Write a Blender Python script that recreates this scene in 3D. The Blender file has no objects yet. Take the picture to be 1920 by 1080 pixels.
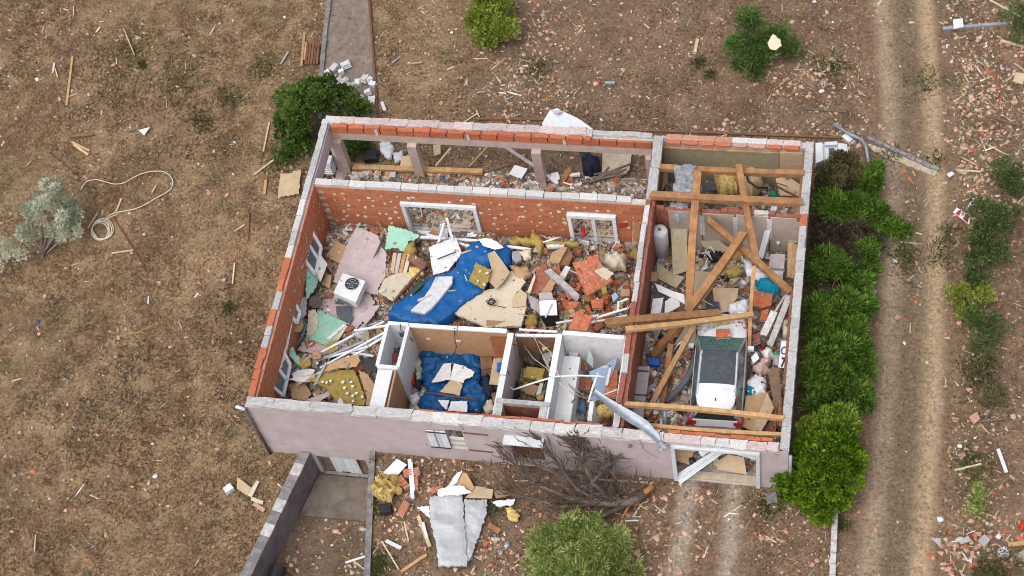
import bpy, bmesh, math, random
import numpy as np
from mathutils import Vector, Matrix, Euler, noise as mnoise

scene = bpy.context.scene
# ------------------------------------------------------------------ camera
CAM = Vector((18.6367, -22.2703, 48.5795))
ROT = Euler((0.556587, 0.131533, 0.160618), 'XYZ')
FPX = 3057.15
cd = bpy.data.cameras.new('camera'); cam = bpy.data.objects.new('camera', cd)
scene.collection.objects.link(cam)
cam.location = CAM; cam.rotation_euler = ROT
cd.sensor_width = 36.0; cd.lens = 36.0 * FPX / 1920.0
cd.clip_start = 0.5; cd.clip_end = 2000
scene.camera = cam
# ------------------------------------------------------------------ sky, sun, exposure
SUN_EL, SUN_AZ = math.radians(62), math.radians(212)     # azimuth measured from +Y towards +X
world = bpy.data.worlds.new('World'); scene.world = world; world.use_nodes = True
wn = world.node_tree; wn.nodes.clear()
sky = wn.nodes.new('ShaderNodeTexSky'); sky.sky_type = 'NISHITA'; sky.sun_disc = False
sky.sun_elevation = SUN_EL; sky.sun_rotation = SUN_AZ
sky.dust_density = 4.0; sky.air_density = 1.0; sky.ozone_density = 1.0
bgn = wn.nodes.new('ShaderNodeBackground'); bgn.inputs[1].default_value = 0.15
wo = wn.nodes.new('ShaderNodeOutputWorld')
hsv = wn.nodes.new('ShaderNodeHueSaturation'); hsv.inputs['Saturation'].default_value = 0.45   # overcast: greyer sky
wn.links.new(sky.outputs[0], hsv.inputs['Color']); wn.links.new(hsv.outputs[0], bgn.inputs[0]); wn.links.new(bgn.outputs[0], wo.inputs[0])
sl = bpy.data.lights.new('sun', 'SUN'); sl.energy = 0.85; sl.angle = math.radians(75); sl.color = (1.0, 0.965, 0.91)
so = bpy.data.objects.new('sun', sl); scene.collection.objects.link(so)
sd = Vector((math.sin(SUN_AZ) * math.cos(SUN_EL), math.cos(SUN_AZ) * math.cos(SUN_EL), math.sin(SUN_EL)))
so.rotation_euler = sd.to_track_quat('Z', 'Y').to_euler(); so.location = (5, 5, 40)
vs = scene.view_settings
vs.view_transform = 'Standard'; vs.look = 'None'; vs.gamma = 1.0; vs.use_curve_mapping = False; vs.exposure = 0.52
scene.cycles.filter_width = 1.0

R = random.Random(7)
NP = np.random.RandomState(11)
RM = np.array(ROT.to_matrix())
COL = scene.collection
# ------------------------------------------------------------------ measuring on the photograph -> points in the place
def ray(px, py):
    return Vector(RM @ np.array([(px - 960) / FPX, -(py - 540) / FPX, -1.0]))
def at(px, py, z=0.0):
    d = ray(px, py); return CAM + d * ((z - CAM.z) / d.z)
def aty(px, py, y):
    d = ray(px, py); return CAM + d * ((y - CAM.y) / d.y)
# ------------------------------------------------------------------ materials
MATS = {}
def nt(m):
    m.use_nodes = True
    t = m.node_tree; t.nodes.clear()
    o = t.nodes.new('ShaderNodeOutputMaterial'); b = t.nodes.new('ShaderNodeBsdfPrincipled')
    t.links.new(b.outputs[0], o.inputs[0]); return t, b
def N(t, kind, **k):
    n = t.nodes.new(kind)
    for a, v in k.items():
        if a.startswith('i_'):
            n.inputs[int(a[2:]) if a[2:].isdigit() else a[2:]].default_value = v
        else: setattr(n, a, v)
    return n
def ramp(t, stops, mode='LINEAR'):
    r = t.nodes.new('ShaderNodeValToRGB'); c = r.color_ramp; c.interpolation = mode
    while len(c.elements) < len(stops): c.elements.new(0.5)
    for e, (p, col) in zip(c.elements, stops):
        e.position = p; e.color = (*col, 1) if len(col) == 3 else col
    return r
def mixc(t, fac, a, b, blend='MIX'):
    m = t.nodes.new('ShaderNodeMix'); m.data_type = 'RGBA'; m.blend_type = blend
    for s, v in ((0, fac), (6, a), (7, b)):
        if hasattr(v, 'default_value') or hasattr(v, 'links'): t.links.new(v, m.inputs[s])
        elif s == 0: m.inputs[0].default_value = v
        else: m.inputs[s].default_value = (*v, 1)
    return m.outputs[2]
def mat(name, rgb, rough=.8, var=.22, scale=6, dirt=.25, dirtcol=(.17, .13, .09), bump=.25, metal=0, hue=.12, spec=.3, fine=60):
    if name in MATS: return MATS[name]
    m = bpy.data.materials.new(name); t, b = nt(m)
    tc = N(t, 'ShaderNodeTexCoord'); oi = N(t, 'ShaderNodeObjectInfo')
    off = N(t, 'ShaderNodeVectorMath', operation='ADD')
    sc = N(t, 'ShaderNodeMath', operation='MULTIPLY', i_1=57.0)
    t.links.new(oi.outputs['Random'], sc.inputs[0]); t.links.new(tc.outputs['Object'], off.inputs[0]); t.links.new(sc.outputs[0], off.inputs[1])
    n1 = N(t, 'ShaderNodeTexNoise', i_Scale=scale, i_Detail=5.0, i_Roughness=.65)
    n2 = N(t, 'ShaderNodeTexNoise', i_Scale=fine, i_Detail=2.0)
    n3 = N(t, 'ShaderNodeTexNoise', i_Scale=scale * .45, i_Detail=6.0, i_Roughness=.7)
    for n in (n1, n2, n3): t.links.new(off.outputs[0], n.inputs['Vector'])
    lo = tuple(c * (1 - var) for c in rgb); hi = tuple(min(1, c * (1 + var)) for c in rgb)
    r1 = ramp(t, [(.3, lo), (.7, hi)]); t.links.new(n1.outputs[0], r1.inputs[0])
    r2 = ramp(t, [(.32, (.78, .78, .78)), (.68, (1.12, 1.12, 1.12))]); t.links.new(n2.outputs[0], r2.inputs[0])
    c = mixc(t, 1.0, r1.outputs[0], r2.outputs[0], 'MULTIPLY')
    r3 = ramp(t, [(.52, (0, 0, 0)), (.72, (dirt, dirt, dirt))]); t.links.new(n3.outputs[0], r3.inputs[0])
    c = mixc(t, r3.outputs[0], c, dirtcol)
    h = N(t, 'ShaderNodeHueSaturation'); t.links.new(c, h.inputs['Color'])
    mr = N(t, 'ShaderNodeMapRange', i_3=1 - hue, i_4=1 + hue); t.links.new(oi.outputs['Random'], mr.inputs[0]); t.links.new(mr.outputs[0], h.inputs['Value'])
    t.links.new(h.outputs[0], b.inputs['Base Color'])
    b.inputs['Roughness'].default_value = rough; b.inputs['Metallic'].default_value = metal
    b.inputs['Specular IOR Level'].default_value = spec
    if bump:
        bp = N(t, 'ShaderNodeBump', i_Strength=bump, i_Distance=.02); t.links.new(n1.outputs[0], bp.inputs['Height']); t.links.new(bp.outputs[0], b.inputs['Normal'])
    MATS[name] = m; return m
def leafmat(name, dark, mid, light, rough=.65):
    m = bpy.data.materials.new(name); t, b = nt(m)
    a = N(t, 'ShaderNodeAttribute', attribute_name='tint')
    r = ramp(t, [(.0, dark), (.5, mid), (1.0, light)]); t.links.new(a.outputs['Fac'], r.inputs[0])
    t.links.new(r.outputs[0], b.inputs['Base Color']); b.inputs['Roughness'].default_value = rough
    b.inputs['Specular IOR Level'].default_value = .2
    tr = N(t, 'ShaderNodeBsdfTranslucent'); t.links.new(r.outputs[0], tr.inputs[0]); ms = N(t, 'ShaderNodeMixShader', i_0=.4)
    t.links.new(b.outputs[0], ms.inputs[1]); t.links.new(tr.outputs[0], ms.inputs[2]); t.links.new(ms.outputs[0], t.nodes['Material Output'].inputs[0])
    MATS[name] = m; return m
def colmat(name, rough=.85):
    m = bpy.data.materials.new(name); t, b = nt(m)
    a = N(t, 'ShaderNodeAttribute', attribute_name='col'); t.links.new(a.outputs['Color'], b.inputs['Base Color'])
    b.inputs['Roughness'].default_value = rough; b.inputs['Specular IOR Level'].default_value = .2
    MATS[name] = m; return m
TERRA = mat('terracotta', (.46, .135, .062), var=.3, scale=9, dirt=.35, dirtcol=(.5, .36, .3))
TERRAD = mat('terracotta_old', (.29, .10, .062), var=.35, scale=7, dirt=.6, dirtcol=(.36, .26, .21))
TILEP = mat('pale_tile', (.46, .245, .175), var=.3, scale=9, dirt=.5, dirtcol=(.6, .5, .44))
BRICKW = mat('wall_brick', (.47, .165, .082), var=.16, scale=5, dirt=.35, dirtcol=(.52, .30, .2), bump=.2)
BEIGER = mat('beige_render', (.49, .375, .325), var=.15, scale=4, dirt=.45, dirtcol=(.36, .27, .23), bump=.2)
PINKM = mat('pinkish_mortar', (.50, .40, .375), var=.25, scale=6, dirt=.6, dirtcol=(.55, .51, .49), bump=.6)
MORTAR = mat('mortar', (.50, .47, .45), var=.3, scale=7, dirt=.6, dirtcol=(.26, .23, .22), bump=.6)
MORTARW = mat('white_mortar', (.55, .525, .51), var=.24, scale=7, dirt=.6, dirtcol=(.36, .30, .28), bump=.6)
CONC = mat('concrete', (.42, .41, .40), var=.3, scale=6, dirt=.5, dirtcol=(.2, .18, .17), bump=.5)
CONCD = mat('weathered_concrete', (.20, .185, .185), var=.4, scale=4, dirt=.6, dirtcol=(.42, .38, .36), bump=.5)
PINKW = mat('pink_render', (.50, .418, .418), var=.14, scale=1.6, dirt=.6, dirtcol=(.41, .335, .325), bump=.2, fine=90)
PINKB = mat('pink_board', (.55, .45, .45), var=.12, scale=3, dirt=.3, dirtcol=(.35, .27, .24), bump=.08)
MINT = mat('mint_board', (.30, .55, .43), var=.12, scale=3, dirt=.35, dirtcol=(.55, .55, .48), bump=.08)
WHITE = mat('white_paint', (.70, .71, .72), var=.08, scale=5, dirt=.35, dirtcol=(.42, .39, .36), bump=.1, rough=.55)
WHITEP = mat('white_plaster', (.66, .65, .65), var=.12, scale=5, dirt=.4, dirtcol=(.38, .34, .32), bump=.15)
PVC = mat('grey_white_frame', (.72, .745, .77), var=.12, scale=6, dirt=.4, dirtcol=(.36, .35, .34), bump=.1, rough=.5)
CREAM = mat('cream_board', (.58, .51, .39), var=.12, scale=5, dirt=.3, dirtcol=(.3, .23, .16), bump=.1)
CARD = mat('cardboard', (.42, .27, .145), var=.15, scale=4, dirt=.3, dirtcol=(.24, .16, .1), bump=.1)
CARDL = mat('pale_cardboard', (.50, .38, .24), var=.14, scale=4, dirt=.3, dirtcol=(.28, .2, .13), bump=.1)
ORANGE = mat('orange_panel', (.44, .255, .135), var=.12, scale=4, dirt=.25, dirtcol=(.3, .17, .1), bump=.1)
OLIVE = mat('olive_insulation', (.35, .255, .065), var=.25, scale=7, dirt=.35, dirtcol=(.18, .13, .05), bump=.5)
OSB = mat('olive_foam_board', (.39, .335, .22), var=.15, scale=5, dirt=.3, dirtcol=(.2, .16, .1), bump=.15)
YELLOW = mat('yellow_wool', (.62, .46, .17), var=.4, scale=9, dirt=.6, dirtcol=(.33, .21, .07), bump=1.0)
WOOD = mat('timber', (.335, .168, .072), var=.34, scale=3.5, dirt=.6, dirtcol=(.17, .085, .045), bump=.4)
WOODL = mat('pale_timber', (.46, .275, .125), var=.28, scale=4, dirt=.55, dirtcol=(.24, .14, .075), bump=.35)
WOODD = mat('dark_timber', (.20, .10, .055), var=.25, scale=4, dirt=.35, dirtcol=(.1, .06, .04), bump=.2)
STRAW = mat('pale_stick', (.55, .43, .27), var=.2, scale=4, dirt=.3, dirtcol=(.3, .2, .12), bump=.1)
BLUE = mat('blue_tarp', (.006, .105, .33), var=.12, scale=2, dirt=.12, dirtcol=(.03, .16, .42), bump=.1, rough=.45, spec=.3)
BLUED = mat('dark_blue_tarp', (.006, .075, .22), var=.25, scale=4, dirt=.2, dirtcol=(.02, .05, .1), bump=.7, rough=.5, spec=.25)
TEAL = mat('teal_cloth', (.0, .23, .36), var=.25, scale=6, dirt=.1, bump=.4)
GREENC = mat('green_cloth', (.01, .22, .14), var=.3, scale=6, dirt=.2, bump=.4)
GREYC = mat('grey_cloth', (.27, .28, .30), var=.25, scale=5, dirt=.3, bump=.5)
WHITEC = mat('white_cloth', (.68, .68, .72), var=.15, scale=5, dirt=.3, bump=.3)
RED = mat('red_stuff', (.42, .03, .035), var=.3, scale=6, dirt=.2, bump=.2)
NAVY = mat('navy_cloth', (.012, .016, .04), var=.4, scale=6, dirt=.1, bump=.3)
BLACK = mat('black_plastic', (.018, .018, .02), var=.3, scale=5, dirt=.2, dirtcol=(.1, .09, .08), bump=.1, rough=.45)
DGREY = mat('dark_grey_panel', (.085, .095, .115), var=.2, scale=5, dirt=.25, dirtcol=(.2, .19, .18), bump=.1)
MAUVE = mat('mauve_board', (.40, .355, .36), var=.12, scale=4, dirt=.3, dirtcol=(.25, .2, .19), bump=.1)
STEEL = mat('galvanised_steel', (.33, .365, .40), var=.2, scale=4, dirt=.4, dirtcol=(.16, .16, .17), bump=.2, rough=.45, metal=.35)
STEELL = mat('pale_sheet_metal', (.66, .70, .73), var=.1, scale=3, dirt=.3, dirtcol=(.4, .4, .4), bump=.2, rough=.5)
RUST = mat('rusty_metal', (.18, .075, .045), var=.3, scale=7, dirt=.3, bump=.3)
WIRE = mat('dark_cable', (.05, .045, .045), var=.2, dirt=0, bump=0)
WIREL = mat('pale_cable', (.55, .52, .46), var=.15, dirt=.1, bump=0)
BARK = mat('grey_bark', (.15, .115, .09), var=.35, scale=8, dirt=.3, dirtcol=(.26, .22, .18), bump=.6)
HEART = mat('split_orange_wood', (.44, .19, .065), var=.3, scale=6, dirt=.3, dirtcol=(.2, .1, .05), bump=.4)
SHEETP = mat('grey_plastic_sheet', (.42, .435, .445), var=.12, scale=1.2, dirt=.5, dirtcol=(.30, .315, .335), bump=.1, rough=.4, spec=.4)
SAND = mat('sandstone', (.46, .38, .28), var=.2, scale=5, dirt=.3, bump=.4)
GLASSD = mat('dark_glass', (.10, .115, .125), var=.2, scale=3, dirt=.25, dirtcol=(.28, .28, .28), bump=0, rough=.15, spec=.6)
BLUEP = mat('blue_plastic', (.01, .12, .50), var=.15, dirt=.1, bump=.1, rough=.4)
SKYB = mat('pale_blue_panel', (.30, .40, .54), var=.12, dirt=.2, bump=.1, rough=.4)
COLM = colmat('chip_colours')
# ------------------------------------------------------------------ building blocks
WOR = {}
def place(o, origin, parent):
    if parent is not None:
        o.parent = parent; o.location = Vector(origin) - WOR[parent.name]
    else: o.location = origin
    WOR[o.name] = Vector(origin)
def tag(o, label=None, cat=None, group=None, kind=None):
    for k, v in (('label', label), ('category', cat), ('group', group), ('kind', kind)):
        if v: o[k] = v
    return o
def empty(name, loc, label=None, cat=None, group=None, parent=None):
    o = bpy.data.objects.new(name, None); COL.objects.link(o); o.empty_display_size = .2
    place(o, Vector(loc), parent); return tag(o, label, cat, group)
def mk(name, verts, faces, m, parent=None, label=None, cat=None, group=None, kind=None, smooth=False, origin=None):
    v = np.array([tuple(x) for x in verts], dtype=float)
    og = Vector(v.mean(0)) if origin is None else Vector(origin)
    me = bpy.data.meshes.new(name); me.from_pydata((v - np.array(og)).tolist(), [], faces)
    for mm in (m if isinstance(m, (list, tuple)) else [m]): me.materials.append(mm)
    if smooth: me.polygons.foreach_set('use_smooth', [True] * len(me.polygons))
    me.update()
    o = bpy.data.objects.new(name, me); COL.objects.link(o); place(o, og, parent)
    return tag(o, label, cat, group, kind)
def npmesh(name, co, faces_n, nper, m, parent=None, label=None, cat=None, kind=None, tint=None, col=None, origin=(0, 0, 0)):
    """fast mesh: co (n,3), faces_n (f,nper) ints"""
    me = bpy.data.meshes.new(name); og = np.array(origin, dtype=float)
    me.vertices.add(len(co)); me.vertices.foreach_set('co', (co - og).astype(np.float32).ravel())
    f = faces_n.astype(np.int32); nf = len(f)
    me.loops.add(nf * nper); me.loops.foreach_set('vertex_index', f.ravel())
    me.polygons.add(nf); me.polygons.foreach_set('loop_start', np.arange(0, nf * nper, nper, dtype=np.int32))
    me.update(calc_edges=True); me.validate()
    if tint is not None:
        a = me.attributes.new('tint', 'FLOAT', 'FACE'); a.data.foreach_set('value', tint.astype(np.float32))
    if col is not None:
        a = me.attributes.new('col', 'FLOAT_COLOR', 'FACE')
        a.data.foreach_set('color', np.concatenate([col, np.ones((nf, 1))], 1).astype(np.float32).ravel())
    me.materials.append(m)
    o = bpy.data.objects.new(name, me); COL.objects.link(o); place(o, Vector(origin), parent)
    return tag(o, label, cat, None, kind)
class MB:
    def __init__(s): s.v = []; s.f = []
    def add(s, v, f):
        b = len(s.v); s.v += [Vector(x) for x in v]; s.f += [[b + i for i in q] for q in f]; return s
    def box(s, c, sz, M=None):
        c = Vector(c); q = []
        for dx in (-.5, .5):
            for dy in (-.5, .5):
                for dz in (-.5, .5):
                    d = Vector((dx * sz[0], dy * sz[1], dz * sz[2])); q.append(c + (M @ d if M else d))
        return s.add(q, [(0, 1, 3, 2), (4, 6, 7, 5), (0, 4, 5, 1), (2, 3, 7, 6), (0, 2, 6, 4), (1, 5, 7, 3)])
    def bar(s, a, b, w, h, up=(0, 0, 1)):
        a = Vector(a); b = Vector(b); x = (b - a); L = x.length; x.normalize(); u = Vector(up)
        if abs(x.dot(u)) > .95: u = Vector((0, 1, 0))
        y = u.cross(x).normalized(); z = x.cross(y)
        M = Matrix((x, y, z)).transposed()
        return s.box((a + b) / 2, (L, w, h), M)
    def tube(s, pts, r, n=8, cap=True):
        pts = [Vector(p) for p in pts]; rs = r if isinstance(r, (list, tuple)) else [r] * len(pts)
        rings = []; up = Vector((.13, .2, .97))
        for i, p in enumerate(pts):
            t = (pts[min(i + 1, len(pts) - 1)] - pts[max(i - 1, 0)]).normalized()
            u = t.cross(up)
            if u.length < .05: u = t.cross(Vector((1, 0, 0)))
            u.normalize(); w = u.cross(t).normalized()
            rings.append([p + (u * math.cos(2 * math.pi * k / n) + w * math.sin(2 * math.pi * k / n)) * rs[i] for k in range(n)])
        b = len(s.v); s.v += [q for rg in rings for q in rg]
        for i in range(len(pts) - 1):
            for k in range(n):
                s.f.append([b + i * n + k, b + i * n + (k + 1) % n, b + (i + 1) * n + (k + 1) % n, b + (i + 1) * n + k])
        if cap:
            s.f.append([b + k for k in range(n)][::-1]); s.f.append([b + (len(pts) - 1) * n + k for k in range(n)])
        return s
    def prism(s, pts, th):
        """pts: top polygon in space, extruded down along its own normal by th"""
        p = [Vector(q) for q in pts]; n = Vector((0, 0, 0)); k = len(p)
        for i in range(k): n += p[i].cross(p[(i + 1) % k])
        n.normalize()
        if n.z < 0 or (abs(n.z) < 1e-3 and n.y > 0): p.reverse(); n = -n
        q = [x - n * th for x in p]; b = len(s.v); s.v += p + q
        s.f.append([b + i for i in range(k)]); s.f.append([b + k + i for i in range(k)][::-1])
        for i in range(k):
            j = (i + 1) % k; s.f.append([b + i, b + k + i, b + k + j, b + j])
        return s
    def build(s, name, m, parent=None, label=None, cat=None, group=None, kind=None, smooth=False, origin=None):
        return mk(name, s.v, s.f, m, parent, label, cat, group, kind, smooth, origin)
def jagged(pts, amp, n=3, rnd=R):
    out = []
    for i, a in enumerate(pts):
        b = pts[(i + 1) % len(pts)]; out.append(a)
        L = math.hypot(b[0] - a[0], b[1] - a[1]); k = min(9, int(L / 3.6)) if amp >= .5 else min(n, int(L / 7))
        for j in range(1, k + 1):
            t = (j + rnd.uniform(-.3, .3)) / (k + 1)
            nx, ny = -(b[1] - a[1]) / (L + 1e-6), (b[0] - a[0]) / (L + 1e-6); d = rnd.uniform(-amp, amp) * (1.25 if amp >= .5 else 1)
            out.append((a[0] + (b[0] - a[0]) * t + nx * d, a[1] + (b[1] - a[1]) * t + ny * d))
    return out
def onplane(pts, z, tilt=(0, 0)):
    cx = sum(p[0] for p in pts) / len(pts); cy = sum(p[1] for p in pts) / len(pts)
    c = at(cx, cy, z); n = Vector((-tilt[0], -tilt[1], 1)); out = []
    for p in pts:
        d = ray(*p[:2]); out.append(CAM + d * ((c - CAM).dot(n) / d.dot(n)))
    return out
def sheet(name, label, cat, m, pts, z, th=.025, tilt=(0, 0), jag=0, group=None, parent=None, kind=None):
    if jag: pts = jagged(pts, jag)
    return MB().prism(onplane(pts, z, tilt), th).build(name, m, parent, label, cat, group, kind)
def beam(name, label, cat, m, a, b, w=.14, h=.18, group=None, parent=None):
    return rough_bar(at(*a), at(*b), w, h).build(name, m, parent, label, cat, group)
def rough_bar(p, q, w, h, n=7):
    x = (q - p).normalized(); y = Vector((0, 0, 1)).cross(x).normalized(); z = x.cross(y); mb = MB(); V = []; warp = R.uniform(-.012, .012) * (q - p).length
    for i in range(n + 1):
        u = i / n; c = p.lerp(q, u) + y * warp * math.sin(math.pi * u)
        for sy, sz in ((-.5, -.5), (.5, -.5), (.5, .5), (-.5, .5)):
            e = x * R.uniform(-.07, .07) if i in (0, n) else Vector((0, 0, 0))
            V.append(c + y * (sy * w + R.uniform(-.006, .006)) + z * (sz * h + R.uniform(-.006, .006)) + e)
    F = [(i * 4 + k, i * 4 + (k + 1) % 4, (i + 1) * 4 + (k + 1) % 4, (i + 1) * 4 + k) for i in range(n) for k in range(4)] + [(3, 2, 1, 0), (n * 4, n * 4 + 1, n * 4 + 2, n * 4 + 3)]
    return mb.add(V, F)
def rod(name, label, cat, m, pts, r=.02, n=6, group=None, parent=None):
    return MB().tube([at(*p) for p in pts], r, n).build(name, m, parent, label, cat, group, smooth=True)
def fbm(p, s, o=3):
    v = 0; a = 1
    for i in range(o): v += a * mnoise.noise(p * s); s *= 2.1; a *= .5
    return v
def cloth(name, label, cat, m, pts, z, amp=.12, drop=.25, freq=1.6, tilt=(0, 0), cell=.09, group=None, parent=None, dome=0, flat=False):
    """crumpled sheet or heap: polygon filled with a fine net, folded by noise, hem hanging down by drop"""
    P = onplane(jagged(pts, 1.5, 4), z, tilt)
    bm = bmesh.new(); vs_ = [bm.verts.new(p) for p in P]; bm.faces.new(vs_)
    bmesh.ops.triangulate(bm, faces=bm.faces[:])
    for it in range(9):
        es = [e for e in bm.edges if e.calc_length() > cell * 1.6]
        if not es or len(bm.faces) > 9000: break
        bmesh.ops.subdivide_edges(bm, edges=es, cuts=1); bmesh.ops.triangulate(bm, faces=[f for f in bm.faces if len(f.verts) > 3])
        bmesh.ops.beautify_fill(bm, faces=bm.faces[:], edges=[e for e in bm.edges if not e.is_boundary])
    be = [e for e in bm.edges if e.is_boundary]; bvs = {v for e in be for v in e.verts}
    hem = [v.co.copy() for v in bvs]
    hc = np.array([tuple(h) for h in hem]); off = Vector((R.uniform(0, 50), R.uniform(0, 50), 0))
    dmx = 1e-6; ds = {}
    for v in bm.verts:
        d = float(np.sqrt(((hc - np.array(v.co)) ** 2).sum(1)).min()); ds[v] = d; dmx = max(dmx, d)
    for v in bm.verts:
        p = v.co + off
        r = 1 - abs(fbm(p, freq, 3)) * 1.6
        k = min(1, ds[v] / .15)
        v.co.z += amp * r * (.35 + .65 * k) + .35 * amp * fbm(p, freq * 3.3, 2)
        v.co.x += amp * .3 * fbm(p + Vector((9, 3, 0)), freq * 2, 2); v.co.y += amp * .3 * fbm(p + Vector((3, 19, 0)), freq * 2, 2)
        if dome: v.co.z += dome * math.sqrt(max(0, 1 - (1 - ds[v] / dmx) ** 2))
    r = bmesh.ops.extrude_edge_only(bm, edges=[e for e in bm.edges if e.is_boundary])
    for g in r['geom']:
        if isinstance(g, bmesh.types.BMVert): g.co.z -= drop * R.uniform(.7, 1.1)
    bmesh.ops.recalc_face_normals(bm, faces=bm.faces[:])
    c = sum((v.co for v in bm.verts), Vector()) / len(bm.verts)
    for v in bm.verts: v.co -= c
    me = bpy.data.meshes.new(name); bm.to_mesh(me); bm.free(); me.materials.append(m)
    if not flat: me.polygons.foreach_set('use_smooth', [True] * len(me.polygons))
    o = bpy.data.objects.new(name, me); COL.objects.link(o); place(o, c, parent)
    return tag(o, label, cat, group)
def gridwall(name, m, p0, p1, z0, z1, th, parent, openings=(), label=None):
    """straight wall from p0 to p1 (centre line), with openings (s0,s1,zb,zt), as one closed mesh"""
    p0 = Vector((*p0, 0)); p1 = Vector((*p1, 0)); d = p1 - p0; L = d.length; d.normalize(); n = Vector((-d.y, d.x, 0))
    S = sorted({0, L, *[o[0] for o in openings], *[o[1] for o in openings]}); Z = sorted({z0, z1, *[o[2] for o in openings], *[o[3] for o in openings]})
    occ = {}
    for i in range(len(S) - 1):
        for j in range(len(Z) - 1):
            s = (S[i] + S[i + 1]) / 2; z = (Z[j] + Z[j + 1]) / 2
            occ[i, j] = not any(o[0] < s < o[1] and o[2] < z < o[3] for o in openings)
    mb = MB()
    def pt(s, z, k): return p0 + d * s + n * (k * th / 2) + Vector((0, 0, z))
    for (i, j), v in occ.items():
        if not v: continue
        a, b, c, e = S[i], S[i + 1], Z[j], Z[j + 1]
        mb.add([pt(a, c, -1), pt(b, c, -1), pt(b, e, -1), pt(a, e, -1)], [(0, 1, 2, 3)])
        mb.add([pt(a, c, 1), pt(b, c, 1), pt(b, e, 1), pt(a, e, 1)], [(3, 2, 1, 0)])
        if not occ.get((i - 1, j)): mb.add([pt(a, c, -1), pt(a, e, -1), pt(a, e, 1), pt(a, c, 1)], [(0, 1, 2, 3)])
        if not occ.get((i + 1, j)): mb.add([pt(b, c, -1), pt(b, e, -1), pt(b, e, 1), pt(b, c, 1)], [(3, 2, 1, 0)])
        if not occ.get((i, j - 1)): mb.add([pt(a, c, -1), pt(a, c, 1), pt(b, c, 1), pt(b, c, -1)], [(0, 1, 2, 3)])
        if not occ.get((i, j + 1)): mb.add([pt(a, e, -1), pt(a, e, 1), pt(b, e, 1), pt(b, e, -1)], [(3, 2, 1, 0)])
    return mb.build(name, m, parent, label)
# shared small shapes -------------------------------------------------------------
SHARED = {}
def lump_mesh(kind, m, k):
    key = (kind, m.name, k)
    if key in SHARED: return SHARED[key]
    r = random.Random(hash((kind, k)) % 1000 if False else (len(kind) * 31 + k * 7))
    mb = MB()
    if kind in ('brick',):
        mb.box((0, 0, 0), (1, 1, 1))
    elif kind == 'lump':
        bm = bmesh.new(); bmesh.ops.create_icosphere(bm, subdivisions=1, radius=.5)
        for v in bm.verts: v.co *= r.uniform(.7, 1.1)
        mb.v = [v.co.copy() for v in bm.verts]; mb.f = [[v.index for v in f.verts] for f in bm.faces]; bm.free()
    elif kind == 'block':       # rough-edged block
        bm = bmesh.new(); bmesh.ops.create_cube(bm, size=1.0)
        bmesh.ops.subdivide_edges(bm, edges=bm.edges[:], cuts=2, use_grid_fill=True)
        for v in bm.verts:
            v.co += Vector((r.uniform(-.05, .05), r.uniform(-.07, .07), r.uniform(-.09, .09)))
        bm.verts.index_update(); mb.v = [v.co.copy() for v in bm.verts]; mb.f = [[v.index for v in f.verts] for f in bm.faces]; bm.free()
    else:                       # shard: flat broken polygon
        nn = r.choice([4, 4, 5, 5, 6]); ang = sorted(r.uniform(0, 6.283) for _ in range(nn))
        while max((ang[(i + 1) % nn] - ang[i]) % 6.283 for i in range(nn)) > 2.6: ang = sorted(r.uniform(0, 6.283) for _ in range(nn))
        pts = [(math.cos(a) * .5 * r.uniform(.75, 1.1), math.sin(a) * .5 * r.uniform(.75, 1.1), .5) for a in ang]
        mb.prism(pts, 1.0)
    me = bpy.data.meshes.new(kind); me.from_pydata([tuple(v) for v in mb.v], [], mb.f); me.materials.append(m); me.update()
    SHARED[key] = me; return me
def bit(name, kind, m, k, loc, sz, rot, parent=None, label=None, cat=None, group=None):
    o = bpy.data.objects.new(name, lump_mesh(kind, m, k)); COL.objects.link(o)
    place(o, Vector(loc), parent); o.scale = sz; o.rotation_euler = rot
    return tag(o, label, cat, group)
# ================================================================== GROUND
def sm(t): t = max(0.0, min(1.0, t)); return t * t * (3 - 2 * t)
RETL = lambda y: 1.22 + (y) * .205         # ramp left edge (middle of the retaining wall)
RETR = lambda y: 3.72 - (y) * .17          # ramp right edge
def in_ramp(x, y): return y < 0.1 and RETL(y) < x < RETR(y)
def gz0(x, y): return -0.75 * sm((2.4 - x) / 1.0) * sm((11 - y) / 6)
def gz(x, y):
    if in_ramp(x, y): return -2.05 + .05 * max(0, -y)
    return gz0(x, y)
def atg(px, py, dz=0.0):
    z = 0.0
    for _ in range(5):
        p = at(px, py, z); z = gz0(p.x, p.y)
    return at(px, py, z + dz)
def fitrut(pts):
    w = [at(*p) for p in pts]; return np.polyfit([q.y for q in w], [q.x for q in w], 2)
RUT1 = fitrut([(1660, 60), (1667, 200), (1680, 330), (1678, 470), (1668, 600), (1655, 760), (1645, 900), (1636, 1060)])
RUT2 = fitrut([(1733, 30), (1742, 160), (1755, 330), (1752, 500), (1747, 650), (1737, 850), (1725, 1060)])
DRV1 = fitrut([(1290, 925), (1285, 965), (1280, 1010), (1266, 1078)])
DRV2 = fitrut([(1376, 922), (1374, 950), (1370, 1000), (1362, 1075)])
PTHL = fitrut([(618, 5), (610, 70), (604, 140)]); PTHR = fitrut([(693, 5), (698, 70), (704, 150)])
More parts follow.
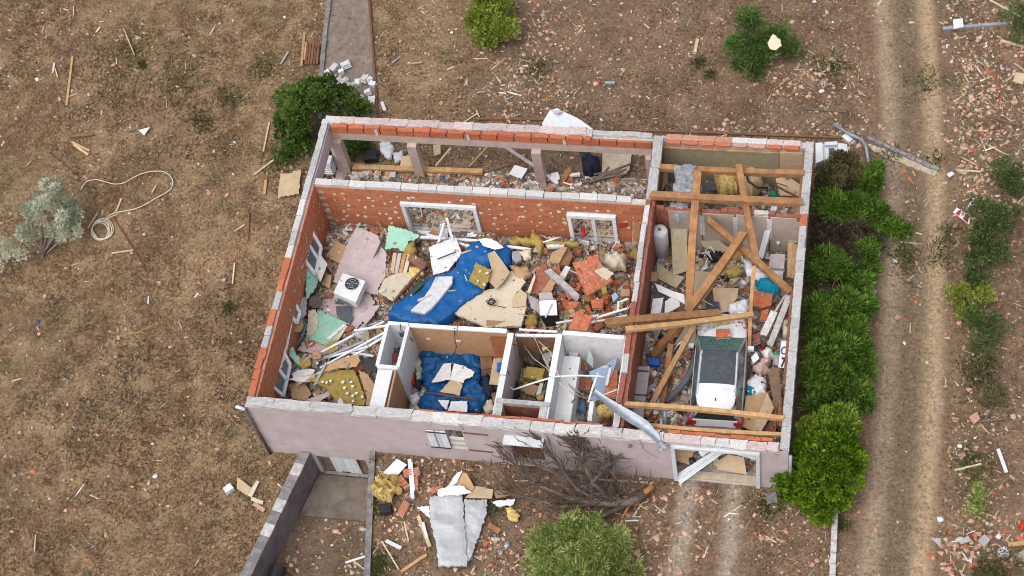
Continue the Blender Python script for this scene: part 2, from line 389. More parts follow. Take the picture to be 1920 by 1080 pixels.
def ground_material():
    m = bpy.data.materials.new('dry_ground'); t, b = nt(m)
    g = N(t, 'ShaderNodeNewGeometry'); pos = g.outputs['Position']
    def noise(scale, detail=4, rough=.6, vec=None, dist=0):
        n = N(t, 'ShaderNodeTexNoise', i_Scale=scale, i_Detail=float(detail), i_Roughness=rough, i_Distortion=dist); t.links.new(vec or pos, n.inputs['Vector']); return n.outputs[0]
    def rmp(s, stops): r = ramp(t, stops); t.links.new(s, r.inputs[0]); return r.outputs[0]
    def math_(op, a, c=None, cl=False):
        n = N(t, 'ShaderNodeMath', operation=op); n.use_clamp = cl
        for i, v in enumerate((a, c)):
            if v is None: continue
            if isinstance(v, (int, float)): n.inputs[i].default_value = v
            else: t.links.new(v, n.inputs[i])
        return n.outputs[0]
    big = noise(.16, 5, .6, dist=.6); mid = noise(.9, 6, .65); fine = noise(9, 5, .75); vf = noise(34, 3, .7); grn = noise(.33, 6, .7)
    base = rmp(big, [(.30, (.138, .084, .053)), (.42, (.188, .120, .070)), (.50, (.242, .160, .092)), (.58, (.202, .134, .075)), (.68, (.155, .096, .060))])
    base = mixc(t, rmp(mid, [(.35, (0, 0, 0)), (.75, (.75, .75, .75))]), base, (.30, .215, .128))
    base = mixc(t, rmp(noise(.6, 6, .7, dist=.5), [(.52, (0, 0, 0)), (.70, (.5, .5, .5))]), base, (.135, .092, .068))
    base = mixc(t, rmp(grn, [(.54, (0, 0, 0)), (.70, (.6, .6, .6))]), base, (.125, .120, .058))
    # the yard behind and beside the house: browner, barer earth
    sx = N(t, 'ShaderNodeSeparateXYZ'); t.links.new(pos, sx.inputs[0]); X, Y = sx.outputs[0], sx.outputs[1]
    wob = math_('MULTIPLY', math_('SUBTRACT', noise(.5, 4), .5), 3.0)
    yard = math_('MULTIPLY', math_('ADD', math_('SUBTRACT', X, 3.0), wob), .5, True)
    earth = rmp(mid, [(.3, (.124, .080, .056)), (.5, (.172, .115, .080)), (.7, (.226, .156, .107))])
    base = mixc(t, math_('MULTIPLY', yard, .8), base, earth)
    def band(poly, w, soft, nsc=1.3, namp=.35):
        y2 = math_('MULTIPLY', math_('MULTIPLY', Y, Y), float(poly[0])); y1 = math_('MULTIPLY', Y, float(poly[1]))
        f = math_('ADD', math_('ADD', y2, y1), float(poly[2]))
        dd = math_('ABSOLUTE', math_('SUBTRACT', X, f))
        dd = math_('ADD', dd, math_('MULTIPLY', math_('SUBTRACT', noise(nsc, 5), .5), namp))
        dd = math_('ADD', dd, math_('MULTIPLY', math_('SUBTRACT', fine, .5), .35))
        n = N(t, 'ShaderNodeMapRange', interpolation_type='SMOOTHSTEP', i_1=w + soft, i_2=w - soft, i_3=0.0, i_4=1.0); t.links.new(dd, n.inputs[0]); return n.outputs[0]
    base = mixc(t, math_('MULTIPLY', band(RUT1, .33, .26, 1.3, .45), .85), base, (.315, .238, .168))
    base = mixc(t, math_('MULTIPLY', band(RUT2, .34, .22, 1.3, .45), .9), base, (.375, .275, .172))
    base = mixc(t, math_('MULTIPLY', band((RUT1 + RUT2) / 2, .55, .4, .8, .9), .6), base, (.15, .118, .078))
    base = mixc(t, math_('MULTIPLY', band(RUT2 + np.array([0, 0, 1.35]), .25, .45, .6, 2.2), .35), base, (.10, .105, .042))
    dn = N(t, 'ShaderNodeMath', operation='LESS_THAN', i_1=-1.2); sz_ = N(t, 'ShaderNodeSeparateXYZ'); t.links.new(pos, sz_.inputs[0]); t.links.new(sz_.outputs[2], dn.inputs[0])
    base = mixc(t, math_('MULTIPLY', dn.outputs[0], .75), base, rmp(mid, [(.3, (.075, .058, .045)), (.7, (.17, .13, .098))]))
    mn = N(t, 'ShaderNodeMath', operation='LESS_THAN', i_1=0.0); t.links.new(Y, mn.inputs[0])
    base = mixc(t, math_('MULTIPLY', math_('MULTIPLY', band(DRV1, .25, .24, 1.6, .5), .6), mn.outputs[0]), base, (.40, .345, .285))
    base = mixc(t, math_('MULTIPLY', math_('MULTIPLY', band(DRV2, .25, .24, 1.6, .5), .6), mn.outputs[0]), base, (.40, .345, .285))
    sp = rmp(fine, [(.28, (.35, .35, .35)), (.5, (1, 1, 1)), (.75, (1.5, 1.45, 1.4))])
    clp = rmp(noise(2.6, 6, .75), [(.32, (.74, .72, .70)), (.5, (1, 1, 1)), (.68, (1.2, 1.18, 1.15))]); base = mixc(t, .9, base, clp, 'MULTIPLY')
    base = mixc(t, 1.0, base, sp, 'MULTIPLY')
    sp2 = rmp(vf, [(.3, (.55, .55, .55)), (.5, (1, 1, 1)), (.72, (1.45, 1.42, 1.38))])
    base = mixc(t, .95, base, sp2, 'MULTIPLY')
    t.links.new(base, b.inputs['Base Color']); b.inputs['Roughness'].default_value = .95; b.inputs['Specular IOR Level'].default_value = .1
    bp = N(t, 'ShaderNodeBump', i_Strength=.55, i_Distance=.06); t.links.new(fine, bp.inputs['Height']); t.links.new(bp.outputs[0], b.inputs['Normal'])
    return m
GROUND = ground_material()
def gridsheet(name, xs, ys, zf, m, keep=None, kind='structure', smooth=True, parent=None):
    xs = np.array(xs); ys = np.array(ys); nx, ny = len(xs), len(ys)
    co = np.array([(x, y, zf(x, y)) for y in ys for x in xs])
    F = []
    for j in range(ny - 1):
        for i in range(nx - 1):
            if keep and not keep((xs[i] + xs[i + 1]) / 2, (ys[j] + ys[j + 1]) / 2): continue
            F.append((j * nx + i, j * nx + i + 1, (j + 1) * nx + i + 1, (j + 1) * nx + i))
    o = npmesh(name, co, np.array(F), 4, m, parent, kind=kind)
    if smooth: o.data.polygons.foreach_set('use_smooth', [True] * len(o.data.polygons))
    return o
def gzn(x, y):
    far = 1 if -24 < x < 32 and -12 < y < 30 else 0
    n = fbm(Vector((x, y, 0)), .8, 3) * .035 + fbm(Vector((x, y, 5)), 3.5, 2) * .018
    return gz(x, y) + (n * far if not in_ramp(x, y) else n * .4)
xs = [-200, -100, -50, -32] + list(np.arange(-24, -1, .25)) + list(np.arange(-1, 5.2, .1)) + list(np.arange(5.25, 32, .25)) + [40, 60, 110, 220]
ys = [-200, -90, -40, -20] + list(np.arange(-12, -6.6, .25)) + list(np.arange(-6.5, .3, .1)) + list(np.arange(.4, 30, .25)) + [36, 55, 100, 220]
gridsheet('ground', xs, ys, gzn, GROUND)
def ribbon(name, pa, w, y0, y1, m, lift):
    n = 60; mb = MB(); L = []
    for i in range(n + 1):
        y = y0 + (y1 - y0) * i / n; xc = float(np.polyval(pa, y)); L.append((xc, y))
    k = 5; vs_ = []
    for xc, y in L:
        for j in range(k): x = xc - w / 2 + w * j / (k - 1); vs_.append(Vector((x, y, gzn(x, y) + lift)))
    f = [(i * k + j, i * k + j + 1, (i + 1) * k + j + 1, (i + 1) * k + j) for i in range(n) for j in range(k - 1)]
    return mk(name, vs_, f, m, kind='structure', smooth=True)
PC = (RUT1 + RUT2) / 2
ribbon('dirt_track', PC, 3.3, -12, 30, GROUND, .022)
ribbon('driveway', (DRV1 + DRV2) / 2, 3.0, -9, -.25, GROUND, .02)
# gravel path behind the house, between two low kerbs
GRAVEL = mat('gravel_path', (.235, .185, .145), var=.35, scale=3, dirt=.6, dirtcol=(.17, .12, .08), bump=.5, fine=22)
n = 50; vs_ = []; f = []
for i in range(n + 1):
    y = 13.6 + (24 - 13.6) * i / n; a = float(np.polyval(PTHL, y)); c = float(np.polyval(PTHR, y))
    for j in range(5):
        x = a + (c - a) * j / 4; vs_.append(Vector((x, y, gzn(x, y) + .03)))
    if i < n: f += [(i * 5 + j, i * 5 + j + 1, (i + 1) * 5 + j + 1, (i + 1) * 5 + j) for j in range(4)]
mk('gravel_path', vs_, f, GRAVEL, kind='structure', smooth=True)
for poly, m, lab, w in ((PTHL, CONCD, 'grey concrete kerb on the left edge of the gravel path', .2), (PTHR, RUST, 'thin brown kerb on the right edge of the gravel path', .09)):
    mb = MB()
    for i in range(26):
        y = 13.7 + i * .4; mb.bar((float(np.polyval(poly, y)), y, .04), (float(np.polyval(poly, y + .385)), y + .385, .04), w * R.uniform(.8, 1.1), .18)
    mb.build('path_kerb', m, None, lab, 'kerb')
# sky is the World; ramp floor
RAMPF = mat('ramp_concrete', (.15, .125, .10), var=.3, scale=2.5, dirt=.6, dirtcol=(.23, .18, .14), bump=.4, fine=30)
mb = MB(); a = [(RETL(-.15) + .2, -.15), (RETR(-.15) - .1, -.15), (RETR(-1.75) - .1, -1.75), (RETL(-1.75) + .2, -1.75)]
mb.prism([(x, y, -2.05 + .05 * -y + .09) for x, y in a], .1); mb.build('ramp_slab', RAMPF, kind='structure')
# retaining wall (left of ramp) and ramp side kerb
rw = empty('retaining_wall', (1.1, -1, -2), 'dark stained retaining wall with pale worn top left of the basement ramp', 'wall')
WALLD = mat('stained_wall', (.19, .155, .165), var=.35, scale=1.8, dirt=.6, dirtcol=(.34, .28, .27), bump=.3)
mb = MB(); y0, y1 = -.02, -7.5
def rwp(y, dx, z): return Vector((RETL(y) + dx, y, z))
mb.add([rwp(y0, -.17, -2.6), rwp(y0, .17, -2.6), rwp(y1, .17, -2.6), rwp(y1, -.17, -2.6), rwp(y0, -.17, -.52), rwp(y0, .17, -.52), rwp(y1, -.17 + .34, -.40), rwp(y1, -.17, -.40)],
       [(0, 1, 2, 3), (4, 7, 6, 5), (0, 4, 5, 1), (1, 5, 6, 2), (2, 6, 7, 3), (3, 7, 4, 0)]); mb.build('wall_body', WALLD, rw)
for i in range(16):
    ya = y0 - i * .46; yb = ya - .45; z = -.52 + .12 * i / 16
    MB().bar(rwp(ya, 0, z + .035), rwp(yb, 0, z + .035), .36, .07 + R.uniform(0, .012)).build('coping_slab', CONC if R.random() < .5 else CONCD, rw)
mb = MB()
for i in range(17):
    y = -.02 - i * .42
    mb.bar((RETR(y), y, -1.0), (RETR(y - .415), y - .415, -1.0), .2, 2.2 + R.uniform(-.04, .05))
mb.build('ramp_kerb', CONCD, None, 'low mossy concrete kerb wall on the right side of the basement ramp', 'kerb')

# ================================================================== HOUSE
H = 2.85
HX0, HX1, HY0, HY1 = -.02, 17.55, 0.0, 11.82
house = empty('ruined_house', (8.8, 6, 0), 'roofless pink rendered house with bare brick walls open to the sky', 'house')
mb = MB().box((8.77, 5.9, -.02), (17.4, 11.7, .18)); mb.build('floor_slab', CONC, house)
# --- front wall
FY = .15
fw = gridwall('front_wall', PINKW, (HX0, FY), (HX1, FY), -2.3, 2.7, .3, house,
              [(6.6, 7.17, .82, 2.2), (8.68, 9.74, .02, 2.02), (10.74, 11.18, 1.4, 2.15), (13.95, 16.6, .06, 2.45), (1.55, 3.3, -2.1, -.75)])
def brickrun(wall, axis, s0, s1, c, z, w, h, chooser, name='coping_block', L=(.45, .7), gap=.015, kind='block', jit=.02):
    s = s0
    while s < s1 - .1:
        l = min(R.uniform(*L), s1 - s); m = chooser(s)
        nm = 'brick' if m in (TERRA, TERRAD) else name
        hh = h * R.uniform(.8, 1.12)
        loc = (s + l / 2, c + R.uniform(-jit, jit), z + hh / 2) if axis == 'x' else (c + R.uniform(-jit, jit), s + l / 2, z + hh / 2)
        sz = (l - gap, w * R.uniform(.93, 1.05), hh) if axis == 'x' else (w * R.uniform(.93, 1.05), l - gap, hh)
        if m is not None: bit(nm, kind, m, R.randrange(6), loc, sz, (R.uniform(-.02, .02), R.uniform(-.02, .02), R.uniform(-.02, .02)), wall)
        s += l
brickrun(fw, 'x', HX0, 5.6, FY - .02, 2.7, .34, .14, lambda s: CONC, L=(.8, 1.5), jit=.01)
brickrun(fw, 'x', 5.6, 13.7, FY - .05, 2.7, .34, .16, lambda s: MORTARW if R.random() < .8 else MORTAR, L=(.5, 1.0))
brickrun(fw, 'x', 13.7, HX1 - .3, FY - .08, 2.7, .3, .15, lambda s: MORTARW if R.random() < .6 else PINKM, L=(.4, .62))
brickrun(fw, 'x', 5.7, 13.6, FY + .2, 2.62, .08, .16, lambda s: TERRA if R.random() < .6 else None, L=(.5, .9))
brickrun(fw, 'x', 13.8, HX1 - .5, FY + .17, 2.64, .12, .17, lambda s: TERRA if R.random() < .85 else None, L=(.4, .6))
# --- left wall : render outside, bricks inside
lw = gridwall('left_wall', PINKW, (HX0 + .13, .3), (HX0 + .13, 11.7), -.9, 2.72, .26, house, [(8.95, 11.0, .1, 2.0)])
def leftcap(s):
    v = mnoise.noise(Vector((s * .9, 7.7, 0))) + R.uniform(-.12, .12)
    return TERRA if (v > .08 and s < 8.4) else (CONC if R.random() < .8 else MORTARW)
brickrun(lw, 'y', .3, 11.7, HX0 + .10, 2.72, .22, .12, leftcap, L=(.35, .75))
mb = MB()
for r in range(13):
    z = 2.66 - r * .21; s = .32 + (r % 2) * .25
    while s < 8.7:
        l = .5; mb.box((HX0 + .285, s + l / 2, z), (.05, l - .02, .195)); s += l
mb.build('brick_course', BRICKW, lw, kind='stuff')
# --- back wall of porch : beam on posts, brick course, mortar
bw = empty('porch_back_wall', (6, HY1, 0), parent=house)
MB().box((6.05, HY1 - .19, 2.17), (12.0, .36, .40)).build('plaster_beam', BEIGER, bw)
mb = MB().box((6.05, HY1 - .19, 2.56), (12.0, .22, .34)); mb.build('mortar_bed', MORTAR, bw)
s = .3
while s < 11.7:
    bit('brick', 'brick', TERRA, 0, (s + .29, HY1 - .31, 2.55), (.575, .16, .34), (0, 0, 0), bw); s += .62 if R.random() < .9 else .60
brickrun(bw, 'x', .1, 9.9, HY1 - .13, 2.76, .3, .12, lambda s: PINKM if R.random() < .75 else MORTAR, L=(.5, .7), gap=.004)
brickrun(bw, 'x', .35, 9.9, HY1 - .35, 2.74, .16, .08, lambda s: TERRA, L=(.6, .63), gap=.09, name='brick')
brickrun(bw, 'x', 9.9, 12.0, HY1 - .12, 2.75, .2, .08, lambda s: CONC, L=(.6, 1.0))
for x, t in ((.37, 0), (3.22, 0), (7.82, 0), (11.85, 0)):
    MB().box((x, HY1 - .42, 1.0), (.34 if x < 11 else .2, .30, 1.96)).build('porch_post', BEIGER, bw)
MB().box((7.4, 9.55, .06), (9.2, .85, .12)).build('porch_step', SAND, bw)
for x in (2.0, 5.4, 8.9): MB().box((x, HY1 - .27, 2.55), (.1, .3, .34)).build('rafter_stub', MORTAR, bw)
# --- middle wall (white blocks on top, bare bricks below)
MY = 8.95
mw = gridwall('middle_wall', MORTAR, (HX0 + .3, MY), (12.1, MY), 0, 2.7, .22, house, [(3.38 - .28, 6.02 - .28, .05, 2.03), (9.36 - .28, 10.98 - .28, .05, 1.92)])
brickrun(mw, 'x', .3, 11.6, MY, 2.7, .26, .15, lambda s: MORTARW, L=(.62, .66), gap=.02, kind='brick', jit=.006)
nb = 0
for r in range(12):
    z = 2.6 - r * .205; s = .3 + (r % 2) * .25
    while s < 12.0:
        l = .5 if s > .31 or r % 2 == 0 else .5
        x0, x1 = s, min(s + l, 12.05)
        seg = [(x0, x1)]
        for wx0, wx1, wz in ((3.3, 6.1, 2.15), (9.28, 11.04, 2.06)):
            if z < wz: seg = [q for a, b_ in seg for q in ((a, min(b_, wx0)), (max(a, wx1), b_)) if q[1] - q[0] > .06]
        for a, b_ in seg:
            bit('brick', 'brick', BRICKW, 0, ((a + b_) / 2, MY - .125, z), (b_ - a - .009, .05, .184), (0, 0, 0), mw); nb += 1
        s += l
DAB = mat('adhesive_dab', (.58, .47, .27), var=.3, scale=8, dirt=.4, bump=.4)
DABW = mat('white_adhesive_dab', (.66, .62, .56), var=.2, scale=8, dirt=.4, bump=.4)
for r in range(6):
    z = 2.3 - r * .33
    for i in range(27):
        x = .55 + i * .43 + R.uniform(-.15, .15); zz = z + R.uniform(-.1, .1)
        if (3.2 < x < 6.2 and zz < 2.2) or (9.2 < x < 11.2 and zz < 2.1) or x > 11.9 or R.random() < .2: continue
        d = R.uniform(.07, .21)
        bit('adhesive_dab', 'lump', DAB if R.random() < .6 else DABW, R.randrange(6), (x, MY - .16, zz), (d, .04, d * R.uniform(.8, 1.2)), (R.uniform(-.2, .2), R.uniform(0, 3), 0), mw)
for k in range(60):      # dabs left on the left wall
    d = R.uniform(.06, .12); bit('adhesive_dab', 'lump', DAB if R.random() < .6 else DABW, R.randrange(6), (HX0 + .32, R.uniform(4, 8.7), R.uniform(.8, 2.4)), (.03, d, d), (0, 0, 0), lw)
# --- dividing wall between house and garage
dw = gridwall('dividing_wall', TERRAD, (12.24, .3), (12.24, 11.6), 0, 2.7, .24, house)
brickrun(dw, 'y', 9.1, 11.7, 12.26, 2.7, .34, .18, lambda s: CONC, L=(1.2, 1.4), jit=.0, gap=.0)
brickrun(dw, 'y', .3, 9.0, 12.18, 2.7, .17, .13, lambda s: CONC if R.random() < .4 else (MORTARW if R.random() < .55 else TERRAD), L=(.3, .9))
brickrun(dw, 'y', .4, 9.0, 12.35, 2.62, .10, .1, lambda s: TERRAD if R.random() < .8 else None, L=(.45, .6), name='brick')
mb = MB()
for r in range(13):
    z = 2.55 - r * .205; s = .32 + (r % 2) * .25
    while s < 8.6:
        mb.box((12.375, s + .25, z), (.04, .48, .187)); s += .5
mb.build('brick_course', TERRAD, dw, kind='stuff')
# --- right wall
rwl = gridwall('right_wall', PINKW, (17.42, .02), (17.42, 11.8), 0, 2.7, .24, house)
s = .05
while s < 11.75:
    l = R.uniform(.38, .5)
    red = 7.3 < s < 8.4
    bit('coping_block' if not red else 'brick', 'block', TERRA if red and R.random() < .7 else CONC, R.randrange(6), (17.43, s + l / 2, 2.75), (.27 if not red else .22, l - .006, .13), (0, 0, R.uniform(-.02, .02)), rwl); s += l
for a, b_ in ((2.3, 5.8), (8.6, 11.4)): MB().box((17.25, (a + b_) / 2, 2.68), (.09, b_ - a, .2)).build('rusty_batten', RUST if a < 5 else WOODD, rwl)
mb = MB()
for r in range(13):
    for i in range(16): mb.box((17.285, .6 + i * .5, 2.5 - r * .205), (.03, .48, .187))
mb.build('brick_course', TERRAD, rwl, kind='stuff')
# --- back wall of the garage store : foam boards inside, tiles on top
gb = gridwall('garage_back_wall', PINKW, (12.36, 11.68), (17.3, 11.68), 0, 2.7, .24, house)
s = 12.5
while s < 17.0:
    l = R.uniform(.5, .62)
    bit('roof_tile', 'block', TERRA if R.random() < .5 else TILEP, R.randrange(6), (s + l / 2, 11.53, 2.72), (l - R.uniform(.08, .16), .17, .10), (.12, 0, R.uniform(-.03, .03)), gb)
    bit('coping_block', 'block', TILEP if R.random() < .35 else R.choice([MORTARW, PINKM, PINKM]), R.randrange(6), (s + l / 2, 11.70, 2.74), (l - .01, .22, .10), (0, 0, 0), gb); s += l
MB().box((14.4, 11.53, 1.4), (4.0, .04, 2.0)).build('foam_board', OSB, gb)
MB().box((14.4, 11.50, 2.42), (4.05, .06, .07)).build('top_batten', WOODL, gb)
MB().box((16.85, 11.5, 1.45), (.85, .06, 2.1)).build('foam_board', CARDL, gb)
# --- wall between store and garage (plasterboard, broken top)
PLB = mat('tan_plasterboard', (.47, .39, .33), var=.12, scale=3, dirt=.35, dirtcol=(.38, .30, .25), bump=.1)
gc = gridwall('garage_cross_wall', TERRAD, (12.36, 8.95), (17.28, 8.95), 0, 2.4, .14, house)
brickrun(gc, 'x', 12.4, 17.2, 8.96, 2.4, .16, .1, lambda s: TERRAD if R.random() < .5 else (MORTAR if R.random() < .3 else None), L=(.2, .5))
for i, x in enumerate((12.9, 14.05, 15.2, 16.35)):
    MB().box((x + .5, 8.86, 1.2), (1.1, .03, 2.39 - (i % 2) * .07)).build('plasterboard', PLB, gc)
    if i: MB().box((x - .06, 8.838, 1.65), (.17, .012, 1.2)).build('filler_strip', WHITEP, gc)
# --- inner partitions
pt = empty('inner_partitions', (8, 2, 0), parent=house)
def part_wall(a, b_, m, th=.12, top=2.5, capw=.15):
    gridwall('partition', m, a, b_, .05, top - .03, th, pt)
    n = max(1, int((Vector(b_) - Vector(a)).length / 1.2))
    for i in range(n):
        p = Vector((*a, top)).lerp(Vector((*b_, top)), i / n); q = Vector((*a, top)).lerp(Vector((*b_, top)), (i + .97) / n)
        MB().bar(p + Vector((0, 0, R.uniform(-.02, .02))), q + Vector((0, 0, R.uniform(-.03, .02))), capw, .06).build('top_rail', WHITE, pt)
part_wall((4.75, 3.58), (8.14, 3.62), ORANGE)
part_wall((8.22, .42), (8.24, 3.6), PINKW, .16, 2.5, .2)
part_wall((9.83, .42), (9.85, 3.7), WHITEP, .16, 2.5, .2)
part_wall((9.95, 3.72), (12.05, 3.72), WHITEP)
part_wall((8.35, 3.62), (9.75, 3.72), WOODD, .08, 2.3, .1)
part_wall((12.08, .4), (12.08, 3.6), WHITEP, .06, 2.55, .1)
# built-in closet (white box open on top) and the white wall in front of it
for a, b_ in (((4.0, 1.95), (4.02, 3.6)), ((4.02, 3.6), (4.75, 3.6)), ((4.7, 1.95), (4.75, 3.55)), ((4.0, 1.95), (4.7, 1.95))): part_wall(a, b_, WHITE, .09, 2.52, .12)
MB().box((4.36, 2.8, .95), (.6, 1.5, .06)).build('closet_shelf', WHITE, pt)
MB().box((4.45, 3.52, 1.9), (.24, .03, .26)).build('closet_niche', DGREY, pt)
gridwall('partition', ORANGE, (4.62, .42), (4.62, 1.9), .05, 2.45, .06, pt)
gridwall('partition', WHITE, (4.26, .42), (4.26, 1.88), .05, 2.42, .5, pt)
# built-in white ledge beside wall C
MB().box((10.2, 2.0, .75), (.55, 2.9, 1.4)).build('white_ledge', WHITE, pt)
# porch alcove at the front door : concrete frame with red brick inside
MB().box((9.05, 1.02, 2.5), (1.75, .16, .16)).build('alcove_lintel', CONC, pt)
for x in (8.3, 9.75): MB().box((x, .66, 2.5), (.24, .54, .16)).build('alcove_lintel', CONC, pt)
MB().box((9.05, .98, 1.25), (1.3, .1, 2.3)).build('alcove_brick', TERRAD, pt)
MB().box((9.05, .62, .9), (1.2, .5, .1)).build('alcove_shelf', PINKW, pt)
# wall switches on the brown wall of the bedroom
for x in (5.3, 6.35): MB().box((x, 3.525, 1.75), (.16, .02, .1)).build('socket_hole', WHITEP, pt)
# --- things in the front wall: window, shutter, door, vents, garage frame
wf = empty('front_window', (6.9, .0, 1.5), parent=house)
MB().box((6.885, .12, .85), (.6, .16, .06)).build('window_sill', WHITE, wf)
for i in range(4): MB().box((6.885, .06 + .0 * i, 1.0 + i * .17), (.55, .03, .15)).build('shutter_slat', WHITE if i % 2 else CREAM, wf)
sh = empty('shutter', (6.2, -.05, 1.5), parent=house)
MB().box((6.22, -.045, 1.5), (.06, .04, 1.25)).build('shutter_bar', STEEL, sh)
for i in range(7): MB().box((5.99 + i * .095, -.04, 1.5), (.088, .035, 1.22)).build('shutter_board', STEELL, sh)
for z in (.95, 2.05): MB().box((6.27, -.07, z), (.68, .02, .045)).build('strap', BLACK, sh)
for z in (.86, 2.12): MB().bar((7.2, -.02, z), (8.0, -.02, z - .02), .03, .05).build('iron_bar', RUST, house)
fd = empty('front_door', (9.2, .1, 0), parent=house)
MB().box((9.2, .26, 1.0), (1.06, .05, 1.96)).build('door_leaf', WOODD, fd)
MB().box((9.2, -.16, 2.16), (1.3, .34, .05)).build('door_canopy', STEELL, house)
bg = empty('barred_window', (10.96, .05, 1.8), parent=house)
MB().box((10.96, .2, 1.78), (.44, .04, .74)).build('pane', GLASSD, bg)
for i in range(4): MB().box((10.80 + i * .105, .03, 1.78), (.02, .02, .74)).build('bar', BLACK, bg)
MB().box((10.96, -.02, 1.36), (.52, .14, .05)).build('window_sill', SAND, bg)
MB().tube([(12.62, -.09, 2.28), (12.62, .1, 2.28)], .06, 10).build('vent_pipe', CONCD, house)
gf = empty('garage_door_frame', (15.3, -.05, 0), parent=house)
for x in (13.98, 16.62): MB().box((x, -.045, 1.25), (.12, .1, 2.4)).build('jamb', STEELL, gf)
MB().box((15.3, -.05, 2.50), (2.75, .1, .13)).build('head_rail', STEELL, gf)
MB().box((15.4, .17, .1), (2.4, .26, .08)).build('threshold', SAND, gf)
# basement door with grey roller shutter half down
bd = empty('basement_door', (2.4, .1, -2), parent=house)
for i in range(12): MB().box((2.02 + i * .0785, .06, -1.40), (.074, .05, 1.25)).build('shutter_slat', STEELL, bd)
MB().box((2.46, .27, -1.45), (1.7, .04, 1.3)).build('dark_opening', BLACK, bd)
MB().box((2.45, -.02, -2.04), (1.75, .12, .12)).build('door_step', CONCD, bd)
MB().box((2.34, .03, -1.95), (.3, .02, .05)).build('slot', BLACK, bd)
# gutter downpipes at the corners
for x, y, lab in ((-.09, -.07, 0), (17.62, -.05, 1)):
    MB().tube([(x, y, 2.55), (x, y, -.9 if not lab else .0)], .055, 8).build('downpipe', DGREY if not lab else STEEL, house, smooth=True)
MB().tube([(-.09, -.07, 2.55), (-.4, -.02, 2.62)], .06, 8).build('gutter_stub', STEELL, house, smooth=True)
# window frames in the middle wall (white PVC, twisted)
def wframe(x0, x1, zb, zt, mull, m=PVC):
    wfm = empty('window_frame', ((x0 + x1) / 2, MY - .16, 1), parent=house); y = MY - .17
    MB().box(((x0 + x1) / 2, y, zt - .07), (x1 - x0, .16, .16)).build('frame_head', m, wfm)
    for x in (x0 + .07, x1 - .07): MB().box((x, y, (zb + zt) / 2 - .07), (.13, .14, zt - zb - .17)).build('frame_jamb', m, wfm)
    for x in mull: MB().box((x, y + .02, (zb + zt) / 2 - .1), (.12, .09, zt - zb - .25)).build('mullion', m, wfm)
    MB().box(((x0 + x1) / 2, y, zb + .06), (x1 - x0, .12, .1)).build('frame_sill', m, wfm)
wframe(3.32, 6.08, .1, 2.08, ()); wframe(9.3, 11.02, .1, 1.97, (10.2,))
# ================================================================== RUBBLE UNDER EVERYTHING
def rubmat():
    m = bpy.data.materials.new('rubble'); t, b = nt(m)
    g = N(t, 'ShaderNodeNewGeometry')
    nz = N(t, 'ShaderNodeTexNoise', i_Scale=3.0, i_Detail=4.0); t.links.new(g.outputs['Position'], nz.inputs['Vector'])
    mx = N(t, 'ShaderNodeMix'); mx.data_type = 'VECTOR'; mx.inputs[0].default_value = .12
    t.links.new(g.outputs['Position'], mx.inputs[4]); t.links.new(nz.outputs['Color'], mx.inputs[5])
    pal = [(.12, (.11, .085, .065)), (.28, (.20, .155, .12)), (.40, (.32, .27, .22)), (.52, (.13, .105, .09)), (.60, (.28, .13, .08)), (.66, (.26, .20, .09)), (.72, (.46, .44, .41)), (.84, (.22, .185, .165)), (.93, (.35, .29, .265)), (1, (.08, .068, .06))]
    def vor(s):
        v = N(t, 'ShaderNodeTexVoronoi', i_Scale=s); t.links.new(mx.outputs[1], v.inputs['Vector'])
        sp = N(t, 'ShaderNodeSeparateColor'); t.links.new(v.outputs['Color'], sp.inputs[0])
        r = ramp(t, [(0, (.14, .1, .08))] + pal, 'CONSTANT'); t.links.new(sp.outputs[0], r.inputs[0]); return r.outputs[0]
    n2 = N(t, 'ShaderNodeTexNoise', i_Scale=1.4, i_Detail=4.0); t.links.new(g.outputs['Position'], n2.inputs['Vector'])
    st = ramp(t, [(.45, (0, 0, 0)), (.55, (1, 1, 1))]); t.links.new(n2.outputs[0], st.inputs[0])
    c = mixc(t, st.outputs[0], vor(9), vor(4.5))
    t.links.new(c, b.inputs['Base Color']); b.inputs['Roughness'].default_value = .9; return m
RUB = rubmat()
CARBOX = (14.2, 16.25, .9, 6.0)
def rubz(x, y, base=.3, amp=.22):
    v = base + amp * fbm(Vector((x, y, 2)), .9, 2) + .09 * fbm(Vector((x, y, 7)), 4.5, 2)
    if CARBOX[0] < x < CARBOX[1] and CARBOX[2] < y < CARBOX[3]: v = .12 + .03 * fbm(Vector((x, y, 7)), 4.5, 2)
    return max(.1, v)
ROOMS = dict(living=(.3, 11.95, 3.95, 8.8, .38, .28), west=(.3, 3.9, .35, 3.95, .35, .25), bedroom=(4.75, 8.1, .35, 3.5, .3, .2), hall=(8.35, 9.7, 1.1, 3.55, .3, .2),
             bath=(10.0, 12.0, .35, 3.65, .3, .25), garage=(12.4, 17.25, .35, 8.85, .3, .25), store=(12.4, 17.25, 9.05, 11.5, .45, .25), porch=(.3, 12.0, 9.1, 11.7, .12, .08))
def roomz(x, y):
    for n_, (a, b_, c, d, base, amp) in ROOMS.items():
        if a <= x <= b_ and c <= y <= d: return rubz(x, y, base, amp)
    return gz(x, y)
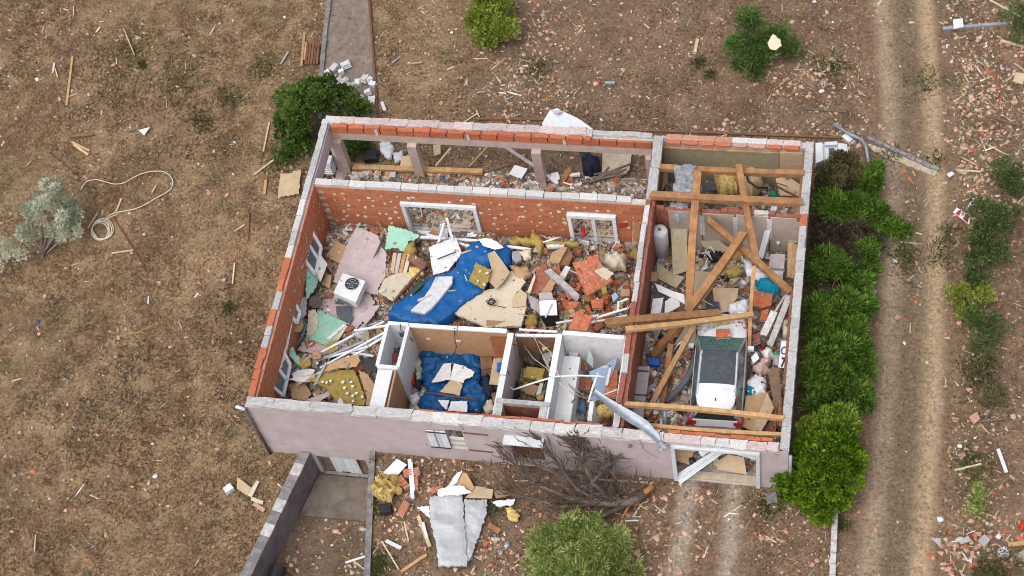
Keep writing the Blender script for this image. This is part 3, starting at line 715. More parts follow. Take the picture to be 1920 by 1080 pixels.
for rn, (a, b_, c, d, base, amp) in ROOMS.items():
    o = gridsheet('rubble', np.arange(a, b_, .07), np.arange(c, d, .07), lambda x, y: rubz(x, y, base, amp) + R.uniform(-.025, .025), RUB, kind='stuff', smooth=False)
    o['label'] = {'living': 'mixed rubble covering the living room floor', 'west': 'mixed rubble in the south west corner room', 'bedroom': 'rubble on the bedroom floor round the blue tarp', 'hall': 'rubble on the floor of the narrow entrance hall', 'bath': 'rubble on the floor of the grey walled bathroom', 'garage': 'rubble on the garage floor round the car', 'store': 'rubble on the floor of the store behind the garage', 'porch': 'broken rubble strewn over the porch floor'}[rn]
    o['category'] = 'rubble'
PAL = np.array([(.46, .16, .08), (.40, .12, .06), (.55, .33, .25), (.62, .60, .57), (.72, .71, .70), (.42, .33, .22), (.25, .18, .12), (.36, .27, .09), (.12, .09, .08), (.30, .28, .27), (.52, .42, .30), (.08, .1, .16)])
def chips(name, label, xy, zf, smin, smax, wts, flat=.25, kind='stuff', elr=(.45, 1.4)):
    n = len(xy); s = NP.uniform(smin, smax, n) * NP.choice([1, 1, 1.6], n); ang = NP.uniform(0, 6.283, n)
    base = np.array([[-.5, -.4], [.5, -.35], [.45, .4], [-.4, .45]]) + 0
    z = zf if isinstance(zf, np.ndarray) else np.array([zf(x, y) for x, y in xy])
    el = NP.uniform(*elr, n)
    co = np.zeros((n, 8, 3)); tx = NP.uniform(-.5, .5, n); ty = NP.uniform(-.5, .5, n)
    for k in range(4):
        j = base[k] + NP.uniform(-.15, .15, (n, 2))
        x = j[:, 0] * s * el; y = j[:, 1] * s
        X = x * np.cos(ang) - y * np.sin(ang); Y = x * np.sin(ang) + y * np.cos(ang)
        zz = z + s * flat + X * tx + Y * ty
        co[:, k] = np.stack([xy[:, 0] + X, xy[:, 1] + Y, zz], 1)
        co[:, k + 4] = np.stack([xy[:, 0] + X * 1.05, xy[:, 1] + Y * 1.05, zz - s * flat * 1.6], 1)
    b8 = (np.arange(n) * 8)[:, None]
    F = np.concatenate([b8 + np.array([0, 1, 2, 3]), b8 + np.array([0, 4, 5, 1]), b8 + np.array([1, 5, 6, 2]), b8 + np.array([2, 6, 7, 3]), b8 + np.array([3, 7, 4, 0])])
    c = PAL[NP.choice(len(PAL), n, p=np.array(wts) / sum(wts))] * NP.uniform(.75, 1.2, (n, 1))
    o = npmesh(name, co.reshape(-1, 3), F, 4, COLM, kind=kind, col=np.tile(c, (5, 1))); o['label'] = label; o['category'] = 'debris'; return o
def inroom(rn, n):
    a, b_, c, d = ROOMS[rn][:4]; return np.stack([NP.uniform(a + .1, b_ - .1, n), NP.uniform(c + .1, d - .1, n)], 1)
MIXW = [2, 2, 2, 2.2, 1.6, 4, 4, 2, 2.5, 3, 3, .5]
for rn, n, lab in (('living', 2600, 'small broken bits strewn through the living room'), ('west', 800, 'small broken bits in the south west corner'), ('bedroom', 500, 'small bits on the bedroom floor'), ('hall', 260, 'small bits on the hall floor'), ('bath', 420, 'small bits on the bathroom floor'), ('garage', 1500, 'small broken bits strewn round the garage'), ('store', 450, 'small bits in the store behind the garage'), ('porch', 1500, 'small bits strewn over the porch')):
    w = MIXW
    xy = inroom(rn, n)
    chips('rubble_bits', lab, xy, roomz, .04, .13, w, .3)
# ================================================================== MIDDLE-SIZED SCRAPS, each a thing
KINDS = [('board_scrap', CARDL), ('board_scrap', PINKB), ('board_scrap', MAUVE), ('board_scrap', CREAM), ('plaster_scrap', WHITEP), ('plaster_scrap', WHITE), ('brick_fragment', TERRA), ('brick_fragment', TERRAD),
         ('insulation_scrap', OLIVE), ('cardboard_scrap', CARD), ('cloth_scrap', NAVY), ('board_scrap', ORANGE), ('plastic_scrap', BLACK), ('wood_scrap', WOOD), ('board_scrap', OSB), ('concrete_lump', CONC), ('cloth_scrap', RED), ('board_scrap', MINT)]
KW = [6, 4, 4, 4, 7, 6, 6, 4, 4, 6, 1.5, 3, 2.5, 4, 4, 4, .4, .8]
KLAB = {'board_scrap': 'torn flat scrap of wallboard lying loose', 'plaster_scrap': 'broken white plaster scrap lying loose', 'brick_fragment': 'broken red hollow brick fragment', 'insulation_scrap': 'olive scrap of insulation lying loose', 'cardboard_scrap': 'brown cardboard scrap lying loose',
        'cloth_scrap': 'rumpled cloth scrap', 'plastic_scrap': 'black plastic scrap', 'wood_scrap': 'splintered piece of timber', 'concrete_lump': 'grey lump of concrete'}
RLAB = dict(living='in the rubble of the living room', west='in the rubble of the south west corner room', bedroom='beside the dark blue tarp of the bedroom', hall='on the entrance hall floor', bath='on the grey bathroom floor', garage='in the garage rubble', store='in the store behind the garage', porch='on the rubble strewn porch')
def scrap(rn, x, y, zadd=.05, big=1.0):
    i = R.choices(range(len(KINDS)), KW)[0]; nm, m = KINDS[i]
    s = R.uniform(.22, .5) * big; ln = 1
    if nm in ('brick_fragment', 'concrete_lump'): k, sz = 'block', (s * .8, s * .5, .15)
    elif nm == 'wood_scrap': k, sz = 'brick', (s * 2.2, .07, .05)
    elif nm == 'cloth_scrap': k, sz = 'lump', (s, s * .7, s * .35)
    elif nm == 'insulation_scrap': k, sz = 'block', (s, s * .7, .09)
    else: k, sz = 'shard', (s * 1.35, s, .025)
    tl = .45 if k == 'shard' else .35
    bit(nm, k, m, R.randrange(7), (x, y, roomz(x, y) + zadd + s * .12), sz, (R.uniform(-tl, tl), R.uniform(-tl, tl), R.uniform(0, 6.28)), None, KLAB[nm] + ' ' + RLAB[rn], nm.split('_')[-1], nm.replace('_', ' ') + 's ' + RLAB[rn])
for rn, n in (('living', 135), ('west', 30), ('bedroom', 26), ('hall', 12), ('bath', 20), ('garage', 62), ('store', 14), ('porch', 60)):
    for x, y in inroom(rn, n):
        if rn == 'garage' and CARBOX[0] < x < CARBOX[1] and CARBOX[2] < y < CARBOX[3]: continue
        scrap(rn, float(x), float(y), .03 if rn == 'porch' else .06, .75 if rn == 'porch' else 1.0)
# thicker heaps along the east side of the living room
for k in range(46):
    p = at(R.gauss(1100, 55), R.gauss(530, 45), .5)
    if 8.2 < p.x < 11.9 and 4 < p.y < 8.6: scrap('living', p.x, p.y, .22, 1.0)
for k in range(60):
    p = at(R.gauss(1085, 45), R.gauss(545, 40), .5)
    if 8.2 < p.x < 11.9 and 4 < p.y < 8.6:
        s = R.uniform(.2, .46); bit('brick_fragment', 'block', TERRA if k % 3 else TERRAD, k % 6, (p.x, p.y, roomz(p.x, p.y) + .16 + R.uniform(0, .2)), (s, s * .55, .14), (R.uniform(-.5, .5), R.uniform(-.5, .5), R.uniform(0, 6)), None, 'broken red hollow brick fragment in the rubble of the living room', 'fragment', 'brick fragments in the rubble of the living room')

# ================================================================== LIVING ROOM
S = sheet
S('plasterboard_sheet', 'large torn pale pink plasterboard sheet reaching to the brick wall', 'board', PINKB, [(668, 425), (686, 431), (708, 441), (715, 462), (724, 474), (722, 520), (710, 538), (708, 553), (680, 545), (624, 528), (640, 485), (655, 450)], .75, .03, (0, .12), 1.2)
S('plasterboard_sheet', 'pale pink plasterboard sheet under the dark grey panel', 'board', PINKB, [(612, 545), (640, 530), (690, 545), (703, 565), (690, 592), (662, 622), (640, 628), (595, 585)], .52, .03, (0, -.06), 1.2)
S('plasterboard_sheet', 'narrow pink plasterboard strip below the mint green board', 'board', PINKB, [(560, 652), (575, 632), (612, 648), (648, 642), (676, 612), (690, 622), (655, 662), (600, 664), (558, 657)], .48, .03, (0, 0), 1.0)
S('plasterboard_sheet', 'pink board flap beside the iron rail and broken bricks', 'board', PINKB, [(676, 600), (690, 575), (712, 572), (700, 592), (686, 608)], .6, .03, (.1, 0), .8)
S('mint_board', 'torn mint green plasterboard against the back brick wall', 'board', MINT, [(729, 423), (760, 430), (786, 441), (778, 450), (765, 452), (757, 471), (742, 465), (722, 467), (725, 447)], .95, .03, (0, .35), 1.5)
S('mint_board', 'mint green plasterboard with white torn edges near the left wall', 'board', MINT, [(595, 581), (620, 592), (651, 606), (632, 637), (612, 648), (592, 640), (574, 631), (590, 612)], .7, .035, (.05, .08), 1.2)
S('plaster_strip', 'torn white paper edge lying on the mint green board', 'board', CREAM, [(578, 582), (592, 580), (597, 600), (594, 618), (582, 632), (574, 628)], .72, .02, (.05, .08), 1.6)
S('plaster_strip', 'white filler strip lying on the mint board', 'board', WHITEP, [(612, 634), (645, 607), (648, 610), (618, 637)], .75, .02, (.05, .08))
S('plaster_strip', 'pale yellow edge strip of the mint board', 'board', CREAM, [(626, 637), (648, 609), (652, 611), (633, 640)], .73, .03, (.05, .08))
S('dark_plate', 'dark grey square panel lying on pink plasterboard', 'panel', DGREY, [(630, 574), (658, 574), (659, 590), (662, 596), (652, 612), (640, 600), (631, 590)], .68, .03)
S('cardboard_sheet', 'brown cardboard sheet beside the large pink board', 'cardboard', CARD, [(630, 452), (650, 461), (637, 494), (610, 481)], .72, .03, (.2, .1))
S('cardboard_sheet', 'small rounded tan cardboard next to the fan unit', 'cardboard', CARD, [(612, 513), (622, 516), (618, 541), (603, 532)], .7, .02, (.2, 0))
S('cream_wallboard', 'pale tan wallboard curving down onto the iron bed frame', 'board', CREAM, [(744, 512), (765, 510), (787, 505), (760, 535), (735, 565), (709, 546), (722, 522)], .85, .03, (-.25, .1), 1)
S('fallen_door', 'white door leaf with a dark crack below the large window', 'door', WHITE, [(804, 464), (832, 452), (855, 445), (866, 475), (841, 507), (812, 516)], 1.0, .05, (0, .25), .5)
MB().bar(at(820, 486, 1.1), at(855, 472, 1.12), .03, .04).build('split_line', DGREY, None, 'dark bar marking the crack across the white fallen door', 'lath')  # dark grey bar draws the crack in the door leaf
S('insulation_square', 'olive insulation square with white dabs on the blue tarp', 'insulation', OLIVE, [(892, 491), (906, 499), (921, 506), (916, 525), (907, 542), (893, 534), (879, 527)], 1.28, .06, (0, .1), 1)
for q in ((900, 509), (913, 512), (896, 527), (908, 533)): bit('white_dab', 'lump', WHITE, R.randrange(6), at(*q, 1.33), (.16, .09, .05), (0, 0, R.uniform(0, 3)), None, 'white plaster dab stuck on the olive insulation square', 'plaster', 'dabs on the olive insulation square')
S('cardboard_sheet', 'curved tan cardboard piece between blue tarp and speckled slab', 'cardboard', CARDL, [(914, 476), (927, 470), (940, 487), (956, 510), (944, 528), (930, 542), (916, 527), (921, 502)], 1.2, .03, (.05, .1))
SPECK = mat('speckled_cream', (.66, .57, .43), var=.1, scale=30, dirt=.5, dirtcol=(.36, .27, .16), bump=.1)
S('ceiling_slab', 'large cream speckled ceiling slab beside the blue tarp', 'slab', SPECK, [(958, 508), (972, 512), (986, 528), (966, 552), (988, 572), (977, 612), (945, 612), (910, 613), (845, 584), (870, 568), (905, 545), (930, 540)], .95, .12, (.03, -.05), .8)
S('cardboard_sheet', 'small brown cardboard on the lower edge of the cream slab', 'cardboard', CARD, [(912, 600), (950, 602), (950, 613), (912, 611)], 1.0, .02)
S('cardboard_sheet', 'pale cardboard corner folded over the right of the cream slab', 'cardboard', CARDL, [(960, 560), (976, 542), (988, 552), (986, 574), (961, 576)], 1.05, .02, (.1, 0))
mb = MB()
for k in range(9):
    c = at(921, 567, 1.08); a = R.uniform(0, 6); pts = [c + Vector((math.cos(a + i) * R.uniform(.05, .2), math.sin(a + i) * R.uniform(.05, .16), R.uniform(0, .1))) for i in range(6)]; mb.tube(pts, .012, 5)
mb.tube([at(925, 572, 1.05), at(948, 577, 1.03)], .012, 5)
mb.build('wire_tangle', WIRE, None, 'grey wire tangle on the cream speckled slab', 'wire', smooth=True)
# blue tarp and mattress
cloth('blue_tarp', 'bright blue tarp spread across the living room rubble', 'tarp', BLUE, [(897, 452), (925, 466), (955, 458), (957, 488), (946, 496), (925, 480), (905, 545), (868, 570), (822, 608), (800, 606), (762, 600), (728, 590), (738, 570), (765, 558), (790, 545), (803, 522), (820, 516), (850, 507), (868, 475), (882, 456)], 1.0, .09, .5, 1.25, cell=.1)
S('white_board_flap', 'white and mint board flap on top end of the blue tarp', 'board', WHITE, [(897, 448), (913, 446), (930, 452), (944, 464), (928, 468), (905, 460)], 1.35, .04, (0, .2), .5)
def pillowslab(name, label, cat, m, pts, z, th, tilt=(0, 0), bev=.05):
    P = onplane(pts, z, tilt); bm = bmesh.new(); vs_ = [bm.verts.new(p) for p in P]; f_ = bm.faces.new(vs_); f_.normal_update()
    if f_.normal.z < 0: f_.normal_flip()
    r = bmesh.ops.extrude_face_region(bm, geom=[f_]); nrm = f_.normal.copy()
    for g in r['geom']:
        if isinstance(g, bmesh.types.BMVert): g.co += nrm * th
    bmesh.ops.recalc_face_normals(bm, faces=bm.faces[:])
    bmesh.ops.bevel(bm, geom=bm.edges[:], offset=bev, segments=3, affect='EDGES', profile=.6)
    c = sum((v.co for v in bm.verts), Vector()) / len(bm.verts)
    for v in bm.verts: v.co -= c
    me = bpy.data.meshes.new(name); bm.to_mesh(me); bm.free(); me.materials.append(m); me.polygons.foreach_set('use_smooth', [True] * len(me.polygons))
    o = bpy.data.objects.new(name, me); COL.objects.link(o); place(o, c, None); return tag(o, label, cat)
pillowslab('mattress', 'narrow white mattress lying on the bright blue tarp', 'mattress', CREAM if False else WHITEC, [(817, 518), (849, 517), (848, 530), (828, 556), (809, 578), (796, 588), (769, 582), (790, 563), (806, 540)], 1.2, .17, (0, 0), .04)
# fan unit of an air conditioner, lying on its back
def onq(q, u, v, dz=0): a = q[0].lerp(q[1], u); b_ = q[3].lerp(q[2], u); return a.lerp(b_, v) + Vector((0, 0, dz))
acq = onplane([(643, 512), (685, 527), (667, 567), (625, 549)], 1.15, (0, -.05))
ac = empty('air_conditioner', acq[3], 'white air conditioner fan unit lying face up on pink boards', 'air conditioner')
MB().prism(acq, .32).build('casing', WHITE, ac)
c = onq(acq, .55, .33, .012); r = .25
MB().tube([c + Vector((0, 0, -.002)), c + Vector((0, 0, .012))], r, 28).build('fan_opening', BLACK, ac)
mb = MB()
for k in range(3):
    rr = r * (.35 + .32 * k); pts = [c + Vector((math.cos(a / 20 * 6.2832) * rr, math.sin(a / 20 * 6.2832) * rr, .03)) for a in range(21)]; mb.tube(pts, .008, 4)
for k in range(6): a = k * 1.047; mb.tube([c + Vector((0, 0, .03)), c + Vector((math.cos(a) * r, math.sin(a) * r, .03))], .009, 4)
mb.build('fan_guard', STEEL, ac); MB().tube([c + Vector((0, 0, .02)), c + Vector((0, 0, .045))], .06, 12).build('fan_hub', DGREY, ac)
mb = MB()
for k in range(5): a = onq(acq, .2, .62 + k * .05, .006); b_ = onq(acq, .75, .62 + k * .05, .006); mb.bar(a, b_, .012, .012)
mb.build('vent_line', PVC, ac, kind='stuff')
S('service_panel', None, None, DGREY, [(634, 559), (655, 569), (654, 573), (633, 563)], .98, .02, parent=ac)
# round pouffe, white cabinet near left wall
mb = MB().tube([at(591, 566, .55), at(591, 566, .95)], .22, 18); mb.build('round_stool', mat('dark_leather', (.10, .075, .075), var=.2, bump=.2), None, 'dark round stool seat beside the mint wall lining', 'stool', smooth=False)
S('white_cabinet_side', 'white cabinet panel leaning by the window on the left wall', 'cabinet', WHITEP, [(602, 478), (614, 495), (602, 527), (595, 515)], 1.1, .12, (-.5, 0))
# windows torn out and leaning at the left wall
def loosewin(label, q, z, tilt, panes, m=PVC, fr=.12):
    Q = onplane(q, z, tilt); w = empty('loose_window', sum(Q, Vector()) / 4, label, 'window'); n = (Q[1] - Q[0]).cross(Q[3] - Q[0]).normalized()
    if n.z < 0: n = -n
    mb = MB().prism([p - n * .02 for p in Q], .02); mb.build('pane', GLASSD, w)
    def edge(a, b_): return MB().bar(a, b_, fr * .9, .07, n)
    for i in range(4): edge(Q[i], Q[(i + 1) % 4]).build('frame_bar', m, w)
    for t_ in panes: edge(Q[0].lerp(Q[3], t_), Q[1].lerp(Q[2], t_)).build('mullion', m, w)
    return w
loosewin('white framed window leaning on the left wall, mint board below', [(582, 430), (602, 464), (591, 514), (564, 478)], 1.5, (-1.6, .0), (.45,))
loosewin('white framed window on the left wall above the corner debris', [(551, 566), (562, 586), (556, 606), (543, 588)], 1.4, (-1.6, 0), ())
loosewin('broken grey window frame at the south west corner of the house', [(524, 646), (544, 684), (531, 742), (508, 722)], 1.35, (-1.6, 0), (.5,), STEELL)
S('wall_lining', 'mint and white wall lining hanging on the left wall', 'board', MINT, [(578, 493), (600, 508), (592, 540), (577, 560), (574, 540)], 1.1, .05, (-1.5, 0), 1)
S('wall_lining', 'white wall lining with pale stripe low on the left wall', 'board', WHITEP, [(540, 575), (553, 562), (548, 610), (540, 650), (528, 690), (522, 690)], 1.5, .04, (-2.2, 0), 1)
S('wall_lining', 'grey wall lining between two loose windows', 'board', MAUVE, [(560, 560), (576, 556), (574, 590), (562, 605)], 1.0, .04, (-1.2, 0), 1)
S('leather_flap', 'dark curled sheet with tan face by the left wall', 'sheet', CARD, [(541, 598), (560, 594), (572, 602), (565, 622), (542, 622)], 1.05, .04, (-.3, .1), 1)
rod('curled_duct', 'bent dark metal strip curling up near the left wall', 'strip', DGREY, [(568, 598, 1.2), (574, 612, 1.25), (566, 632, 1.1), (553, 652, .9)], .05)
# iron bed frame rail with bars
bf = empty('iron_bed_frame', at(770, 530, .8), 'rusty iron bed frame standing on edge by the blue tarp', 'bed frame')
MB().bar(at(800, 496, 1.25), at(738, 565, 1.05), .06, .08).build('top_rail', RUST, bf)
MB().bar(at(806, 504, .75), at(744, 572, .6), .06, .08).build('lower_rail', RUST, bf)
for k in range(9):
    u = k / 8; MB().bar(at(800, 496, 1.25).lerp(at(738, 565, 1.05), u), at(806, 504, .75).lerp(at(744, 572, .6), u), .03, .03).build('bar', RUST, bf)
S('green_mattress', 'dark green mattress edge behind the iron bed rail', 'mattress', GREENC if False else mat('dark_green_cloth', (.03, .075, .06), var=.3), [(790, 522), (803, 515), (806, 522), (768, 558), (756, 560)], .85, .12)
S('dark_crate', 'dark slatted crate next to the fallen white door', 'crate', WOODD, [(770, 474), (800, 492), (790, 505), (764, 486)], .95, .2)
for k in range(4): S('slat', 'loose pale slat lying left of the dark crate', 'slat', (CARDL, PINKB, WOODL, CREAM)[k], [(737 + k * 9, 474 + k), (744 + k * 9, 474 + k), (738 + k * 8, 512), (731 + k * 8, 512)], .75 + .04 * k, .03, group='slats left of the dark crate')
cloth('insulation_heap', 'olive wool heap beside the mint board at the back wall', 'insulation', OLIVE, [(757, 460), (775, 452), (782, 470), (768, 480), (757, 475)], .8, .15, .2, 3)
cloth('insulation_heap', 'yellow olive wool against the iron bed frame', 'insulation', YELLOW, [(768, 500), (785, 500), (795, 510), (785, 520), (765, 516)], .8, .15, .2, 3)
# metal ceiling rails tangled in the south west of the room
rails = [((720, 603, 1.6), (661, 629, .9)), ((722, 611, 1.6), (664, 620, 1.2)), ((722, 623, 1.5), (600, 690, .7)), ((718, 632, 1.3), (612, 700, .6)), ((690, 650, 1.2), (578, 680, .6)), ((662, 629, 1.2), (588, 668, .7)), ((655, 668, 1.1), (557, 722, .6)), ((612, 680, 1.2), (590, 722, .9)), ((700, 668, .9), (655, 660, 1.0)), ((682, 640, 1.1), (540, 700, .55))]
for a, b_ in rails:
    MB().bar(at(*a), at(*b_), R.uniform(.05, .09), .04).build('ceiling_rail', STEELL if R.random() < .7 else STEEL, None, 'thin pale metal ceiling rail in the tangle left of the white closet', 'rail', 'metal rails left of the white closet')
OLV = [(603, 700), (640, 694), (664, 693), (672, 712), (686, 750), (682, 761), (650, 758), (628, 752), (615, 730), (580, 712)]
ip = empty('insulation_mat', at(640, 725, .7), 'big olive insulation panel with white dabs by the front wall', 'insulation')
S('panel', None, None, OLIVE, OLV, .85, .08, (-.12, .05), 1, parent=ip)
for q in ((643, 716), (646, 727), (651, 737), (662, 724), (668, 737), (661, 742), (679, 744), (662, 752), (620, 714), (612, 717), (605, 716), (658, 716)):
    bit('white_dab', 'lump', WHITE, R.randrange(6), at(*q, .93 + .12 * (650 - q[0]) / 50), (.13, .15, .05), (0, 0, R.uniform(0, 3)), ip)
S('cardboard_sheet', 'tan board right of the olive panel, against the white wall', 'cardboard', CARD, [(672, 694), (690, 702), (710, 735), (706, 762), (686, 760), (688, 748)], .8, .03, (-.3, 0), .6)
S('cardboard_box_flap', 'brown cardboard flap bridging the rails in the corner room', 'cardboard', CARD, [(603, 688), (640, 672), (671, 664), (675, 676), (668, 688), (636, 690), (605, 698)], 1.1, .03, (0, .15), .6)
S('tv_screen', 'black flat sheet leaning beside the white closet', 'television', BLACK, [(676, 668), (706, 676), (706, 700), (682, 694)], 1.0, .06, (.2, .3))  # tilted black sheet filling the dark void beside the closet
S('cardboard_sheet', 'dark brown cardboard lying at the corner room left side', 'cardboard', CARD, [(540, 720), (570, 716), (584, 740), (572, 750), (548, 748)], .6, .03, (.1, 0), .8)
S('pink_board', 'small pink board standing by the front wall', 'board', PINKB, [(571, 750), (600, 740), (620, 731), (622, 738), (600, 752)], .9, .03, (0, -.5), .8)
S('white_shard', 'ragged white shard standing against the front wall', 'board', WHITEP, [(632, 757), (636, 745), (641, 748), (644, 757)], 1.2, .03, (0, -.6), .5)
S('olive_triangle', 'olive insulation triangle stuck at the south west corner', 'insulation', OLIVE, [(491, 735), (503, 714), (512, 730), (508, 742), (498, 744)], 1.6, .05, (-.6, 0), .6)
S('olive_block', 'olive insulation block with white patch among the rails', 'insulation', OLIVE, [(560, 672), (581, 668), (582, 684), (570, 690), (560, 686)], .95, .1, (0, .1), .6)
S('olive_block', 'olive insulation block under the mint green board', 'insulation', OLIVE, [(610, 643), (632, 637), (634, 655), (620, 662), (612, 655)], .9, .08, (0, .1), .6)
S('mint_strip', 'mint green strip folded in the corner rails', 'board', MINT, [(543, 654), (550, 650), (556, 666), (566, 672), (562, 686), (550, 674), (543, 668)], 1.0, .04, (-.3, 0), .6)
cloth('orange_rag', 'orange brown rag lying on the rails', 'rag', ORANGE, [(583, 662), (594, 656), (604, 662), (600, 672), (588, 674)], .95, .1, .1, 4)
for k, (m, q) in enumerate(((WHITEP, [(545, 700), (570, 690), (590, 694), (580, 712), (556, 716)]), (CARDL, [(548, 712), (572, 704), (592, 700), (588, 714), (560, 720)]), (WHITE, [(538, 712), (560, 706), (585, 704), (570, 716)]))):
    S('paper_stack', 'layered white and tan sheets at the end of the rails', 'paper', m, q, .8 + .05 * k, .02, (R.uniform(-.1, .1), R.uniform(-.1, .1)), 1, group='layered sheets at the end of the rails')
# ------------------------------------------------------------------ east half of the living room
def brickchunk(label, q, z, tilt, nu, nv, m=TERRA, th=.14):
    Q = onplane(q, z, tilt); e = empty('brick_chunk', sum(Q, Vector()) / 4, label, 'brickwork'); n = (Q[1] - Q[0]).cross(Q[3] - Q[0]).normalized()
    if n.z < 0: n = -n
    core = [onq(Q, u, v) - n * .03 for u, v in ((.02, .02), (.98, .02), (.98, .98), (.02, .98))]
    MB().prism(core, th - .03).build('mortar', MORTAR, e)
    for j in range(nv):
        for i in range(nu):
            g = .012; a = [(i + g * nu) / nu, (i + 1 - g * nu) / nu]; b_ = [(j + g * nv) / nv, (j + 1 - g * nv) / nv]
            MB().prism([onq(Q, a[0], b_[0]), onq(Q, a[1], b_[0]), onq(Q, a[1], b_[1]), onq(Q, a[0], b_[1])], .05).build('brick', m, e)
    return e
brickchunk('large fallen chunk of red brickwork with four courses', [(1072, 492), (1120, 482), (1150, 526), (1100, 556)], 1.25, (.05, .12), 4, 2)
brickchunk('broken brick chunk left of the fallen concrete lintel', [(1026, 508), (1042, 498), (1062, 520), (1046, 534)], 1.05, (.2, .2), 2, 2)
brickchunk('brick chunk leaning between lintel and white stove', [(1058, 545), (1078, 540), (1086, 556), (1066, 562)], .95, (-.1, .2), 2, 1)
brickchunk('small brick chunk behind the large brickwork', [(1100, 482), (1122, 476), (1126, 494), (1104, 498)], 1.15, (.1, .3), 2, 1)
brickchunk('two red bricks lying just above the bathroom wall', [(1080, 583), (1111, 593), (1101, 621), (1065, 616)], 2.45, (0, -.1), 2, 1)
brickchunk('single broken brick pair left of the dividing wall', [(1107, 562), (1132, 560), (1130, 577), (1110, 578)], .95, (.1, 0), 1, 2)
brickchunk('tilted brick beside the white stove', [(1056, 580), (1073, 565), (1088, 566), (1078, 578)], .95, (.2, .2), 2, 1)
brickchunk('brick slab near the bathroom corner, orange face up', [(1128, 588), (1146, 584), (1148, 592), (1130, 596)], .9, (0, 0), 1, 1)
S('orange_board', 'orange brown board standing beside the fallen concrete lintel', 'board', TERRAD, [(1000, 518), (1016, 495), (1024, 494), (1030, 520), (1012, 552), (991, 550)], 1.1, .05, (.1, .3), .8)
S('orange_board', 'tan orange panel leaning under the fallen concrete lintel', 'board', ORANGE, [(1013, 550), (1030, 519), (1042, 526), (1034, 546), (1026, 552)], 1.05, .04, (.2, .2), .8)
S('cream_edge', 'cream torn edge of board left of the orange board', 'board', CREAM, [(988, 548), (1002, 514), (1004, 520), (994, 550)], 1.2, .04, (0, .2), .4)
beam('concrete_lintel', 'grey concrete lintel fallen across the bricks', 'lintel', CONC, (1026, 507, 1.3), (1084, 560, 1.0), .22, .16)
beam('concrete_lintel', 'short pale concrete piece crossing behind the lintel', 'lintel', MORTARW, (1066, 500, 1.2), (1048, 532, 1.0), .2, .12)
cloth('insulation_bale', 'crumpled cream insulation left of the dividing wall', 'insulation', CREAM, [(1134, 476), (1160, 474), (1174, 478), (1174, 500), (1150, 502), (1132, 494)], .9, .14, .3, 3, dome=.15)
S('paper_sheet', 'white stained sheet lying on the brick chunk', 'paper', CREAM, [(1113, 507), (1133, 501), (1151, 512), (1138, 526), (1130, 522)], 1.3, .02, (.05, .12), .6)
st = empty('tall_cabinet', at(1030, 600, .5), 'white topped black cabinet standing in the east rubble', 'cabinet')
top = onplane([(1011, 564), (1043, 562), (1045, 590), (1012, 591)], 1.35); MB().prism(top, .06).build('white_top', WHITE, st)
lo = [p + Vector((.0, .02, -.06)) for p in top]; bot = [at(1022, 590, .35), at(1052, 588, .35), at(1047, 616, .35), at(1028, 622, .35)]
MB().add(lo + bot, [(0, 4, 5, 1), (1, 5, 6, 2), (2, 6, 7, 3), (3, 7, 4, 0), (4, 7, 6, 5)]).build('body', BLACK, st)
MB().bar(at(1015, 592, 1.3), at(1027, 591, 1.3), .03, .03).build('handle', PVC, st)
S('grey_board', 'pale mauve board sticking up behind the white topped cabinet', 'board', MAUVE, [(1010, 550), (1034, 548), (1038, 562), (1012, 564)], 1.2, .03, (0, .6), .4)
S('grey_board', 'grey plaster slab left of the white topped cabinet', 'board', MAUVE, [(988, 552), (1010, 562), (1011, 588), (996, 578)], 1.0, .05, (.2, .1), .6)
cloth('insulation_heap', 'olive insulation clumps beside the speckled slab edge', 'insulation', OLIVE, [(985, 592), (1004, 588), (1008, 604), (1000, 612), (984, 610)], .75, .18, .2, 4)
S('dark_box', 'dark brown broken cabinet with open side behind the bricks', 'cabinet', WOODD, [(1048, 472), (1066, 462), (1074, 480), (1066, 498), (1048, 496)], 1.0, .4)
S('cardboard_sheet', 'brown cardboard flap on the dark broken cabinet', 'cardboard', CARD, [(1034, 474), (1056, 462), (1064, 464), (1048, 494), (1030, 490)], 1.15, .03, (-.2, .2), .6)
cloth('insulation_strip', 'olive insulation hanging over the rails by the back wall', 'insulation', OLIVE, [(953, 448), (995, 446), (998, 436), (1006, 440), (1020, 452), (1016, 470), (1008, 474), (1002, 456), (955, 455)], .95, .15, .3, 3)
cloth('insulation_strip', 'olive insulation strip below the right end of the bare bricks', 'insulation', OLIVE, [(1022, 452), (1080, 452), (1084, 458), (1022, 458)], .9, .1, .2, 3)
S('white_radiator', 'white radiator strip lying along the back wall', 'radiator', WHITE, [(1024, 456), (1058, 457), (1058, 464), (1026, 464)], .9, .12)
for k, (a, b_) in enumerate((((880, 462, 1.0), (800, 440, .6)), ((790, 445, .9), (900, 452, .9)), ((822, 455, 1.2), (832, 420, 1.9)), ((848, 448, 1.2), (838, 410, 1.9)), ((826, 424, 1.6), (838, 448, 1.0)), ((842, 432, 1.5), (850, 450, 1.0)), ((950, 462, 1.0), (995, 468, 1.0)))):
    beam('bent_rail', 'bent white window rail under the large back window', 'rail', PVC, a, b_, .09, .06, group='bent rails under the back window')
S('cloth_pile', 'grey blue clothes bundle right of the blue tarp', 'clothes', GREYC, [(960, 472), (974, 470), (978, 486), (968, 492), (960, 486)], 1.0, .15)
cloth('cloth_pile', 'brown blanket fold behind the speckled slab', 'blanket', CARD, [(955, 498), (985, 500), (998, 512), (985, 522), (966, 516)], .95, .15, .2, 3)
cloth('cloth_pile', 'tan cloth heap with white fold under the small back window', 'clothes', CREAM, [(975, 470), (995, 468), (996, 482), (982, 486)], 1.0, .12, .2, 3)
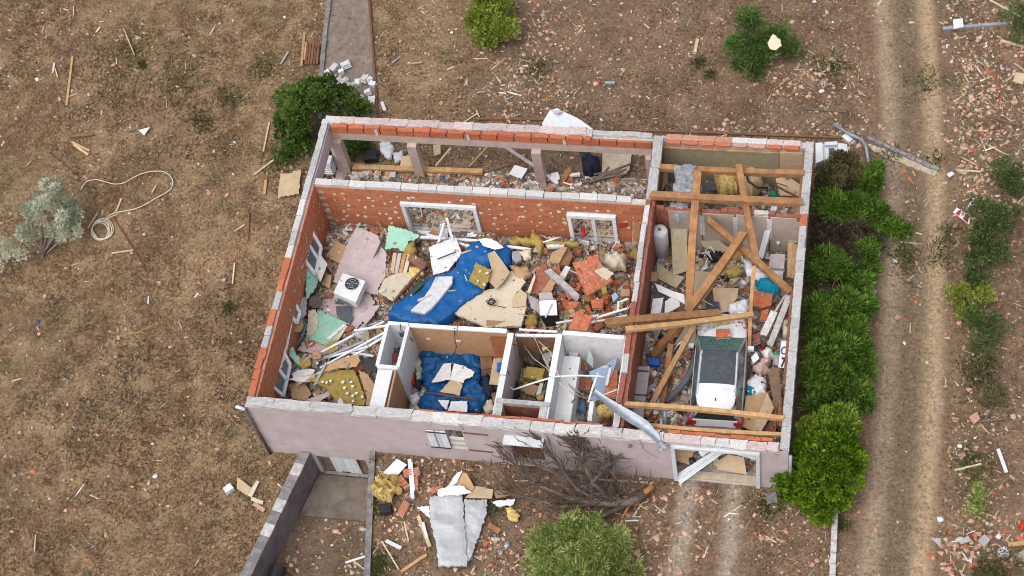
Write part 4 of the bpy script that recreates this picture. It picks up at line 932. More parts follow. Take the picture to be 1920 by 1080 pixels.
S('photo_card', 'small pale blue picture card by the dividing wall', 'picture', SKYB, [(1146, 553), (1154, 548), (1160, 556), (1150, 566)], .95, .02, (.2, 0))
S('cardboard_box', 'small brown cardboard box near the dividing wall', 'box', CARD, [(1164, 542), (1180, 541), (1181, 554), (1165, 556)], .9, .2)
S('olive_scrap', 'olive insulation wedge on the brick chunk end', 'insulation', OLIVE, [(1126, 538), (1136, 535), (1139, 548), (1130, 552)], 1.2, .08, (.2, 0), .5)
S('cabinet_door', 'orange wood cabinet door by the top of the dividing wall', 'door', ORANGE, [(1188, 415), (1201, 410), (1200, 445), (1187, 455)], 1.6, .05, (-.8, 0))
S('wall_panel', 'tan plasterboard panel right of the small window', 'board', CARDL, [(1158, 393), (1200, 394), (1198, 440), (1164, 446)], 1.3, .03, (0, 8.0))
S('red_picture', 'small red picture frame on the tan panel', 'picture', RED, [(1160, 418), (1177, 418), (1177, 426), (1161, 428)], 1.45, .02, (0, 8.0))
cloth('red_cloth', 'red striped cloth behind the small window', 'cloth', RED, [(1089, 425), (1096, 423), (1097, 440), (1091, 446)], .6, .1, .1, 4)
for k, (a, b_) in enumerate((((975, 618, 2.3), (1045, 622, 2.3)), ((1045, 606, 1.5), (1120, 592, 1.4)), ((1120, 596, 1.5), (1178, 578, 1.6)), ((1098, 606, 1.5), (1176, 592, 1.5)), ((1178, 560, 1.3), (1160, 568, 1.1)), ((1160, 566, 1.2), (1158, 582, 1.0)))):
    beam('white_rail', 'twisted white metal rail above the bathroom wall', 'rail', WHITE, a, b_, .07, .05, group='white rails above the bathroom wall')
# ================================================================== SOUTH ROOMS
# bedroom: blue tarp over a bed, boards on top
cloth('blue_tarp', 'dark blue tarp covering the bed in the brown walled bedroom', 'tarp', BLUED, [(790, 655), (820, 654), (860, 658), (897, 660), (902, 685), (900, 712), (912, 750), (898, 770), (860, 772), (820, 770), (790, 768), (785, 752), (800, 728), (790, 705)], .75, .2, .5, 2.0, cell=.09)
S('white_board', 'pale board strip slanting up the left of the dark blue tarp', 'board', WHITEP, [(809, 717), (832, 682), (846, 680), (844, 712), (838, 712), (826, 715)], 1.08, .03, (.1, .05), .5)
S('white_board', 'square pale grey board on the dark blue tarp', 'board', WHITEP, [(844, 711), (851, 681), (870, 686), (890, 697), (886, 706), (872, 711), (869, 718)], 1.1, .03, (-.05, .1), .6)
S('tan_board', 'tan board centred on the dark blue tarp', 'board', CARDL, [(825, 735), (845, 712), (868, 717), (862, 742), (846, 738)], 1.05, .03, (0, .05), .6)
S('white_board', 'pale board at the foot of the dark blue tarp by the front wall', 'board', WHITEP, [(840, 770), (846, 752), (876, 752), (876, 772)], 1.05, .03, (0, .1), .6)
S('white_board', 'folded white scrap at the foot of the dark blue tarp', 'board', WHITE, [(821, 750), (842, 750), (838, 768), (829, 762)], 1.15, .03, (-.2, .2), .6)
rod('rust_rod', 'long rusty rod lying across the dark blue tarp', 'rod', RUST, [(795, 735, 1.05), (850, 743, 1.12), (897, 750, 1.05)], .025)
for lab, m, pts, z in (('dark red cloth heap left of the dark blue tarp', RED, [(758, 682), (768, 680), (778, 700), (778, 720), (766, 712)], .8),
                       ('white printed cloth heap between closet and blue tarp', WHITEC, [(762, 640), (774, 650), (778, 672), (766, 676), (760, 660)], .9),
                       ('pale green cloth left of the dark blue tarp', mat('sage_cloth', (.33, .36, .25), var=.2), [(778, 668), (788, 670), (790, 708), (780, 710)], .8),
                       ('white shirt heap at the lower left of the bedroom', WHITEC, [(768, 742), (784, 736), (788, 752), (772, 758)], .6),
                       ('navy clothes right of the dark blue tarp', NAVY, [(904, 704), (916, 700), (926, 730), (916, 746), (904, 732)], .8),
                       ('black cloth fold at the upper left of the dark blue tarp', NAVY, [(776, 700), (790, 712), (786, 730), (776, 722)], .7),
                       ('orange and white rags at the bedroom right corner', CREAM, [(905, 752), (922, 748), (930, 768), (908, 772)], .6)):
    cloth('clothes_heap', lab, 'clothes', m, pts, z, .15, .25, 3)
S('brown_chest', 'brown wooden chest right of the blue tarp head end', 'chest', WOODD, [(900, 670), (922, 668), (924, 690), (902, 692)], .9, .5)
S('brown_chest', 'low dark box below the brown chest', 'box', mat('dark_brown', (.11, .06, .04)), [(902, 690), (922, 690), (920, 704), (903, 704)], .85, .5)
S('brown_door', 'reddish brown slatted door standing at the bedroom wall', 'door', mat('red_brown_wood', (.25, .085, .035), var=.2), [(918, 634), (953, 635), (948, 670), (928, 666)], 1.9, .06, (0, 3.0))
for k in range(3): S('door_slat', 'pale slat across the top of the reddish brown door', 'slat', WOODL, [(919, 636 + k * 3), (950, 637 + k * 3), (950, 638.2 + k * 3), (919, 637.2 + k * 3)], 2.05 - k * .1, .02, (0, 3.0), group='slats on the reddish brown door')
S('blue_box', 'small bright blue box beside the pale dresser', 'box', BLUEP, [(932, 680), (942, 679), (942, 694), (931, 695)], 1.2, .12)
dr = empty('dresser', at(930, 720, .1), 'pale wooden dresser along the right wall of the bedroom', 'dresser')
S('top', None, None, CARDL, [(925, 672), (944, 670), (936, 722), (917, 720)], 1.0, .05, parent=dr); S('front', None, None, CARD, [(916, 720), (936, 722), (932, 752), (926, 748)], .6, .1, (0, -1.5), parent=dr)
# closet contents
cloth('striped_bag', 'red striped bag at the bottom of the white closet', 'bag', mat('red_white_stripes', (.45, .10, .11), var=.5, scale=14), [(724, 660), (746, 662), (744, 677), (722, 676)], 1.25, .1, .1, 4, dome=.08)
cloth('dark_bag', 'dark grey bag on the closet shelf behind the striped bag', 'bag', DGREY, [(732, 650), (752, 653), (750, 664), (730, 660)], 1.2, .1, .1, 4, dome=.08)
bit('orange_packet', 'lump', ORANGE, 2, at(732, 680, 1.15), (.3, .2, .12), (0, 0, 0), None, 'orange packet below the striped bag in the closet', 'packet')
# hall
S('olive_block', 'thick olive insulation block standing in the entrance hall', 'insulation', OLIVE, [(980, 707), (988, 687), (1022, 691), (1016, 713)], 1.2, .4, (0, .1), .5)
S('olive_block', 'small yellow insulation lump at the top of the hall', 'insulation', YELLOW, [(1013, 640), (1026, 642), (1030, 650), (1018, 658)], 1.6, .2, (0, .2), .6)
S('brown_board', 'brown board with white edge lying low in the hall', 'board', CARD, [(976, 728), (986, 716), (1010, 724), (1002, 742), (986, 738)], .8, .03, (0, .1), .5)
S('white_board', 'white board strip in the hall beside the brown board', 'board', WHITEP, [(1004, 742), (1014, 715), (1020, 712), (1014, 738)], .9, .03, (.2, .1), .5)
S('grey_board', 'grey tapered board leaning on the right hall wall', 'board', MAUVE, [(1016, 668), (1030, 652), (1036, 662), (1026, 690)], 1.2, .03, (.4, .2), .5)
MB().tube([at(1003, 666, 1.0), at(1003, 667, 1.12)], .2, 16).build('black_bucket', BLACK, None, 'round black bucket in the brown debris of the hall', 'bucket')
cloth('brown_rug', 'brown rumpled rug at the back of the entrance hall', 'rug', mat('brown_rug_cloth', (.17, .13, .10), var=.25), [(975, 640), (1010, 634), (1016, 660), (1000, 682), (982, 676)], .8, .2, .3, 2)
cloth('dark_cables', 'heap of dark cable and junk by the left hall wall', 'cable', WIRE, [(955, 706), (966, 704), (976, 742), (958, 748)], .7, .2, .2, 5, flat=True)
bit('yellow_lump', 'lump', YELLOW, 3, at(1013, 744, .7), (.3, .35, .25), (0, 0, 0), None, 'yellow wool lump at the front of the hall', 'insulation')
# bathroom
S('shower_screen', 'pale blue curved shower panel leaning across the bathroom', 'panel', SKYB, [(1105, 697), (1135, 684), (1160, 664), (1152, 690), (1140, 722), (1128, 748), (1108, 756), (1116, 728)], 1.2, .03, (-.5, .3), .5)
S('glass_sliver', 'pale green glass sliver standing in the bathroom', 'glass', mat('green_glass', (.42, .52, .49), var=.1, rough=.2), [(1100, 678), (1104, 652), (1112, 672), (1112, 690)], 1.5, .02, (0, 2.5))
S('white_board', 'small pale board standing at the back of the bathroom', 'board', WHITEP, [(1067, 660), (1084, 662), (1078, 688), (1066, 686)], 1.2, .03, (0, .8), .4)
brickchunk('heap of brown hollow bricks in the middle of the bathroom', [(1076, 708), (1112, 708), (1106, 732), (1074, 730)], .9, (0, .1), 3, 2, TERRAD)
brickchunk('ribbed hollow brick standing at the bathroom back wall', [(1087, 682), (1102, 680), (1102, 694), (1088, 694)], 1.0, (0, .8), 4, 3, TERRAD)
brickchunk('orange and white brick pile at the right wall of the bathroom', [(1142, 696), (1158, 692), (1156, 746), (1134, 742)], 1.1, (-.2, 0), 2, 3, TERRA)
S('white_edge', 'white tile strip along the orange brick pile of the bathroom', 'tile', WHITEP, [(1134, 722), (1142, 690), (1147, 688), (1140, 722)], 1.25, .03, (-.2, 0))
for lab, m, pts, z in (('magenta cloth beside the white ledge in the bathroom', mat('magenta_cloth', (.25, .02, .12)), [(1062, 712), (1074, 708), (1076, 726), (1064, 732)], .8),
                       ('pink towels at the front of the bathroom', mat('pink_towel', (.52, .32, .32), var=.2), [(1058, 748), (1084, 744), (1088, 768), (1066, 772)], .6),
                       ('teal bucket cloth at the front left of the bathroom', TEAL, [(1059, 776), (1068, 774), (1069, 788), (1060, 788)], .6),
                       ('blue jeans cloth at the front of the bathroom', mat('denim', (.10, .17, .30)), [(1084, 752), (1096, 748), (1098, 772), (1084, 772)], .6),
                       ('dark blue cloth at the back of the bathroom', NAVY, [(1072, 682), (1086, 680), (1086, 698), (1074, 700)], .8),
                       ('yellow insulation in the front right corner of the bathroom', YELLOW, [(1118, 762), (1146, 758), (1150, 776), (1122, 782)], .9),
                       ('pink cloth strip by the white ledge back end', mat('rose_cloth', (.5, .30, .30)), [(1066, 686), (1074, 684), (1072, 704), (1066, 706)], .8),
                       ('pale grey rags heap before the bathroom door stub', GREYC, [(1072, 780), (1096, 772), (1098, 786), (1076, 790)], .5)):
    cloth('clothes_heap', lab, 'clothes', m, pts, z, .15, .25, 3)
S('door_stub', 'short white partition stub at the front of the bathroom', 'partition', WHITE, [(1101, 788), (1106, 752), (1114, 753), (1109, 790)], 2.2, 1.8)
beam('white_post', 'thin white post leaning above the bathroom', 'post', WHITE, (1121, 701, 2.6), (1104, 752, 1.6), .07, .05)
rod('conduit', 'pale bent conduit pipe arching over hall and bathroom', 'pipe', STEELL, [(955, 725, 1.6), (963, 731, 1.6), (1000, 718, 2.3), (1040, 706, 2.62), (1080, 704, 2.65), (1122, 705, 2.62), (1138, 708, 2.5)], .03)
rod('grey_pipe', 'white pipe lying in front of the brick pile of the bathroom', 'pipe', WHITE, [(1132, 740, 1.5), (1158, 730, 1.7)], .025)
rod('dark_hose', 'dark hose hanging on the back wall of the bathroom', 'hose', DGREY, [(1096, 630, 2.4), (1118, 640, 2.0), (1138, 652, 1.7), (1150, 663, 1.4)], .03)
rod('wood_lath', 'brown lath leaning in the back left corner of the bathroom', 'lath', CARD, [(1070, 630, 2.0), (1078, 662, 1.1)], .05)
# loose cables hanging over the rooms
for k, pts in enumerate(([(985, 625, 2.4), (984, 650, 1.6), (1000, 672, 1.4), (1030, 694, 2.0), (1060, 716, 2.2), (1095, 742, 1.6)], [(1000, 628, 2.4), (1012, 655, 1.5), (1030, 690, 2.0), (1050, 705, 2.7), (1080, 736, 1.8)],
                         [(952, 640, 2.5), (975, 652, 2.0), (990, 676, 1.6), (1020, 690, 2.0)], [(1048, 716, 2.6), (1070, 735, 2.4), (1100, 748, 1.8)], [(1010, 640, 2.2), (1032, 660, 2.2), (1046, 700, 2.6)],
                         [(946, 692, 2.5), (952, 696, 2.3), (957, 708, 1.6), (955, 730, 1.2)], [(750, 608, 2.55), (752, 620, 2.5), (764, 627, 2.3), (775, 640, 2.0)], [(852, 615, 2.55), (853, 640, 2.0), (856, 650, 1.7), (853, 660, 1.5), (848, 668, 1.2)])):
    rod('loose_cable', 'loose hanging electric cable above the south rooms', 'cable', WIRE if k % 3 == 2 or k > 5 else WIREL, pts, .017, 5, group='loose cables above the south rooms')
# the torn gutter hanging over the front wall
gp = empty('torn_gutter', at(1180, 790, 2.9), 'twisted grey metal gutter hanging over the front wall', 'gutter')
mb = MB(); pts = [at(1113, 735, 3.3), at(1130, 748, 3.3), at(1155, 766, 3.25), (at(1185, 785, 3.1)), at(1210, 800, 3.05), at(1228, 818, 2.95), at(1240, 834, 2.8)]
for side in range(2):
    V = []; n = len(pts)
    for i, p in enumerate(pts):
        t_ = (pts[min(i + 1, n - 1)] - pts[max(i - 1, 0)]).normalized(); u = t_.cross(Vector((0, 0, 1))).normalized(); w = .05 + .13 * math.sin(math.pi * min(1, .12 + .8 * i / (n - 1))); tw = .5 * math.sin(i * 1.3)
        for k in range(5):
            a = (k - 2) / 2; V.append(p + u * a * w * math.cos(tw) + Vector((0, 0, (abs(a) ** 2) * .07 - side * .012 + a * w * math.sin(tw))))
    mb.add(V, [[(i * 5 + k), (i * 5 + k + 1), (i + 1) * 5 + k + 1, (i + 1) * 5 + k] for i in range(n - 1) for k in range(4)])
mb.build('trough', STEEL, gp, smooth=True)
mb = MB().tube([at(1236, 828, 2.95), at(1246, 838, 2.8), at(1240, 842, 2.7), at(1250, 832, 2.75)], [.07, .1, .1, .06], 8); mb.build('crumpled_end', STEEL, gp, smooth=False)

# ================================================================== GARAGE
BG = 'fallen roof timbers in the garage'
for lab, m, a, b_, w, h in (
    ('long upright brown beam leaning from the store purlin into the garage', WOOD, (1309, 322, 3.1), (1292, 584, 1.5), .26, .22),
    ('brown rafter leaning right of the yellow wool, ending by the grey post', WOOD, (1385, 311, 3.12), (1418, 486, 2.0), .22, .18),
    ('thick brown beam crossing the garage from upper right to lower left', WOOD, (1394, 438, 2.6), (1290, 584, 1.9), .26, .22),
    ('beam crossing under the thick one, ending at the right wall', WOODL if False else WOOD, (1326, 412, 2.3), (1484, 549, 1.75), .22, .18),
    ('upper of two long beams lying over the dividing wall above the car', WOOD, (1137, 606, 2.98), (1350, 588, 1.95), .26, .2),
    ('lower pale edged beam lying over the dividing wall above the car', WOODL, (1174, 618, 2.98), (1410, 590, 2.05), .17, .14),
    ('brown beam descending from the crossing to the left of the car', WOOD, (1272, 612, 1.7), (1226, 666, .5), .24, .18),
    ('slim rafter ending at the garage front by the long pale boards', WOODL, (1302, 612, 1.6), (1212, 780, .6), .17, .14),
    ('slim brown post leaning beside the slim rafter left of the car', WOOD, (1258, 645, 1.2), (1240, 770, .3), .18, .14),
    ('thin upright lath standing at the right front of the car', WOODL, (1414, 500, 2.0), (1405, 660, .8), .12, .08)):
    beam('roof_beam', lab, 'beam', m, a, b_, w, h, group=BG)
for lab, m, a, b_, w, h in (('upper purlin spanning the store behind the garage', WOOD, (1232, 314, 2.8), (1508, 326, 2.8), .2, .2), ('lower purlin spanning above the plasterboard wall', WOOD, (1219, 366, 2.85), (1504, 380, 2.85), .24, .2),
                            ('pale purlin spanning over the tail of the car', WOODL, (1173, 758, 2.8), (1468, 785, 2.8), .14, .16), ('pale purlin lying along the garage front wall', WOODL, (1206, 797, 2.72), (1468, 815, 2.72), .12, .12)):
    beam('purlin', lab, 'beam', m, a, b_, w, h)
beam('white_post', 'grey white steel post leaning against the plasterboard wall', 'post', PVC, (1454, 384, 2.5), (1427, 482, .5), .2, .14)
beam('steel_angle', 'dark grey steel rail leaning left of the plasterboard', 'rail', STEEL, (1322, 388, 2.0), (1355, 428, 1.2), .07, .06)
beam('steel_angle', 'white steel rail lying under the plasterboard wall', 'rail', PVC, (1352, 422, 1.0), (1402, 428, 1.0), .09, .06)
wh = empty('water_heater', at(1241, 484, .3), 'white cylindrical water heater standing by the dividing wall', 'water heater')
wb = at(1241, 476, .3); MB().tube([wb + Vector((0, 0, z)) for z in (0, .04, 1.42, 1.5, 1.54)], [.2, .28, .28, .25, .12], 28).build('tank', WHITE, wh, smooth=True)
MB().tube([wb + Vector((0, 0, 1.52)), wb + Vector((0, 0, 1.58))], .05, 10).build('valve', DGREY, wh)
S('foam_sheet', 'tall olive foam board leaning beside the water heater', 'board', OSB, [(1258, 425), (1272, 412), (1289, 410), (1288, 508), (1262, 517)], 1.1, .06, (0, .5), .4)
S('foam_sheet', 'olive foam board lying on the garage floor behind the white cabinet', 'board', OSB, [(1232, 492), (1260, 512), (1283, 520), (1268, 540), (1232, 522)], .6, .05, (0, .05), .4)
S('foam_sheet', 'olive foam board under the crossing of the beams', 'board', OSB, [(1290, 506), (1330, 510), (1342, 530), (1318, 565), (1296, 560)], .6, .05, (0, .05), .4)
S('foam_sheet', 'dark olive foam board behind the crossing beams', 'board', OSB, [(1310, 446), (1335, 440), (1368, 466), (1350, 476), (1318, 462)], .7, .05, (.2, .2), .4)
S('foam_sheet', 'olive board lying left of the car bonnet', 'board', OSB, [(1262, 648), (1285, 612), (1310, 614), (1310, 646)], .75, .05, (0, .05), .4)
S('foam_sheet', 'pale olive board piece at the foot of the plasterboard wall right end', 'board', OSB, [(1474, 436), (1496, 434), (1494, 455), (1480, 458)], 1.1, .04, (0, .6), .4)
S('osb_piece', 'small square orange board leaning by the dividing wall', 'board', ORANGE, [(1217, 510), (1232, 509), (1232, 527), (1217, 528)], 1.0, .06, (.2, .3))
wc = empty('metal_cabinet', at(1245, 575, .4), 'overturned white metal cabinet with open door in the garage', 'cabinet')
S('side_panel', None, None, WHITE, [(1228, 531), (1262, 546), (1283, 552), (1284, 570), (1270, 562), (1234, 546)], 1.25, .05, (0, .1), parent=wc)
S('back_panel', None, None, PVC, [(1224, 560), (1244, 558), (1238, 588), (1220, 588)], 1.0, .4, (0, .1), parent=wc)
S('door', None, None, WHITE, [(1247, 565), (1272, 549), (1275, 574), (1246, 590)], 1.15, .05, (-.2, .3), parent=wc)
S('inside', None, None, DGREY, [(1230, 545), (1250, 552), (1246, 562), (1226, 558)], 1.0, .1, parent=wc)
cloth('draped_cloth', 'grey cloth draped over both purlins of the store', 'cloth', GREYC, [(1265, 309), (1304, 310), (1301, 345), (1300, 362), (1262, 361), (1266, 335)], 2.95, .16, .45, 5.0, (0, .15), .06)
cloth('draped_cloth', 'lower fold of grey cloth hanging before the plasterboard', 'cloth', GREYC, [(1258, 378), (1292, 380), (1286, 402), (1270, 408), (1256, 396)], 2.3, .16, .4, 5.0, (0, .5), .06)
cloth('yellow_wool', 'yellow insulation wool heap in the store behind the garage', 'insulation', YELLOW, [(1340, 328), (1368, 322), (1385, 330), (1382, 356), (1352, 360), (1342, 345)], 1.2, .22, .4, 3.5, dome=.25)
cloth('yellow_wool', 'yellow wool tufts along the store back boards', 'insulation', YELLOW, [(1368, 308), (1410, 304), (1416, 314), (1372, 318)], 1.2, .2, .3, 4)
cloth('yellow_wool', 'yellow wool piece at the right end of the store', 'insulation', YELLOW, [(1446, 310), (1470, 316), (1500, 318), (1502, 324), (1450, 322)], 1.3, .15, .3, 4)
bgq = cloth('tan_bag', 'tan travel bag with dark straps in the store', 'bag', CARDL, [(1392, 320), (1415, 316), (1430, 330), (1430, 348), (1412, 362), (1398, 352)], 1.2, .12, .4, 2, dome=.35)
rod('bag_strap', 'dark strap running over the tan travel bag', 'strap', BLACK, [(1398, 322, 1.62), (1403, 340, 1.68), (1420, 352, 1.6), (1440, 352, 1.35)], .035)
S('board_piece', 'tan board leaning at the right end of the store', 'board', CARDL, [(1454, 334), (1480, 332), (1500, 345), (1502, 368), (1462, 366)], 1.2, .04, (.1, .3), .5)
rod('brown_lath', 'reddish lath slanting across the tan board of the store', 'lath', RUST, [(1450, 346, 1.5), (1500, 372, 1.5)], .04)
S('board_piece', 'tan board leaning at the left end of the store', 'board', OSB, [(1222, 352), (1228, 335), (1250, 320), (1252, 340), (1240, 358)], 1.1, .04, (.4, .2), .5)
S('dark_board', 'dark grey board in the store beside the yellow wool', 'board', DGREY, [(1316, 346), (1336, 336), (1344, 356), (1318, 360)], 1.0, .04, (0, .2), .5)
cloth('green_bag', 'green bag under the lower purlin of the store', 'bag', GREENC, [(1442, 362), (1452, 356), (1458, 360), (1456, 368), (1444, 368)], 1.2, .08, .2, 4, dome=.1)
S('grey_tin', 'small silver tin on the wool at the right of the store', 'tin', STEEL, [(1470, 326), (1478, 324), (1482, 330), (1474, 333)], 1.5, .12)
cloth('green_bag', 'dark green bag by the foot of the plasterboard wall', 'bag', GREENC, [(1450, 430), (1462, 426), (1474, 430), (1476, 448), (1462, 454), (1450, 446)], .9, .12, .3, 3, dome=.2)
cloth('white_fold', 'white plastic fold under the dark green bag', 'bag', WHITEC, [(1455, 448), (1474, 446), (1476, 454), (1460, 456)], .9, .08, .2, 4)
cloth('teal_cloth', 'turquoise cloth under the crossing beam by the right wall', 'cloth', TEAL, [(1417, 528), (1440, 522), (1458, 532), (1464, 542), (1450, 547), (1420, 540)], 1.2, .15, .3, 3, dome=.15)
cloth('white_sheet_cloth', 'white cloth sagging below the crossing beam', 'cloth', WHITEC, [(1390, 478), (1398, 490), (1418, 502), (1440, 520), (1430, 524), (1410, 518), (1398, 500)], 1.1, .15, .3, 2.5)
bx = empty('mauve_box', at(1455, 500, .4), 'mauve carton with white base near the right wall', 'box')
S('top', None, None, MAUVE, [(1445, 476), (1472, 476), (1470, 504), (1441, 502)], 1.1, .3, (0, .1), parent=bx); S('flap', None, None, PVC, [(1442, 503), (1470, 504), (1468, 514), (1442, 512)], .9, .2, (0, -.4), parent=bx)
cloth('black_machine', 'black bundle with pale frame between the beams', 'bundle', BLACK, [(1326, 474), (1352, 472), (1356, 486), (1332, 490)], .8, .1, .2, 3, dome=.15)
rod('frame_loop', 'bent pale square frame on the black bundle', 'frame', WHITE, [(1316, 476, 1.1), (1328, 472, 1.2), (1336, 488, 1.1), (1322, 470, 1.2), (1332, 462, 1.3), (1340, 474, 1.2)], .02)
cloth('olive_wool', 'olive yellow wool pad left of the white cloth', 'insulation', OLIVE, [(1360, 508), (1382, 494), (1390, 510), (1376, 518)], .95, .12, .2, 4)
S('cardboard_sheet', 'tan cardboard sheet lying behind the car bonnet', 'cardboard', CARDL, [(1336, 540), (1385, 540), (1382, 558), (1364, 584), (1352, 586), (1340, 572)], .75, .03, (0, .05), .5)
S('navy_box', 'navy box next to the tan cardboard behind the car', 'box', mat('navy_box', (.05, .055, .09)), [(1323, 562), (1348, 566), (1350, 580), (1324, 582)], .85, .25)
cloth('white_bag', 'translucent white bag right of the tan cardboard', 'bag', WHITEC, [(1366, 570), (1400, 562), (1408, 574), (1398, 586), (1368, 586)], .9, .14, .3, 3.5, dome=.1)
S('orange_slab', 'orange terracotta slab beside the right wall of the garage', 'slab', TERRA, [(1417, 542), (1450, 548), (1446, 572), (1430, 578), (1412, 572)], 1.0, .12, (0, .1), .6)
brickchunk('pale brick piece below the orange slab', [(1428, 582), (1442, 578), (1438, 600), (1424, 600)], .95, (.2, 0), 1, 2)
cloth('terracotta_heap', 'orange terracotta rubble heap right of the car bonnet', 'rubble', TERRA, [(1370, 608), (1400, 602), (1412, 612), (1406, 632), (1384, 630)], .85, .25, .3, 4, flat=True)
brickchunk('hollow brick lying on the car bonnet', [(1342, 617), (1369, 616), (1370, 632), (1342, 634)], 1.35, (0, .1), 2, 1)
brickchunk('brown brick right of the car windscreen', [(1414, 628), (1424, 622), (1425, 640), (1412, 645)], .85, (.2, 0), 1, 2, TERRAD)
beam('concrete_lintel', 'long grey concrete lintel leaning along the right garage wall', 'lintel', CONC, (1480, 556, 1.3), (1444, 648, .6), .2, .16)
beam('concrete_lintel', 'rough pale concrete piece left of the long lintel', 'lintel', MORTARW, (1452, 585, 1.0), (1432, 628, .7), .24, .16)
beam('steel_angle', 'thin blue grey rail along the long lintel', 'rail', STEEL, (1474, 552, 1.2), (1450, 590, 1.0), .06, .05)
for k, q in enumerate(([(1478, 456), (1490, 455), (1490, 520), (1476, 520)], [(1486, 458), (1496, 458), (1492, 522), (1482, 522)])): S('tan_plank', 'tan plank standing along the right garage wall', 'plank', (CARDL, WOODL)[k], q, 1.0, .06, (-.4, .3), group='tan planks along the right garage wall')
# freezer panel with emblem, wood planks, cardboards right of the car
fz = empty('white_board', at(1470, 665, .4), 'upright white panel with blue ring and dark numeral by the right wall', 'panel')
fq = onplane([(1465, 639), (1480, 639), (1474, 690), (1459, 689)], 1.3, (0, .8)); MB().prism(fq, .12).build('board', WHITE, fz)
nrm = (fq[1] - fq[0]).cross(fq[3] - fq[0]).normalized(); nrm = nrm if nrm.z > 0 else -nrm
c = onq(fq, .52, .36) + nrm * .012; ux = (fq[1] - fq[0]).normalized(); uy = (fq[0] - fq[3]).normalized()
MB().tube([c + (ux * math.cos(a / 16 * 6.2832) + uy * math.sin(a / 16 * 6.2832) * 1.15) * .10 for a in range(17)], .025, 6).build('ring', BLUEP, fz)
MB().bar(c - uy * .22 - ux * .07, c - uy * .22 + ux * .07, .03, .02, nrm).build('mark', MAUVE, fz)
p1 = onq(fq, .3, .66) + nrm * .012; p2 = onq(fq, .72, .65) + nrm * .012; p3 = onq(fq, .40, .96) + nrm * .012
MB().bar(p1, p2, .06, .02, nrm).bar(p2, p3, .055, .02, nrm).build('numeral', mat('dark_numeral', (.05, .02, .02)), fz)
S('brown_plank', 'wide dark brown plank leaning right of the car', 'plank', mat('grey_brown_wood', (.21, .135, .09), var=.25), [(1439, 691), (1460, 690), (1466, 762), (1450, 752)], 1.1, .06, (-.1, .15))
S('cardboard_sheet', 'large tan cardboard sheet at the right rear of the car', 'cardboard', CARD, [(1398, 742), (1420, 740), (1440, 736), (1453, 766), (1428, 806), (1412, 808), (1392, 800)], .8, .03, (-.15, .1), .6)
S('cardboard_sheet', 'folded cardboard half on top of the large tan sheet', 'cardboard', CARDL, [(1438, 738), (1452, 764), (1428, 808), (1412, 806), (1426, 766)], .95, .03, (.15, .1), .5)
for k in range(6): beam('splinter', 'splintered plank end by the right garage front corner', 'plank', WOODD if k % 2 else WOOD, (1449 + k * 3, 752, 1.0), (1444 + k * 4.5, 800, .5), .07, .05, group='splintered plank ends in the garage front corner')
for k, (lab, m, pts) in enumerate((('white plastic bags right of the car roof', WHITEC, [(1404, 712), (1418, 704), (1436, 706), (1438, 740), (1420, 742), (1402, 735)]), ('teal bag among the white bags right of the car', TEAL, [(1400, 728), (1412, 724), (1420, 738), (1404, 742)]),
                                   ('pinkish rubble fold right of the car roof', mat('rose_rubble', (.45, .33, .30), var=.3), [(1412, 690), (1430, 672), (1446, 676), (1440, 696), (1424, 702)]), ('crumpled white paper right of the windscreen', WHITEC, [(1428, 658), (1446, 652), (1450, 668), (1436, 674)]),
                                   ('grey bags between the car and terracotta heap', GREYC, [(1408, 660), (1424, 662), (1420, 680), (1408, 682)]), ('cream bundle above the white panel', CREAM, [(1466, 602), (1480, 596), (1482, 628), (1468, 632)]))):
    cloth('bag_heap', lab, 'bag', m, pts, .7, .16, .3, 4, dome=.12)
bit('green_dish', 'lump', mat('green_plastic', (.02, .33, .10)), 1, at(1455, 662, 1.0), (.22, .18, .1), (0, 0, 0), None, 'small green lid left of the white panel', 'lid')
S('white_card', 'white card lying among bags right of the car', 'card', WHITE, [(1408, 670), (1418, 660), (1424, 672), (1412, 682)], .95, .02, (.1, .1))
# left of the car: pale boards, blue crate, dark pipe
for k, q in enumerate(([(1197, 687), (1219, 687), (1210, 752), (1186, 750)], [(1182, 748), (1210, 750), (1204, 800), (1176, 786)])):
    b_ = S('pale_board', ('upper', 'lower')[k] + ' of two long pale grey boards beside the dividing wall', 'board', MAUVE, q, 1.05 - .1 * k, .06, (0, .06))
for k, yy in enumerate((695, 740)): rod('strap', 'black strap round the long pale grey boards', 'strap', BLACK, [(1190, yy, 1.12), (1216, yy + 1, 1.12)], .02, group='straps round the pale grey boards')
S('blue_crate', 'bright blue plastic crate left of the car', 'crate', BLUEP, [(1216, 670), (1236, 672), (1236, 684), (1216, 683)], .7, .2, (0, .1))
rod('dark_pipe', 'dark grey bent plastic duct lying left of the car', 'duct', DGREY, [(1304, 662, .9), (1298, 692, .85), (1280, 722, .8), (1250, 752, .6)], .11, 10)
rod('grey_pipe', 'light grey pipe standing at the garage front left', 'pipe', STEEL, [(1246, 770, .9), (1247, 800, .5)], .08, 8)
rod('white_pipe', 'thin white pipe left of the car bonnet', 'pipe', WHITE, [(1262, 660, .8), (1272, 645, 1.0), (1280, 640, 1.1)], .03)
